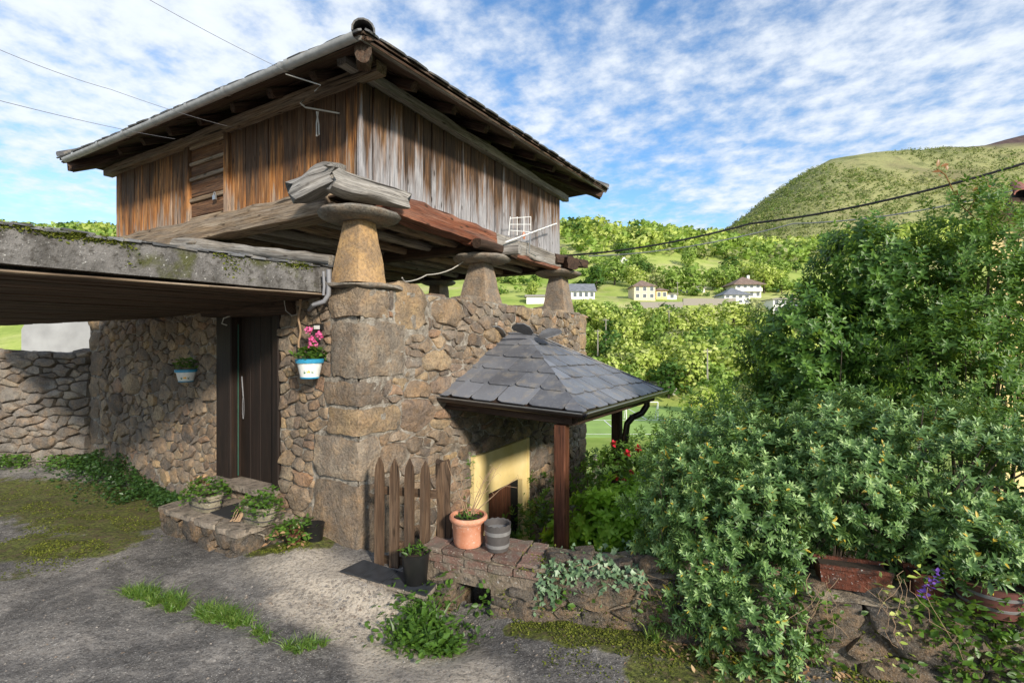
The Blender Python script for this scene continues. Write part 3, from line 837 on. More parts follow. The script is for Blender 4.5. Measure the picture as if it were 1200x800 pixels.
# main beams (trabes)
def bm(name, p0, p1, w_, h_, mat, **k):
    mb = MB(); mb.beam(p0, p1, w_, h_, **k); return mb.build(name, M[mat], gran, True)
ZB = 3.13
bm('main_beam', Wd(.2, .55, ZB + .0), Wd(.2, 5.95, ZB - .02), .30, .28, 'beam_tan', n=18, rough=.03, round_=.35)
bm('main_beam', Wd(.5, .2, ZB + .03), Wd(2.6, .2, ZB + .0), .26, .235, 'beam_red', n=12, rough=.028, round_=.2)
bm('main_beam', Wd(2.603, .2, ZB + .0), Wd(5.35, .2, ZB + .02), .26, .225, 'beam_grey', n=12, rough=.022, round_=.2)
bm('main_beam', Wd(2.0, .16, ZB - .12), Wd(5.1, .16, ZB - .11), .15, .06, 'beam_red', n=12, rough=.015, round_=.2)
bm('main_beam', Wd(5.1, .3, ZB), Wd(5.1, 5.8, ZB), .26, .26, 'beam_dark', n=10)
bm('main_beam', Wd(.3, 5.5, ZB), Wd(5.3, 5.5, ZB), .26, .26, 'beam_dark', n=10)
# chunky weathered beam ends over the near cap stone and the far one
bm('beam_end', Wd(-.20, .62, ZB + .03), Wd(-.16, .10, ZB + .12), .20, .24, 'log_end', n=7, rough=.05, round_=.5, endrag=.10)
bm('beam_end', Wd(-.23, .13, ZB + .06), Wd(.55, -.12, ZB + .0), .21, .20, 'log_end', n=9, rough=.055, round_=.55, endrag=.14, taper=.8)
bm('beam_end', Wd(a3 - .25, -.16, z3t + .20), Wd(a3 + .15, .3, z3t + .22), .24, .23, 'beam_dark', n=6, rough=.04, round_=.5, endrag=.06)
bm('beam_end', Wd(a3 - .5, .12, z3t + .27), Wd(a3 + .62, -.03, z3t + .30), .17, .16, 'beam_dark', n=6, rough=.03, round_=.5, endrag=.06)
bm('beam_end', Wd(a2 - .5, -.02, z2t + .17), Wd(a2 + .42, -.03, z2t + .15), .13, .12, 'beam_dark', n=8, rough=.03, round_=.6, bend=.03)
bm('beam_end', Wd(a2 + .1, -.32, z2t + .15), Wd(a2 + .1, .5, z2t + .19), .13, .13, 'log_end', n=8, rough=.04, round_=.6)
# joists and floor boards seen from below
for i in range(11):
    b = .55 + i * .48
    bm('joist', Wd(.12, b, ZB - .06 + RND.uniform(-.01, .01)), Wd(5.1, b + RND.uniform(-.08, .08), ZB - .05), .12, .11, RND.choice(['beam_tan', 'beam_tan', 'beam_grey']), n=8, rough=.02, round_=.7, bend=RND.uniform(-.03, .01))
bm('cross_beam', Wd(2.35, .1, ZB - .13), Wd(2.35, 5.6, ZB - .13), .2, .13, 'beam_dark', n=8, rough=.02)
for i in range(22):
    a = .1 + i * .228
    mb = MB(); mb.bbox(Wd(a + .11, 2.95, ZB + .045 + RND.uniform(-.006, .006)), DL * 2.7, DR * .107, UZ * .012, .003)
    mb.build('floor_board', M['beam_tan'] if i % 3 else M['beam_dark'], gran)
# plank walls
def plankwall(side, u0, u1, z0, z1, mat, seed, skip=None, out=0.0, wmin=.15, wmax=.27):
    rr = random.Random(seed); u = u0
    while u < u1 - .02:
        w_ = min(rr.uniform(wmin, wmax), u1 - u)
        if u1 - u - w_ < .07: w_ = u1 - u
        zb, zt_ = z0 + rr.uniform(-.012, .012), z1
        if skip and u < skip[1] - .01 and u + w_ > skip[0] + .01:
            if u < skip[0] - .05: w_ = skip[0] - u
            else: u = skip[1]; continue
        o = out + rr.uniform(-.012, .010); gap = rr.uniform(.007, .017)
        c = (u + w_ / 2)
        nrm = -DR if side == 'L' else -DL; al = DL if side == 'L' else DR
        p = Wd(A0, c, (zb + zt_) / 2) if side == 'L' else Wd(c, A0, (zb + zt_) / 2)
        mb = MB(); tw = rr.uniform(-.02, .02)
        al2 = (al + nrm * tw * 2).normalized()
        mb.bbox(p + nrm * o, UZ * (zt_ - zb) / 2, al2 * (w_ / 2 - gap / 2), nrm * .018, .005, rn=rr.random())
        mb.build('wall_plank', M[mat], gran)
        u += w_
gd0, gz0 = LP(272, 255, A0); gd1, gz1 = LP(222, 160, A0)
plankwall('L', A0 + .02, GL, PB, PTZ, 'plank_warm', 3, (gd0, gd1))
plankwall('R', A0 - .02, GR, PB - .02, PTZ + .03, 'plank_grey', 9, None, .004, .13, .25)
mb = MB()
mb.box(Wd(A0 + .05, (A0 + GL) / 2, 3.8), DR * .01, DL * ((GL - A0) / 2 - .02), UZ * .5)
mb.box(Wd((A0 + GR) / 2, A0 + .05, 3.8), DR * ((GR - A0) / 2 - .02), DL * .01, UZ * .5)
mb.box(Wd(GR - .02, (A0 + GL) / 2, 3.8), DR * .02, DL * ((GL - A0) / 2), UZ * .53)
mb.box(Wd((A0 + GR) / 2, GL, 3.8), DR * ((GR - A0) / 2), DL * .02, UZ * .53)
mb.build('inner_lining', M['beam_dark'], gran)
# corner post
mb = MB(); mb.bbox(Wd(A0 - .022, A0 - .022, 3.79), UZ * .53, DR * .022, DL * .022, .006); mb.build('corner_post', M['plank_grey'], gran)
# small panelled door
gm = (gd0 + gd1) / 2
mb = MB()
mb.bbox(Wd(A0 - .03, gd0 + .045, 3.79), UZ * .5, DL * .045, DR * .03, .006)
mb.bbox(Wd(A0 - .03, gd1 - .04, 3.79), UZ * .5, DL * .04, DR * .03, .006)
gd = mb.build('door_frame', M['plank_warm'], gran)
mb = MB(); mb.box(Wd(A0 + .0, gm, 3.79), UZ * .48, DL * ((gd1 - gd0) / 2 - .085), DR * .012, rn=.3)
dr = mb.build('door', M['shutter'], gran)
zl = [3.33, 3.50, 3.56, 3.80, 3.86, 4.02, 4.07, 4.27]
for (q0, q1) in ((3.30, 3.34), (3.545, 3.60), (3.83, 3.88), (4.03, 4.075), (4.25, 4.30)):
    mb = MB(); mb.bbox(Wd(A0 - .025, gm, (q0 + q1) / 2), DL * ((gd1 - gd0) / 2 - .088), UZ * (q1 - q0) / 2, DR * .018, .006, rn=.2); mb.build('rail', M['beam_tan'], dr)
for (q0, q1) in ((3.35, 3.535), (3.61, 3.82), (3.89, 4.02), (4.085, 4.24)):
    mb = MB(); mb.bbox(Wd(A0 - .012, gm, (q0 + q1) / 2), DL * ((gd1 - gd0) / 2 - .10), UZ * (q1 - q0) / 2, DR * .012, .012, rn=.4); mb.build('panel', M['shutter'], dr)
b_, z_ = LP(257, 231, A0)
mb = MB(); mb.box(Wd(A0 - .06, b_, z_ - .02), DL * .028, UZ * .028, DR * .012)
mb.tube([Wd(A0 - .06, b_ + .022 * math.cos(t), z_ + .01 + .04 * math.sin(t)) for t in np.linspace(0, math.pi, 8)], .005, 6)
mb.build('padlock', M['metal'], dr)
# wall plate and its crossed ends at the corner
bm('wall_plate', Wd(A0 - .05, A0 - .35, PTZ + .03), Wd(A0 - .05, GL + .2, PTZ + .03), .13, .11, 'beam_tan', n=14, rough=.018)
bm('wall_plate', Wd(A0 - .28, A0 - .05, PTZ + .085), Wd(GR + .2, A0 - .05, PTZ + .09), .13, .11, 'beam_grey', n=14, rough=.018)
# roof
Ra, Rb = -.33, -.42; Ra1, Rb1 = 5.90, 6.0
def rz(px, py, a, b): return EZ + (400 - py) / FP * Wd(a, b, 0).y
ZC = [rz(425, 36, Ra, Rb), rz(712, 222, Ra1, Rb), 4.5, rz(72, 186, Ra, Rb1)]
cor = [Wd(Ra, Rb, ZC[0]), Wd(Ra1, Rb, ZC[1]), Wd(Ra1, Rb1, ZC[2]), Wd(Ra, Rb1, ZC[3])]
apex = Wd((Ra + Ra1) / 2, (Rb + Rb1) / 2, 4.45 + 1.45)
TH = .035
faces = [(0, 1), (1, 2), (2, 3), (3, 0)]
for (i, j) in faces:
    mb = MB(); mb.prism([cor[i] - UZ * .02, cor[j] - UZ * .02, apex - UZ * .02], UZ * .02); mb.build('roof_deck', M['eave'], gran)
def eave_side(i, j, nb, seed):
    """boards under the overhang, rafters, two slate courses at the edge"""
    rr = random.Random(seed); p, q = cor[i], cor[j]; e = (q - p); ln = e.length; e = e.normalized()
    inw = (apex - p); inw = (inw - e * inw.dot(e)).normalized()
    nn = e.cross(inw).normalized(); nn = nn if nn.z > 0 else -nn
    ap = (apex - p).dot(e)
    w_ = .19
    for k in range(nb):
        s0, s1 = k * w_, (k + 1) * w_ - .008
        hgt = (apex - p).dot(inw)
        def span(s): return p + inw * s + e * (ap * s / hgt), p + inw * s + e * (ln - (ln - ap) * s / hgt)
        cuts = [0] + sorted(rr.uniform(.15, .85) for _ in range(1)) + [1]
        for c in range(len(cuts) - 1):
            a0, b0 = span(s0); a1, b1 = span(s1)
            dz = -nn * (.028 + rr.uniform(0, .014))
            g = .004 if c else 0
            P = [a0.lerp(b0, cuts[c] + g), a0.lerp(b0, cuts[c + 1]), a1.lerp(b1, cuts[c + 1]), a1.lerp(b1, cuts[c] + g)]
            mb = MB(); mb.prism([x + dz for x in P], -nn * .02, rn=rr.random(), gcdir=e); mb.build('eave_board', M['eave'], gran)
    # edge board
    for c in range(3):
        x0, x1 = p.lerp(q, c / 3 + .001), p.lerp(q, (c + 1) / 3)
        mb = MB(); mb.beam(x0 - nn * .055 + inw * .06, x1 - nn * .055 + inw * .06, .10, .035, up=nn, n=8, rough=.008); mb.build('edge_board', M['eave'] if i else M['beam_grey'], gran, True)
    # rafters under the boards
    m = 9
    for k in range(m):
        t = (k + .5) / m; c = p.lerp(q, t)
        tt = min(t, 1 - t) * ln; lim = min(1.05, max(.12, (tt - .45) * 1.1))
        st = .32
        bmx = MB(); bmx.beam(c + inw * st - nn * .115, c + inw * (st + lim * .8) - nn * .11, .10, .10, up=nn, n=5, rough=.015, round_=.5, endrag=.02); bmx.build('rafter', M['eave'], gran, True)
    # slates along the edge
    for row in range(3):
        u = rr.uniform(-.05, 0); s0 = -.035 + row * .2
        while u < ln:
            wd_ = rr.uniform(.2, .36)
            u0, u1 = max(u + .004, -.02), min(u + wd_, ln + .02)
            if row: u0 = max(u0, ap * s0 / 3); u1 = min(u1, ln - s0)
            if u1 - u0 > .05:
                j0, j1 = rr.uniform(-.02, .02), rr.uniform(-.02, .02); lift = rr.uniform(0, .012)
                kk = ap / (apex - p).dot(inw); kr = (ln - ap) / (apex - p).dot(inw)
                uv_ = [(u0, s0 + j0 + .02), (u0 + .25 * (u1 - u0), s0 + j0), (u0 + .8 * (u1 - u0), s0 + j1), (u1, s0 + j1 + .03), (u1, s0 + .34), (u0, s0 + .34)]
                P = [p + e * min(max(a_, kk * max(b_, 0)), ln - kr * max(b_, 0)) + inw * b_ for a_, b_ in uv_]
                zoff = [.016 + lift + row * .012] * 4 + [.006 + row * .012] * 2
                mb = MB(); mb.prism([x + nn * z for x, z in zip(P, zoff)], -nn * .016, rn=rr.random()); mb.build('roof_slate', M['slate_dark'], gran)
            u += wd_
eave_side(3, 0, 6, 1); eave_side(0, 1, 6, 2)
# hip rafters with rough ends, ridge tiles down the hip
for c in (0, 1, 3):
    d = (apex - cor[c]).normalized()
    mb = MB(); mb.beam(cor[c] + d * .14 - UZ * .16, cor[c] + d * 1.6 - UZ * .13, .13, .15, n=8, rough=.03, round_=.5, endrag=.05); mb.build('hip_rafter', M['eave'], gran, True)
    for k in range(5):
        s = cor[c] + d * (.02 + .33 * k)
        mb = MB(); side = d.cross(UZ).normalized(); upv = side.cross(d).normalized(); vs = []; fs = []
        for i in range(2):
            for t in np.linspace(-.15, math.pi + .15, 9):
                for r in (.10, .085):
                    rr_ = r * (1 - .12 * i)
                    vs.append(s + d * (.36 * i) + side * math.cos(t) * rr_ + upv * (math.sin(t) * rr_ * .9 + .01 + .012 * k - .0))
        for t in range(8):
            a, b = t * 2, (t + 1) * 2
            fs += [(a, b, 18 + b, 18 + a), (a + 1, 18 + a + 1, 18 + b + 1, b + 1), (a, a + 1, b + 1, b), (18 + a, 18 + b, 18 + b + 1, 18 + a + 1)]
        mb.add(vs, fs, None, .5); mb.build('ridge_tile', M['slate_dark'], gran, True)
# gutter on the door side
gp, gq = cor[0], cor[3]
e = (gq - gp); gl_ = e.length; e = e.normalized()
mb = MB(); vs = []; fs = []; NS = 24; K = 9
def gut(t): return gp + e * (.06 + t * (gl_ - .35)) + (-DR) * .022 - UZ * (.048 + .035 * math.sin(t * 1.2))
for i in range(NS + 1):
    c = gut(i / NS)
    for r in (.050, .045):
        for k in range(K):
            a = math.pi + math.pi * k / (K - 1); vs.append(c + DR * math.cos(a) * r + UZ * (math.sin(a) * r + .02))
for i in range(NS):
    for k in range(K - 1):
        o = i * 2 * K + k
        fs.append((o, o + 1, o + 1 + 2 * K, o + 2 * K)); o += K; fs.append((o, o + 2 * K, o + 1 + 2 * K, o + 1))
    o = i * 2 * K
    fs.append((o, o + 2 * K, o + 3 * K, o + K)); fs.append((o + K - 1, o + 2 * K - 1, o + 4 * K - 1, o + 3 * K - 1))
mb.add(vs, fs, None, .5); gtr = mb.build('gutter', M['gutter'], gran, True)
for t in (.14, .155, .31, .43, .56, .68, .80, .93):
    mb = MB(); c = gut(t); c2 = gut(t + .009)
    vs = []; fs = []
    for cc in (c, c2):
        for k in range(K + 2):
            a = math.pi - .2 + (math.pi + .4) * k / (K + 1); vs.append(cc + DR * math.cos(a) * .055 + UZ * (math.sin(a) * .055 + .02))
    for k in range(K + 1): fs.append((k, k + 1, K + 2 + k + 1, K + 2 + k))
    mb.add(vs, fs, None, .5); mb.build('gutter_clip', M['gutter'], gtr, True)

# ------------------------------------------------------------ concrete canopy slab over the door
A_ = Vector((-1.773, 4.785, 0)); B_ = Vector((-3.158, 3.0, 0)); dirAB = (B_ - A_).normalized()
CLEN = 2.55
B2 = A_ + dirAB * CLEN
D_ = Wd(0, 3.48, 0)
E_ = Vector((-7.5, 6.8, 0)); E2 = Vector((-5.5, 4.8, 0))
canopy = thing('concrete_canopy', 'mossy concrete slab canopy projecting from the stone wall over the dark door', 'canopy', A_ + UZ * 2.17)
segs = 30; vs = []; fs = []; mb = MB()
top = []; bot = []
for i in range(segs + 1):
    p = A_ + dirAB * (CLEN * i / segs)
    j = .012 * nz(p.x * 5, p.y * 5); vs += [p + UZ * (2.175 + .01 * i / segs), p + UZ * (2.175 + .12) + DR * 0, p + UZ * (2.405 + .02 * nz(p.x * 6, 3) + .014)]
for i in range(segs):
    a = i * 3; b = a + 3
    fs += [(a, b, b + 1, a + 1), (a + 1, b + 1, b + 2, a + 2)]
o = len(vs)
back = [D_ + UZ * 2.01, E_ + UZ * 2.04, E2 + UZ * 2.10]
vs += back + [v + UZ * .36 for v in back]
cz = Wd(0, 1.6, 2.12)
vs += [cz, cz + UZ * .28, Wd(.0, .37, 2.17), Wd(.0, .37, 2.41)]
# underside and top as polygons
fs.append(tuple([o + 8, o + 6, o, o + 1, o + 2] + [i * 3 for i in range(segs, -1, -1)]))
fs.append(tuple([i * 3 + 2 for i in range(segs + 1)] + [o + 5, o + 4, o + 3, o + 7, o + 9]))
fs += [(o, o + 3, o + 4, o + 1), (o + 1, o + 4, o + 5, o + 2), (segs * 3, o + 2, o + 5, segs * 3 + 2)]
mb.add(vs, fs, None, .5); slab = mb.build('slab', M['concrete'], canopy)
# form boards under the slab
rr = random.Random(2)
uv = Vector((dirAB.x, dirAB.y, 0)); pv = Vector((-uv.y, uv.x, 0)); pv = pv if pv.dot(D_ - A_) > 0 or True else -pv
if (E_ - A_).dot(pv) < 0: pv = -pv
under = [(A_, 2.17), (B2, 2.18), (E2, 2.095), (E_, 2.035), (D_, 2.005), (Wd(0, .37, 0), 2.165)]
P2 = [((p - A_).dot(uv), (p - A_).dot(pv)) for p, _ in under]
def uz_at(x, y):
    return 2.165 - .0545 * max(0, y) * .75 - .005
k = 0.0
while k < 7:
    w_ = rr.uniform(.16, .24)
    Pc = clip_poly([(a, b) for a, b in P2], (0, -1), -(k + .03)); Pc = clip_poly(Pc, (0, 1), k + w_ - .003) if len(Pc) > 2 else Pc
    if len(Pc) > 2:
        z0 = rr.uniform(-.004, .004)
        mb = MB(); mb.prism([A_ + uv * a + pv * b + UZ * (uz_at(a, b) - .012 + z0) for a, b in Pc], -UZ * .012, rn=rr.random(), gcdir=uv); mb.build('form_board', M['eave'], canopy)
    k += w_
for (pa, pb, h) in ((.02, 1.15, 2.152), (1.12, 2.5, 2.14)):
    mb = MB(); mb.beam(A_ + uv * pa + UZ * h - pv * .02, A_ + uv * pb + UZ * (h - .012) - pv * .03, .10, .014, n=14, rough=.006); mb.build('edge_lath', M['beam_tan'], canopy)
# slates and weeds lying along the slab top
mb = MB()
for i in range(28):
    p = A_ + uv * (i * .09 + rr.uniform(-.02, .02)) + pv * .05 + UZ * (2.428 + rr.uniform(-.004, .01))
    mb.box(p, uv * rr.uniform(.04, .09), pv * .07, UZ * .008, jit=.008)
mb.build('edge_slates', M['slate_dark'], canopy, kind='stuff')
# weathered log lying on the canopy against the granary
lg = MB(); pa = UP(376, 310, 4.95); pb = UP(222, 287, 5.75)
lg.beam(UP(390, 306, 5.0), UP(205, 284, 6.3), .12, .13, n=14, rough=.03, round_=.8, taper=1.2)
tag(lg.build('log', M['beam_grey'], None, True), 'grey weathered log lying along the back of the concrete canopy', 'log')

# ------------------------------------------------------------ slate porch roof on posts
porch = thing('slate_porch', 'small slate hipped porch roof on brown posts over the yellow doorway', 'porch', Wd(1.3, -1.6, -1.9))
pa0 = RP(515, 464)[0]
fc = Wd(1.22, -1.75, 0); PE = 1.03
g0 = Wd(pa0, .0, RP(515, 463)[1]); 
g1 = UP(680, 482, Wd(1.22, -1.75, 0).y); g1 = Wd(1.22, -1.75, g1.z)
g2 = Wd(4.60, -1.75, UP(775, 457, Wd(4.6, -1.75, 0).y).z); g3 = Wd(4.75, 0.0, g2.z + .04)
ap0 = Wd(2.75, 0.0, EZ + (400 - 391) / FP * Wd(2.75, 0, 0).y); ap1 = Wd(2.75, -.30, EZ + (400 - 393) / FP * Wd(2.75, -.3, 0).y)
def slope_slates(P, rows, seed, wmin=.26, wmax=.42):
    """P: eave left, eave right, top right, top left"""
    rr = random.Random(seed)
    e = (P[1] - P[0]).normalized(); q = P[3] - P[0]; vdir = (q - e * q.dot(e)).normalized(); nn = e.cross(vdir); nn = nn if nn.z > 0 else -nn
    P2 = [((p - P[0]).dot(e), (p - P[0]).dot(vdir)) for p in P]
    H = max(p[1] for p in P2); L_ = P2[1][0]; step = H / rows
    mb = MB(); mb.prism([p - nn * .004 for p in P], -nn * .02, gcdir=e); mb.build('roof_deck', M['beam_dark'], porch)
    for r in range(rows + 1):
        v0 = r * step - .03; v1 = v0 + step * 1.55
        u = rr.uniform(-.25, 0)
        while u < L_:
            wd_ = rr.uniform(wmin, wmax); a, b = u + .004, u + wd_ - .004; cc = wd_ * rr.uniform(.12, .24); j0 = rr.uniform(-.02, .015)
            sh = [(a, v0 + cc + j0), (a + cc * .35, v0 + cc * .35 + j0), (a + cc, v0 + j0), (b - cc * .6, v0 + j0 * .5), (b - cc * .15, v0 + cc * .3), (b, v0 + cc), (b, v1), (a, v1)]
            for k in range(len(P2)):
                A2, B2_ = P2[k], P2[(k + 1) % len(P2)]
                nx, ny = (B2_[1] - A2[1]), -(B2_[0] - A2[0]); l = math.hypot(nx, ny)
                if l < 1e-4: continue
                nx, ny = nx / l, ny / l; d = nx * A2[0] + ny * A2[1] + (.045 if k == 0 else .012)
                sh = clip_poly(sh, (nx, ny), d)
                if len(sh) < 3: break
            sh = [(x_ + rr.uniform(-.005, .005), y_ + (rr.uniform(-.006, .006) if y_ > 0 else 0)) for x_, y_ in sh]
            if len(sh) >= 3 and area(sh) > .002:
                lift = rr.uniform(0, .010)
                pts = []
                for (x, y) in sh:
                    f = 1 - min(1, max(0, (y - v0) / (v1 - v0)))
                    pts.append(P[0] + e * x + vdir * y + nn * (.004 + .022 * f + lift))
                mb = MB(); mb.prism(pts, -nn * .010, rn=rr.random()); mb.build('roof_slate', M['slate'], porch)
            u += wd_
slope_slates([g0, g1, ap1, ap0], 5, 3)
slope_slates([g1, g2, ap1 + DR * .25, ap1], 6, 4)
slope_slates([g2, g3, ap0 + DR * .25, ap1 + DR * .25], 5, 5)
# hip slates, ridge caps
def hipstrip(p, q, n, seed):
    rr = random.Random(seed); d = (q - p) / n
    for k in range(n):
        c = p + d * (k + .5) + UZ * .035
        mb = MB(); s = d.cross(UZ).normalized()
        mb.prism([c - d * .6 - s * .035, c - d * .6 + s * .04, c + d * .55 + s * .03, c + d * .55 - s * .03], -UZ * .012, rn=rr.random()); mb.build('hip_slate', M['slate'], porch)
hipstrip(g2, ap1 + DR * .25, 9, 1)
for (px, py, yy, r) in ((583, 388, 6.7, .13), (612, 385, 6.45, .16), (645, 390, 6.6, .18)):
    c = UP(px, py, yy); mb = MB(); vs = []; K = 10
    for i in range(K):
        a = 2 * math.pi * i / K; vs.append(c + DR * (r * math.cos(a) * .9) + DL * (r * math.sin(a) * .9) + UZ * (.07 * math.cos(a) * (1 if px < 640 else -1) * -1 + .015 * math.sin(2 * a)))
    mb.prism(vs, -UZ * .014, rn=.1); mb.build('ridge_slate', M['slate_dark'], porch)
# frame under the roof: eave beams, rafters, posts
ins = .12
def pb_(name, p0, p1, w_, h_, mat='beam_dark'):
    mb = MB(); d = (p1 - p0); s = d.normalized().cross(UZ).normalized(); u_ = s.cross(d.normalized())
    mb.bbox((p0 + p1) / 2, d / 2, s * w_ / 2, u_ * h_ / 2, .008); return mb.build(name, M[mat], porch)
e1 = g1 + DR * ins + DL * ins - UZ * .10; e0 = g0 + DR * ins - UZ * .10; e2 = g2 - DR * ins + DL * ins - UZ * .10
pb_('eave_beam', e0, e1, .09, .12); pb_('eave_beam', e1, e2, .088, .118)
pb_('eave_beam', e2 , g3 - DR * ins - UZ * .10, .09, .12)
for t in (.25, .5, .75):
    p = e0.lerp(e1, t); q = p + (DR * 1.1 + UZ * .40) * (.8 if t < .7 else .3); pb_('rafter', p, q, .06, .07)
for t in (.2, .4, .6, .8):
    p = e1.lerp(e2, t); pb_('rafter', p, p + (DL * 1.0 + UZ * .36) * (.9 if .3 < t < .7 else .45), .06, .07)
pc = e1 + DR * .03 + DL * .03
def post(c, z0, z1, w_, mat='post'):
    mb = MB(); mb.bbox(Vector((c.x, c.y, (z0 + z1) / 2)), UZ * (z1 - z0) / 2, DR * w_ / 2, DL * w_ / 2, .01); return mb.build('post', M[mat], porch)
pp = UP(658, 0, 4.97); post(pp, -1.95, g1.z - .16, .125)
pp2 = UP(723, 0, 7.6); post(pp2, -1.95, g2.z - .14, .14, 'beam_dark')
# metal gutter round two sides and swan-neck downpipe
for (p, q, outd) in ((g0, g1, -DR), (g1, g2, -DL)):
    d = (q - p).normalized(); mb = MB(); vs = []; fs = []; K = 8
    a0_ = p - d * (.02 if q is g1 else .055); a1_ = q + d * (.055)
    for c in (a0_, a1_):
        for r in (.052, .046):
            for k in range(K):
                a = math.pi + math.pi * k / (K - 1); vs.append(c + outd * (.045 - math.cos(a) * r) + UZ * (math.sin(a) * r - .012))
    for k in range(K - 1):
        fs += [(k, k + 1, 2 * K + k + 1, 2 * K + k), (K + k, 3 * K + k, 3 * K + k + 1, K + k + 1)]
    mb.add(vs, fs, None, .5); gt = mb.build('gutter', M['gutter_dark'], porch, True)
    mb = MB(); mb.tube([a0_ + outd * .097 - UZ * .008, a1_ + outd * .097 - UZ * .008], .008, 6); mb.build('gutter_lip', M['gutter_edge'], gt, True)
yq = g2.y - .2
mb = MB(); pts = [UP(758, 463, yq), UP(758, 475, yq), UP(752, 484, yq), UP(741, 489, yq), UP(735, 496, yq), UP(733, 510, yq), UP(733, 545, yq), UP(733, 640, yq)]
sm = []
for i in range(len(pts) - 1):
    for t in (0, .33, .66): sm.append(pts[i].lerp(pts[i + 1], t))
mb.tube(sm + [pts[-1]], .048, 10); dp = mb.build('downpipe', M['gutter_dark'], porch, True)
for py in (487, 512):
    c = UP(742 if py < 500 else 733, py, yq); mb = MB(); mb.tube([c - UZ * .015, c + UZ * .015], .058, 10); mb.build('pipe_collar', M['gutter_dark'], dp, True)
# moss hanging in the shade of the porch roof: dark damp stones stay stones
# ------------------------------------------------------------ low wall path (front face), courtyard ground
WP = [Vector((-.72, 4.03, 0)), Vector((-.30, 3.86, 0)), Vector((.17, 3.68, 0)), Vector((.65, 3.56, 0)), Vector((1.3, 3.32, 0)), Vector((2.0, 3.08, 0)), Vector((2.9, 2.82, 0)), Vector((4.2, 2.45, 0)), Vector((7.5, 1.6, 0))]
WL = [0]
for i in range(1, len(WP)): WL.append(WL[-1] + (WP[i] - WP[i - 1]).length)
def wpath(u):
    u = max(0, min(WL[-1] - 1e-4, u))
    for i in range(len(WP) - 1):
        if u <= WL[i + 1]:
            t = (u - WL[i]) / (WL[i + 1] - WL[i]); p = WP[i].lerp(WP[i + 1], t)
            d = (WP[i + 1] - WP[i]).normalized(); n = Vector((d.y, -d.x, 0)); return p, d, n
def wtop(u): return 0.0 + .10 * sstep(1.0, 2.6, u) + .02 * nz(u * 2, 0)
def gh(x, y):
    z = -.37 + .05 * nz(x * .5, y * .5, 1) + .03 * nz(x * 1.3, y * 1.3, 2) + .016 * nz(x * 3.6, y * 3.6, 2) + .007 * nz(x * 10, y * 10, 3)
    z += .17 * math.exp(-((x + 1.5) ** 2 + (y - 4.5) ** 2) / .35)
    z += .10 * math.exp(-((x + 1.9) ** 2 + (y - 4.6) ** 2) / .25)
    # ledge under the black tiles
    nx, ny = .42, .907; s = (x + 1.45) * nx + (y - 4.02) * ny
    m = sstep(-2.0, -1.6, x) * (1 - sstep(-.66, -.58, x))
    led = sstep(-.16, .03, s + .04 * nz(x * 5, y * 5, 7))
    z = z * (1 - m) + m * (z * (1 - led) + (-.25) * led)
    z -= .13 * math.exp(-((x + .42) ** 2 + (y - 3.62) ** 2) / .14)
    z -= .05 * math.exp(-((x + .9) ** 2 + (y - 3.5) ** 2) / .3)
    z += .06 * sstep(-3.2, -5, x) * sstep(4.4, 6, y)
    z += .10 * sstep(6.3, 7.4, y) * sstep(-4, -5, x)
    return z
def polyd(x, y, pts):
    best = 9
    for i in range(len(pts) - 1):
        ax, ay = pts[i]; bx, by = pts[i + 1]; vx, vy = bx - ax, by - ay
        t = max(0, min(1, ((x - ax) * vx + (y - ay) * vy) / (vx * vx + vy * vy)))
        best = min(best, math.hypot(x - ax - vx * t, y - ay - vy * t))
    return best
def gpt(px, py, z=-.38):
    p = UZ_(px, py, z); return (p.x, p.y)
TAN = [gpt(560, 830), gpt(520, 770), gpt(455, 735), gpt(400, 700), gpt(330, 668)]
TAN2 = [gpt(330, 712), gpt(430, 742), gpt(450, 820)]
MOSS = [([gpt(-60, 590), gpt(60, 590), gpt(160, 608)], .62, 1.0), ([gpt(20, 645), gpt(130, 640)], .30, .9), ([gpt(315, 655), gpt(370, 656)], .16, .9), ([gpt(640, 735), gpt(780, 760), gpt(900, 790)], .16, .9), ([gpt(760, 790), gpt(900, 830)], .16, .8), ([gpt(-100, 700), gpt(30, 672)], .15, .45), ([gpt(600, 730), gpt(660, 728)], .07, .9)]
xs = np.concatenate([np.linspace(-40, -8.2, 14), np.linspace(-8, -4, 60), np.linspace(-3.97, 3.6, 260), np.linspace(3.7, 12, 16)])
ys = np.concatenate([np.linspace(-40, 1.6, 16), np.linspace(1.8, 5.4, 150), np.linspace(5.44, 8.3, 56)])
V = []; F = []; mo = []; ta = []
for x in xs:
    for y in ys:
        V.append((x, y, gh(x, y)))
        near = -9 < x < 4 and 1.5 < y < 9
        m_ = 0
        if near:
            for (pl, rad, a) in MOSS: m_ = max(m_, a * (1 - sstep(rad * .4, rad * 1.7, polyd(x, y, pl))))
        mo.append(m_)
        ta.append(max(1 - sstep(.12, .42, polyd(x, y, TAN)), 1 - sstep(.05, .2, polyd(x, y, TAN2))) if near else 0)
ny_ = len(ys)
gate_line_y = 4.55
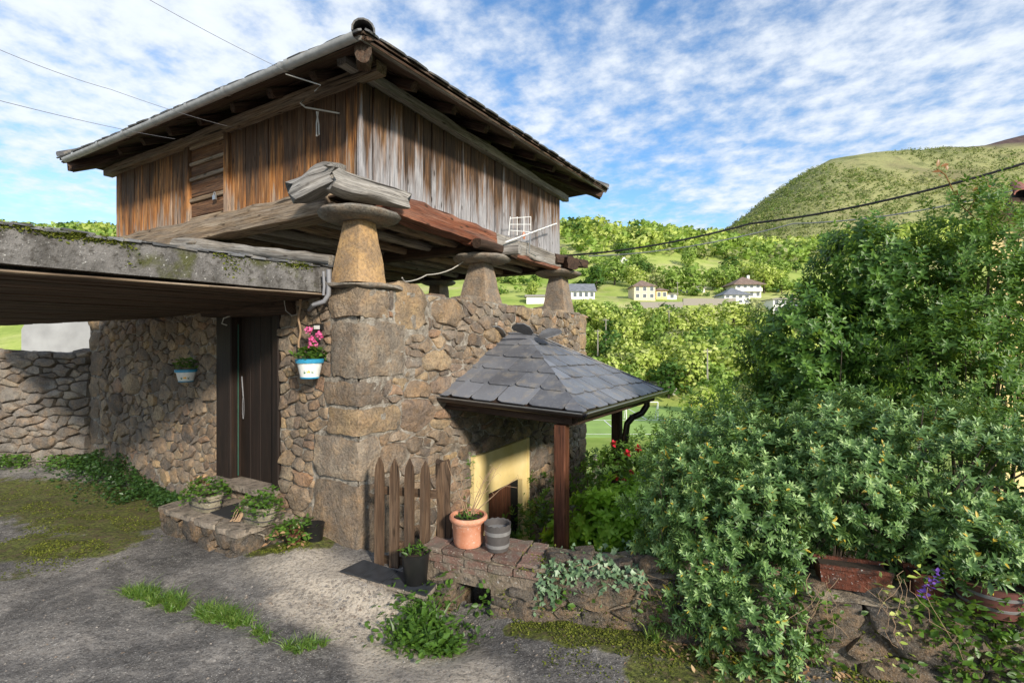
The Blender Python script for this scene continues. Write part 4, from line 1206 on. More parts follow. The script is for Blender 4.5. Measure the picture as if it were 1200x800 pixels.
for i in range(len(xs) - 1):
    for j in range(ny_ - 1):
        cx, cy = (xs[i] + xs[i + 1]) / 2, (ys[j] + ys[j + 1]) / 2
        q = Vector((cx, cy, 0)) - C0; la, lb = q.dot(DR), q.dot(DL)
        if la > .12 and lb > .12: continue
        if la > .05 and lb > 7.5: continue
        # beyond the low wall and right of the gate everything drops to the garden
        if cx > WP[0].x - .02:
            u = None; best = 9
            for k in range(len(WP) - 1):
                if WP[k].x <= cx <= WP[k + 1].x:
                    t = (cx - WP[k].x) / (WP[k + 1].x - WP[k].x); yy = WP[k].y + t * (WP[k + 1].y - WP[k].y)
                    if cy > yy + .1: best = -1
            if best < 0: continue
            if cx > 7.5 and cy > 1.6: continue
        elif la > -.0 and lb < 0 and cy > 4.5: continue
        a = i * ny_ + j; F.append((a, a + ny_, a + ny_ + 1, a + 1))
ground = npmesh('ground', V, F, M['ground'], None, smooth=True, kind='structure', attrs={'moss': mo, 'tan': ta})

# garden soil below the wall
def m_soil():
    t = NT('garden soil'); o = t.obj(); n1 = t.noise(o, 2.5, 6, .65); n2 = t.noise(o, 22, 4, .7)
    c = t.ramp(n1, [(.35, (.04, .08, .015)), (.5, (.07, .13, .02)), (.62, (.12, .10, .06))]); c = t.mix(t.rng(n2, .5, .7), c, (.05, .045, .03))
    t.pbr(c, .95, t.bump(n2, .8, .03), .1); return t.m
M['garden'] = m_soil()

# ------------------------------------------------------------ far terrain, one sheet to the horizon
prof = [(-600, -1.95), (12, -1.95), (18, -3.2), (30, -6.2), (48, -9.6), (58, -10), (88, -10), (112, -4.5), (140, 6), (158, 14.4), (170, 16.4), (205, 26), (250, 42), (300, 60), (350, 75), (430, 84), (520, 78), (700, 70), (1500, 60), (6000, 0)]
PY = [p[0] for p in prof]; PZ = [p[1] for p in prof]
def th(x, y):
    z = float(np.interp(y, PY, PZ))
    if y > 88:
        k = min(1, (y - 88) / 60)
        z += k * (3.2 * nz(x * .008, y * .008, 5) + 1.2 * nz(x * .03, y * .03, 6)) * min(2.2, y / 150)
        a = x / y
        z += sstep(200, 340, y) * (6 * sstep(-.55, -.75, a) + 3 * math.sin(a * 9))
    return z
ca = np.concatenate([np.linspace(-9, -1.5, 14), np.linspace(-1.45, 1.45, 110), np.linspace(1.6, 9, 14)])
yl = np.concatenate([[6.0], np.geomspace(8, 420, 100), np.geomspace(450, 6000, 16)])
V = []; F = []
for a in ca:
    for y in yl: V.append((a * y, y, th(a * y, y)))
nl = len(yl)
for i in range(len(ca) - 1):
    for j in range(nl - 1):
        q = i * nl + j; F.append((q, q + nl, q + nl + 1, q + 1))
npmesh('terrain', V, F, M['terrain'], None, smooth=True, kind='structure')
V = []; F = []
gx = np.linspace(-54, 54, 55); gy = np.linspace(-600, 6.0, 20)
for x in gx:
    for y in gy: V.append((x * (1 if y > -20 else 12), y, -1.955))
for i in range(54):
    for j in range(19):
        q = i * 20 + j; F.append((q, q + 20, q + 21, q + 1))
npmesh('lower_ground', V, F, M['garden'], None, smooth=True, kind='structure')
# garden strip between low wall and meadow
V = []; F = []
gx = np.linspace(-2.2, 9, 90); gy = np.linspace(2.4, 13, 90)
for x in gx:
    for y in gy: V.append((x, y, -1.9 + .04 * nz(x * 2, y * 2) + (.0 if y < 11.5 else -(y - 11.5) * .2)))
for i in range(89):
    for j in range(89):
        q = i * 90 + j; F.append((q, q + 90, q + 91, q + 1))
npmesh('garden_bed', V, F, M['garden'], None, smooth=True, kind='structure')

# mountain
V = []; F = []; hv = []
ridge = [(-.2, 60), (.20, 100), (.30, 150), (.40, 225), (.47, 272), (.54, 328), (.60, 374), (.66, 410), (.71, 420), (.77, 424), (.86, 430), (.95, 440), (1.05, 450), (1.4, 440), (2.2, 380)]
RA = [r[0] for r in ridge]; RZ = [r[1] for r in ridge]
def mh(a, y):
    """y 520..1150 front slope rising to a rounded crest, then falling away"""
    top = float(np.interp(a, RA, RZ))
    t = (y - 480) / (1120 - 480)
    base = 78
    f = sstep(0, 1.05, t) ** .8 if t < 1 else 1 - .25 * (t - 1) ** 2
    z = base + (top * 1.0 - base) * f if top > base else base - 20 + (top - base) * f
    x = a * y
    z += (14 * nz(x * .004, y * .004, 3) + 6 * nz(x * .012, y * .012, 4) + 2.0 * nz(x * .04, y * .04, 4)) * min(1, max(0, t * 2.5)) * (1 if t < 1 else .7)
    return z
ma = np.linspace(-.15, 2.4, 150); myl = np.linspace(480, 1500, 80)
for a in ma:
    for y in myl:
        z = mh(a, y); V.append((a * y, y, z))
        hv.append(sstep(360, 430, z + 30 * nz(a * 30, y * .01)) * sstep(.75, .95, a) )
nl = len(myl)
for i in range(len(ma) - 1):
    for j in range(nl - 1):
        q = i * nl + j; F.append((q, q + nl, q + nl + 1, q + 1))
npmesh('mountain', V, F, M['mountain'], None, smooth=True, kind='structure', attrs={'heath': hv})
# heather moor on the farther summit
V = []; F = []; hv = []
def mh2(a, y):
    top = float(np.interp(a, [.6, .78, .85, .95, 1.05, 1.2, 1.6, 2.4], [300, 600, 740, 790, 845, 880, 860, 600]))
    t = (y - 1500) / 500; return 200 + (top - 200) * sstep(0, 1, t) + 8 * nz(a * 20, y * .01)
ma = np.linspace(.5, 2.4, 60); myl = np.linspace(1500, 2400, 24)
for a in ma:
    for y in myl: V.append((a * y, y, mh2(a, y))); hv.append(1)
for i in range(len(ma) - 1):
    for j in range(len(myl) - 1):
        q = i * 24 + j; F.append((q, q + 24, q + 25, q + 1))
npmesh('far_mountain', V, F, M['mountain'], None, smooth=True, kind='structure', attrs={'heath': hv})

# ------------------------------------------------------------ low brick and stone wall
M['earth'] = m_concrete('earthy mortar', (.13, .10, .07), (.27, .22, .17), .5)
low = thing('low_wall', 'low mossy rubble wall with broken brick end beside the wooden gate', 'wall', (WP[0].x, WP[0].y, -.5))
def fW(u, v, d):
    p, dd, n = wpath(u); return p + n * d + UZ * v
hole = (.30, .60, -.62, -.235)
UB = 1.0                       # brick up to here
core_grid('wall_core', low, fW, 0, 8.6, -.75, .0, .06, M['earth'], .015, [hole])
TH_ = .42
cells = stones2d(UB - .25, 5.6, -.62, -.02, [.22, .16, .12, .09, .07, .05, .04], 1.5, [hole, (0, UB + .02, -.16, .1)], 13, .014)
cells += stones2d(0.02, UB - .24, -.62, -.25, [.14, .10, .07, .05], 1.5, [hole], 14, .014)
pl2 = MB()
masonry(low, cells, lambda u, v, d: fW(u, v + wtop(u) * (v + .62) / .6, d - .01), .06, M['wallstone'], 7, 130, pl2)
# capping: rough stones and mortar over the top
V = []; F = []
us = np.linspace(0, 8.6, 170); ws = np.linspace(-.02, TH_, 12)
for u in us:
    for wv in ws:
        e = 1 - (2 * wv / TH_ - 1) ** 2
        V.append(tuple(fW(u, wtop(u) - .02 + .02 * e + .028 * nz(u * 6, wv * 6, 2) * sstep(UB - .2, UB + .2, u), -wv)))
for i in range(169):
    for j in range(11):
        q = i * 12 + j; F.append((q, q + 1, q + 13, q + 12))
M['walltop'] = m_concrete('mossy wall top', (.16, .13, .095), (.36, .30, .22), .95)
npmesh('wall_top', V, F, M['walltop'], low, rn=[.4] * len(V), smooth=True)
mb = MB()
for (a, b) in ((0, 8.6),):
    n_ = 60; vs = []; fs = []
    for i in range(n_ + 1):
        u = a + (b - a) * i / n_; vs += [fW(u, wtop(u) - .03, -TH_), fW(u, -1.95, -TH_)]
    for i in range(n_): fs.append((2 * i, 2 * i + 2, 2 * i + 3, 2 * i + 1))
    o = len(vs); vs += [fW(0, -.01, 0), fW(0, -.01, -TH_), fW(0, -.7, -TH_), fW(0, -.7, 0)]; fs.append((o, o + 1, o + 2, o + 3))
    mb.add(vs, fs)
mb.build('back_face', M['wallstone'], low)
mb = MB(); hc = (hole[0] + hole[1]) / 2
mb.add([fW(hole[0], -.8, 0), fW(hole[0], hole[3], 0), fW(hole[0], hole[3], -.3), fW(hole[0], -.8, -.3), fW(hole[1], -.8, 0), fW(hole[1], hole[3], 0), fW(hole[1], hole[3], -.3), fW(hole[1], -.8, -.3)], [(0, 1, 2, 3), (4, 7, 6, 5), (1, 5, 6, 2), (3, 2, 6, 7)])
mb.build('drain_opening', M['wallstone'], low)
# brick courses on the end, laid as broken headers and stretchers
rr = random.Random(21)
z = -.03
for row, (bh, bl) in enumerate(((.055, .215), (.052, .23), (.05, .22))):
    u = -.02 + (.0 if row % 2 == 0 else -.10); zz_ = -.03 - row * .062 - .03
    end = UB + .05 - row * .25
    while u < end:
        L_ = bl * rr.uniform(.9, 1.05); c = max(u, -.01); e_ = u + L_ - .012
        if e_ - c > .05 and not (row and rr.random() < .3):
            f = lambda x, y, z_: fW(x, z_, -y)
            rock_box('brick', low, M['brick'], f, (c, -.014 + rr.uniform(-.010, .012) - (.012 if row == 0 else 0), zz_ - bh / 2), (e_, .09, zz_ + bh / 2), .006, rr.uniform(0, 99), rr.random(), 3, .03)
        u += L_
# cap bricks across the top
u = -.03
while u < 1.0:
    L_ = rr.uniform(.17, .25)
    for d_ in (0, 1):
        if d_ and rr.random() < .3: continue
        f = lambda x, y, z_: fW(x, z_, -y)
        rock_box('brick', low, M['brick'], f, (u, -.03 + d_ * .215, -.015), (u + L_ - .014, .175 + d_ * .215, .018 + rr.uniform(-.010, .008)), .012, rr.uniform(0, 99), rr.random(), 3, .04)
    u += L_
# end face towards the gate
for row in range(4):
    for k in range(2):
        c = fW(0, -.06 - row * .062, -.1 - k * .2)
        p, dd, n = wpath(0)
        mb = MB(); mb.bbox(c - dd * .015, n * .095, dd * .02, UZ * .026, .004); mb.build('brick', M['brick'], low)
# flat stones scattered over the wall top further right
for k in range(26):
    u = rr.uniform(1.0, 5.0); d = rr.uniform(.04, .34)
    P = [(u + .11 * rr.uniform(.6, 1.1) * math.cos(a), d + .08 * rr.uniform(.7, 1.1) * math.sin(a)) for a in np.linspace(0, 5.4, 7)]
    mb = MB(); stone_into(mb, P, lambda x, y, q: fW(x, wtop(x) - .0 + q, -y), .06, rr, rr.random(), .02); mb.build('stone', M['wallstone'], low, True)
pl2.build('small_stones', M['wallstone'], low, True, kind='stuff')

# ------------------------------------------------------------ dry stone wall at the left
dry = thing('dry_stone_wall', 'tall grey dry stone wall left of the stone house', 'wall', (-8, 7.55, -.3))
dp0 = Wd(0, SIDE_L - .02, 0); dpl = Vector((-1, .02, 0))
fD = lambda u, v, d: dp0 + dpl * u + Vector((0, 0, v)) + Vector((0, -1, 0)) * d
DT = 1.53
core_grid('wall_core', dry, fD, 0, 6.5, -.6, DT - .06, .12, M['wallstone'], .02)
cells = stones2d(.0, 3.4, -.5, DT, [(.13, 4), (.09, 14), (.07, 40), (.055, 90), .042, .032], 2.1, (), 31, .010)
pl3 = MB(); masonry(dry, cells, fD, .11, M['drystone'], 8, 190, pl3)
cells = stones2d(3.4, 6.5, -.5, DT, [(.12, 20), .09, .06], 2.3, (), 32, .010)
masonry(dry, cells, fD, .09, M['drystone'], 9, 0, pl3)
u = 0
while u < 6.5:
    L_ = rr.uniform(.18, .5); P = [(u, -.05), (u + L_ * .95, -.07), (u + L_ * .96, .45), (u, .45)]
    if u < 3: mb = MB()
    else: mb = pl3
    stone_into(mb, P, lambda x, y, d: dp0 + dpl * x + Vector((0, y, DT - .06 + d)), rr.uniform(.06, .11), rr, rr.random(), .03)
    if u < 3: mb.build('cap_stone', M['drystone'], dry, True)
    u += L_
pl3.build('small_stones', M['drystone'], dry, True, kind='stuff')
mb = MB(); mb.box(dp0 + dpl * 3.25 + Vector((0, .28, .45)), Vector((3.25, 0, 0)), Vector((0, .2, 0)), UZ * 1.0); mb.build('back_core', M['wallstone'], dry)

# ------------------------------------------------------------ stone step before the door
step = thing('stone_step', 'low stone step of flat slabs in front of the dark plank door', 'step', Wd(-.3, 1.6, -.4))
SX0, SX1, SY0, SY1, SZ = -.60, -.0, .95, 2.36, -.085
mb = MB(); mb.box(Wd((SX0 + SX1) / 2 + .02, (SY0 + SY1) / 2, -.30), DR * (.27), DL * ((SY1 - SY0) / 2 - .03), UZ * .18); mb.build('step_core', M['mortar'], step)
fS = lambda u, v, d: Wd(SX0 - d + .02, u, v)
fS2 = lambda u, v, d: Wd(u, SY0 - d + .02, v)
pl4 = MB()
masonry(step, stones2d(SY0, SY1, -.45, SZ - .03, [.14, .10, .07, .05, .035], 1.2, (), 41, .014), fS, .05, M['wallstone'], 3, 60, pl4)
masonry(step, stones2d(SX0, SX1, -.45, SZ - .03, [.12, .08, .05, .035], 1.2, (), 42, .014), fS2, .05, M['wallstone'], 4, 30, pl4)
pl4.build('small_stones', M['wallstone'], step, True, kind='stuff')
cells = stones2d(SX0 - .03, SX1, SY0 - .03, SY1 + .03, [.26, .18, .13, .1], 1.0, (), 43, .012)
for P in cells:
    mb = MB(); vs = [Wd(p[0], p[1], SZ + rr.uniform(-.004, .008)) for p in chaikin(P, .12)]
    mb.prism(vs, -UZ * .05, rn=rr.random()); mb.build('slab', M['stone_slab'], step)
# rubber mat on the step
mb = MB(); mb.box(Wd(-.25, 1.5, SZ + .012), DR * .2, DL * .22, UZ * .006); tag(mb.build('door_mat', M['mat'], None), 'black rubber mat on the stone step between two planters', 'mat')

# ------------------------------------------------------------ black tiles before the gate
tp = thing('tile_threshold', 'strip of black floor tiles laid in front of the picket gate', 'tiles', (-1.0, 3.95, -.25))
TL = [UZ_(398, 668, -.235), UZ_(500, 697, -.235)]; TLb = [UZ_(426, 655, -.235), UZ_(512, 683, -.235)]
for k in range(4):
    t0, t1 = k / 4 + .006, (k + 1) / 4 - .006
    mb = MB(); mb.prism([TL[0].lerp(TL[1], t0), TL[0].lerp(TL[1], t1), TLb[0].lerp(TLb[1], t1), TLb[0].lerp(TLb[1], t0)], -UZ * .014); mb.build('tile', M['slate_tile'], tp)
mb = MB(); mb.prism([TL[0] - UZ * .01, TL[1] - UZ * .01, TLb[1] - UZ * .01, TLb[0] - UZ * .01], -UZ * .03); mb.build('mortar_bed', M['stone_slab'], tp)

# ------------------------------------------------------------ picket gate
gate = thing('picket_gate', 'small weathered wooden gate of four pointed pickets', 'gate', UP(470, 660, 4.2))
for (px, top, bot, yy) in ((445, 535, 662, 4.26), (462.5, 537, 668, 4.22), (480, 537, 668, 4.18), (498.5, 540, 655, 4.14)):
    cb, ct = UP(px - .5, bot, yy), UP(px, top, yy); hw = .043
    dirx = Vector((.97, -.24, 0)); dn = Vector((-.24, -.97, 0))
    zb, zt2 = cb.z, ct.z; h = zt2 - zb; vs = []; g = []; fs = []
    o = RND.uniform(0, 40)
    prof_ = [(-hw, 0), (hw, 0), (hw * .98, h * .84), (hw * .72, h * .93), (.0, h), (-hw * .75, h * .925), (-hw * .98, h * .84)]
    for s_ in (-.013, .013):
        for (x, z) in prof_:
            vs.append(Vector((cb.x, cb.y, zb + z)) + dirx * (x + (ct.x - cb.x) * z / h) + dn * (-s_)); g.append((z, x + o, s_))
    k = len(prof_); fs = [tuple(range(k)), tuple(range(2 * k - 1, k - 1, -1))] + [((i + 1) % k, i, k + i, k + (i + 1) % k) for i in range(k)]
    mb = MB(); mb.add(vs, fs, g, RND.random()); mb.build('picket', M['picket'], gate)
for (py0, py1) in ((574, 579), (655, 661)):
    a, b = UP(450, py0, 4.30), UP(512, py1, 4.14); mb = MB()
    mb.bbox((a + b) / 2, (b - a) / 2, UZ * .035, Vector((.24, .97, 0)) * .012, .004); mb.build('rail', M['picket'], gate)
mb = MB(); a, b = UP(521, 660, 4.22), UP(520, 541, 4.22)
mb.beam(a, b, .13, .10, up=Vector((0, 1, 0)), n=12, rough=.03, round_=.5, endrag=.06)
tag(mb.build('gate_post', M['picket'], None, True), 'gnarled thick wooden post between the pickets and terracotta pot', 'post')

# ------------------------------------------------------------ pots
def lathe_obj(name, prof, c, mat, parent, n=28, **k):
    mb = MB(); mb.lathe(prof, c, n, **k); return mb.build(name, mat, parent, True)
def soil(c, r, parent):
    lathe_obj('soil', [(r, 0), (r * .5, .008), (0, .012)], c, M['soil'], parent, 14)
pc_ = UP(549, 636, 4.03); pc_.z = .024
pot = thing('terracotta_pot', 'round terracotta pot with dry twiggy plant on the brick wall end', 'plant pot', pc_)
s = .150 / .150
lathe_obj('pot_body', [(.095, 0), (.112, .004), (.118, .02), (.121, .028), (.135, .185), (.139, .19), (.150, .205), (.158, .22), (.158, .235), (.148, .245), (.132, .243), (.128, .20), (0, .20)], pc_, M['terracotta'], pot)
soil(pc_ + UZ * .212, .128, pot)
pb2 = UP(583, 645, 3.93); pb2.z = .024
pot2 = thing('barrel_pot', 'small empty charcoal barrel pot with scalloped rim beside the terracotta pot', 'plant pot', pb2)
K = 28; vs = []; fs = []; mb = MB()
profB = [(.078, 0), (.088, .004), (.092, .03), (.100, .10), (.106, .17), (.109, .212), (.098, .205), (.094, .08), (0, .075)]
for i, (r, z) in enumerate(profB):
    for k in range(K):
        t = 2 * math.pi * k / K; zz_ = z + (.008 * abs(math.sin(t * 7)) if i in (5, 6) else 0)
        vs.append(pb2 + Vector((r * math.cos(t), r * math.sin(t), zz_)))
for i in range(len(profB) - 1):
    for k in range(K):
        k2 = (k + 1) % K; fs.append((i * K + k, i * K + k2, (i + 1) * K + k2, (i + 1) * K + k))
mb.add(vs, fs, None, .5); mb.build('pot_body', M['barrel'], pot2, True)
for (z0, z1, r0, r1) in ((.035, .062, .0965, .099), (.135, .165, .106, .109)):
    lathe_obj('band', [(r0 - .006, z0), (r0, z0), (r1, z1), (r1 - .006, z1)], pb2, M['barrel_grey'], pot2)
pk = UP(487, 684, 3.93); pk.z = -.235
pot3 = thing('black_pot', 'black plastic pot with small seedlings on the black tiles', 'plant pot', pk)
lathe_obj('pot_body', [(.088, 0), (.092, .003), (.110, .225), (.116, .228), (.117, .242), (.108, .243), (.104, .2), (0, .2)], pk, M['black_plastic'], pot3)
soil(pk + UZ * .205, .104, pot3)
# half barrel planters on the step
def planter(px, py, depth, rot, label, seed):
    c = UZ_(px, py, SZ + .004)
    t_ = thing('trough_planter', label, 'planter', c)
    Rm = Matrix.Rotation(rot, 3, 'Z'); vs = []; fs = []; mb = MB(); K = 28
    pr = [(.80, 0), (.86, .01), (.93, .07), (1.0, .15), (1.05, .155), (1.06, .175), (.98, .178), (.93, .14), (0, .14)]
    for (r, z) in pr:
        for k in range(K):
            a = 2 * math.pi * k / K; x, y = math.cos(a), math.sin(a)
            x = math.copysign(abs(x) ** .55, x) * .215 * r; y = math.copysign(abs(y) ** .7, y) * .105 * r
            vs.append(c + Rm @ Vector((x, y, z)))
    for i in range(len(pr) - 1):
        for k in range(K):
            k2 = (k + 1) % K; fs.append((i * K + k, i * K + k2, (i + 1) * K + k2, (i + 1) * K + k))
    mb.add(vs, fs, None, .5); mb.build('planter_body', M['trough'], t_, True)
    for z in (.05, .12):
        mb = MB(); K = 28; pts = []
        for k in range(K + 1):
            a = 2 * math.pi * k / K; x, y = math.cos(a), math.sin(a); r = .915 + (z - .05) * 1.0 + .03
            pts.append(c + Rm @ Vector((math.copysign(abs(x) ** .55, x) * .215 * r, math.copysign(abs(y) ** .7, y) * .105 * r, z)))
        mb.tube(pts, .006, 5); mb.build('band', M['barrel'], t_, True)
    soil(c + UZ * .145, .1, t_)
    return t_, c
plA, cA = planter(241, 596, 0, math.radians(150), 'left of the two beige barrel planters on the step, full of parsley-like leaves', 1)
plB, cB = planter(303, 611, 0, math.radians(150), 'right beige barrel planter with dried roots hanging over the step edge', 2)
# hanging pots on the door side
def hang(px, py, a_out, r, h, label, band):
    b, z = LP(px, py, -a_out); c = Wd(-a_out, b, z)
    t_ = thing('hanging_pot', label, 'hanging pot', c)
    lathe_obj('pot_body', [(r * .62, 0), (r * .68, .004), (r * .92, h * .8), (r, h * .82), (r * 1.02, h), (r * .9, h * 1.0), (r * .85, h * .85), (0, h * .85)], c, M['pot_white'], t_)
    lathe_obj('rim_band', [(r * .985, h * .80), (r * 1.03, h * .81), (r * 1.05, h * 1.01), (r * 1.0, h * 1.02)], c, M['pot_blue'], t_)
    lathe_obj('foot_band', [(r * .63, -.002), (r * .70, .0), (r * .72, h * .07), (r * .69, h * .08)], c, M['pot_blue'], t_)
    soil(c + UZ * (h * .9), r * .86, t_)
    # painted flower on the glaze: thin raised petals facing the viewer
    nrm = Vector((-c.x, -c.y, 0)).normalized(); sd = Vector((-nrm.y, nrm.x, 0))
    def onpot(x, y):
        rr_ = r * (.68 + .26 * (y / h)) + .0015; ang = x / rr_
        return c + (nrm * math.cos(ang) + sd * math.sin(ang)) * rr_ + UZ * y
    for (ang, mat, L0, L1, w0, name) in [(a_, 'paint_yellow', .0, .028, .011, 'painted_petal') for a_ in np.linspace(0, 5.2, 6)] + [(a_, 'paint_green', .026, .055, .009, 'painted_leaf') for a_ in (-.5, -.1, -2.6, 3.4, .5)]:
        mb = MB(); cx, cy = -.012, h * .42; u_ = Vector((math.cos(ang), math.sin(ang))); v_ = Vector((-u_.y, u_.x))
        P = []
        for (s_, q_) in ((L0, 0), ((L0 + L1) / 2, w0), (L1, 0), ((L0 + L1) / 2, -w0)):
            w2 = u_ * s_ + v_ * q_; P.append(onpot(cx + w2.x, cy + w2.y))
        mb.prism(P, nrm * -.001); mb.build(name, M[mat], t_)
    mb = MB(); mb.tube([Wd(.0, b, z + h * .9), c + UZ * h * .9 + DR * r, Wd(.0, b, z + h * .5)], .006, 6); mb.build('bracket', M['metal'], t_)
    return t_, c
hpA, hA = hang(363, 443, .15, .125, .185, 'white pot with blue rim and painted flower, pink geranium, hung right of the door', 1)
hpB, hB = hang(218, 447, .13, .115, .145, 'small white pot with blue rim hung on the stone wall left of the door', 1)

# things on and around the low wall at the right
def ptpath(px, py, z): return UZ_(px, py, z)
wz = .11
tA = thing('planter_trough', 'long rectangular terracotta trough on the low wall under the shrub', 'planter', ptpath(1008, 688, wz))
def trough(parent, p, q, wd, h, mat):
    d = (q - p).normalized(); n = Vector((d.y, -d.x, 0)); mb = MB(); L_ = (q - p).length
    sec = [(-wd * .40, 0), (wd * .40, 0), (wd * .47, h * .85), (wd * .53, h * .86), (wd * .53, h), (wd * .42, h), (wd * .40, h * .8), (-wd * .40, h * .8), (-wd * .42, h), (-wd * .53, h), (-wd * .53, h * .86), (-wd * .47, h * .85)]
    vs = []; k = len(sec)
    for s_, kk in ((0, 1), (1, -1)):
        for (a, z) in sec: vs.append((p if s_ == 0 else q) + n * a + UZ * z + d * kk * (.02 * (1 - z / h)))
    fs = [tuple(range(k)), tuple(range(2 * k - 1, k - 1, -1))] + [((i + 1) % k, i, k + i, k + (i + 1) % k) for i in range(k)]
    mb.add(vs, fs); mb.build('trough_body', mat, parent)
    mb = MB(); mb.box((p + q) / 2 + UZ * h * .82, d * (L_ / 2 - .02), n * wd * .4, UZ * .008); mb.build('soil', M['soil'], parent)
a = ptpath(965, 688, wz); b = ptpath(1053, 700, wz); off = Vector((.0, .08, 0))
trough(tA, a + off, b + off, .17, .15, M['terracotta_dark'])
tB = thing('planter_trough', 'terracotta trough with purple flowers on the low wall, right of the longer trough', 'planter', ptpath(1098, 706, wz))
a = ptpath(1078, 702, wz); b = ptpath(1119, 708, wz)
trough(tB, a + off * 1.2, b + off * 1.2, .17, .15, M['terracotta_dark'])
cC = ptpath(1176, 722, wz) + off
tC = thing('barrel_planter', 'brown barrel planter with pale bands on the low wall at far right', 'planter', cC)
lathe_obj('pot_body', [(.13, 0), (.14, .004), (.165, .12), (.17, .17), (.15, .17), (.145, .13), (0, .13)], cC, M['barrel_brown'], tC)
lathe_obj('band', [(.150, .05), (.153, .05), (.158, .065), (.155, .067)], cC, M['barrel_grey'], tC)
lathe_obj('band', [(.163, .12), (.168, .12), (.172, .138), (.166, .139)], cC, M['barrel_grey'], tC)
soil(cC + UZ * .135, .145, tC)
# lone pot at the house corner
cD = UZ_(345, 640, -.26)
tD = thing('clay_pot', 'small reddish clay pot overgrown with succulents at the house corner', 'plant pot', cD)
lathe_obj('pot_body', [(.06, 0), (.065, .003), (.085, .12), (.092, .125), (.092, .145), (.08, .145), (0, .13)], cD, M['terracotta_dark'], tD)
cE = UP(368, 622, 4.66); cE.z = -.22
tE = thing('black_bucket', 'small black bucket behind the succulents at the house corner', 'bucket', cE)
lathe_obj('bucket_body', [(.07, 0), (.075, .003), (.095, .17), (.099, .175), (.09, .175), (0, .1)], cE, M['black_plastic'], tE)

# ------------------------------------------------------------ small fittings
# solar lamp
b, z = LP(380, 383, 0)
la = thing('solar_lamp', 'small black solar lamp on the stone wall above the geranium', 'lamp', Wd(0, b, z))
mb = MB(); mb.bbox(Wd(-.045, b, z), DL * .05, DR * .04, UZ * .03, .01); mb.build('lamp_case', M['black_plastic'], la)
mb = MB(); mb.box(Wd(-.0885, b, z - .006), DL * .04, DR * .002, UZ * .018); mb.build('lamp_lens', M['pot_white'], la)
# drain pipes by the canopy end
mb = MB()
c0 = Wd(-.10, .20, 0)
def gp_(px, py): return UP(px, py, 4.62)
mb.tube([gp_(385, 316), gp_(385.5, 330), gp_(385, 345), gp_(380, 353), gp_(368, 357), gp_(350, 361) + Vector((0, .25, 0))], .022, 10)
mb.tube([gp_(379, 318), gp_(380, 335), gp_(379, 346)], .014, 8)
tag(mb.build('drain_pipe', M['wire_grey'], None, True), 'thin grey drain pipe bending down at the end of the concrete canopy', 'pipe')
mb = MB(); rr = random.Random(8)
q0 = UP(351, 349, 4.9); pts = [q0 + Vector((.012 * math.sin(k * 1.3), 0, -k * .055)) for k in range(12)]
mb.tube(pts, .010, 6)
mb.tube([q0 + Vector((.02 * math.cos(t * 2), 0, -.08 * math.sin(t))) for t in np.linspace(0, 5, 16)], .008, 6)
tag(mb.build('twine_hank', M['rope'], None, True), 'hank of brown twine hanging from the lintel above the geranium pot', 'twine')
mb = MB(); q0 = UP(340, 348, 4.95)
mb.tube([q0, UP(333, 352, 4.93), UP(335, 364, 4.93), UP(342, 370, 4.95), UP(349, 368, 4.95)], .004, 6)
tag(mb.build('wire_loop', M['cord'], None, True), 'thin pale wire loop dangling from the lintel beside the twine', 'wire')
mb = MB(); mb.tube([UP(271, 361, 5.45), UP(270, 370, 5.45), UP(262, 373, 5.45), UP(260, 379, 5.45), UP(266, 381, 5.45)], .007, 6)
tag(mb.build('hook', M['cord'], None, True), 'bent pale hook on the lintel over the left door post', 'hook')
# clothes line bracket under the eave
mb = MB(); yb_ = Wd(A0 - .3, 1.0, 0).y
mb.tube([UP(352, 121, yb_), UP(358, 126, yb_), UP(398, 133, yb_)], .009, 6); mb.tube([UP(352, 121, yb_), UP(358, 116, yb_ + .3)], .008, 6)
t_ = thing('line_bracket', 'pale metal clothes line bracket with hanging cord under the left eave', 'bracket', UP(372, 130, yb_))
mb.build('rod', M['cord'], t_, True)
mb = MB(); mb.tube([UP(371, 131, yb_), UP(373.5, 145, yb_), UP(374, 158, yb_), UP(371, 160, yb_), UP(371, 145, yb_), UP(373, 131, yb_)], .008, 6); mb.build('cord', M['cord'], t_, True)
mb = MB(); mb.tube([UP(335, 87, 4.6), UP(376, 100, 4.6), UP(369, 107, 4.7)], .006, 6)
tag(mb.build('wire_hook', M['cord'], None, True), 'thin bent wire reaching under the granary eave near its corner', 'wire')
# tv antenna
ya_ = lambda px, py, o=.25: (lambda r: Wd(r[0], A0 - o, r[1]))(RP(px, py, A0 - o))
an = thing('tv_antenna', 'white yagi tv antenna fixed low on the granary side wall', 'antenna', ya_(615, 275))
mb = MB(); mb.tube([ya_(592, 284), ya_(652, 262)], .012, 6); mb.build('boom', M['white_paint'], an, True)
for k in range(3):
    mb = MB(); p, q = ya_(598 + 0 * k, 256 + 7 * k), ya_(622, 254 + 9 * k); mb.tube([p, q], .006, 5); mb.build('reflector_rod', M['white_paint'], an, True)
for k in range(4):
    mb = MB(); px = 598 + k * 8; mb.tube([ya_(px, 254), ya_(px - 2 * (k == 0), 276)], .006, 5); mb.build('reflector_bar', M['white_paint'], an, True)
for k in range(9):
    t = .25 + k * .08; c = ya_(592, 284).lerp(ya_(652, 262), t); mb = MB(); mb.tube([c - DL * .09 , c + DL * .09], .004, 5); mb.build('director', M['metal'], an, True)
mb = MB(); c = ya_(614, 276); mb.tube([c + DR * .03 * math.cos(t) + UZ * .05 * math.sin(t) + DL * 0 for t in np.linspace(0, 6.28, 12)], .008, 6); mb.build('dipole', M['orange'], an, True)
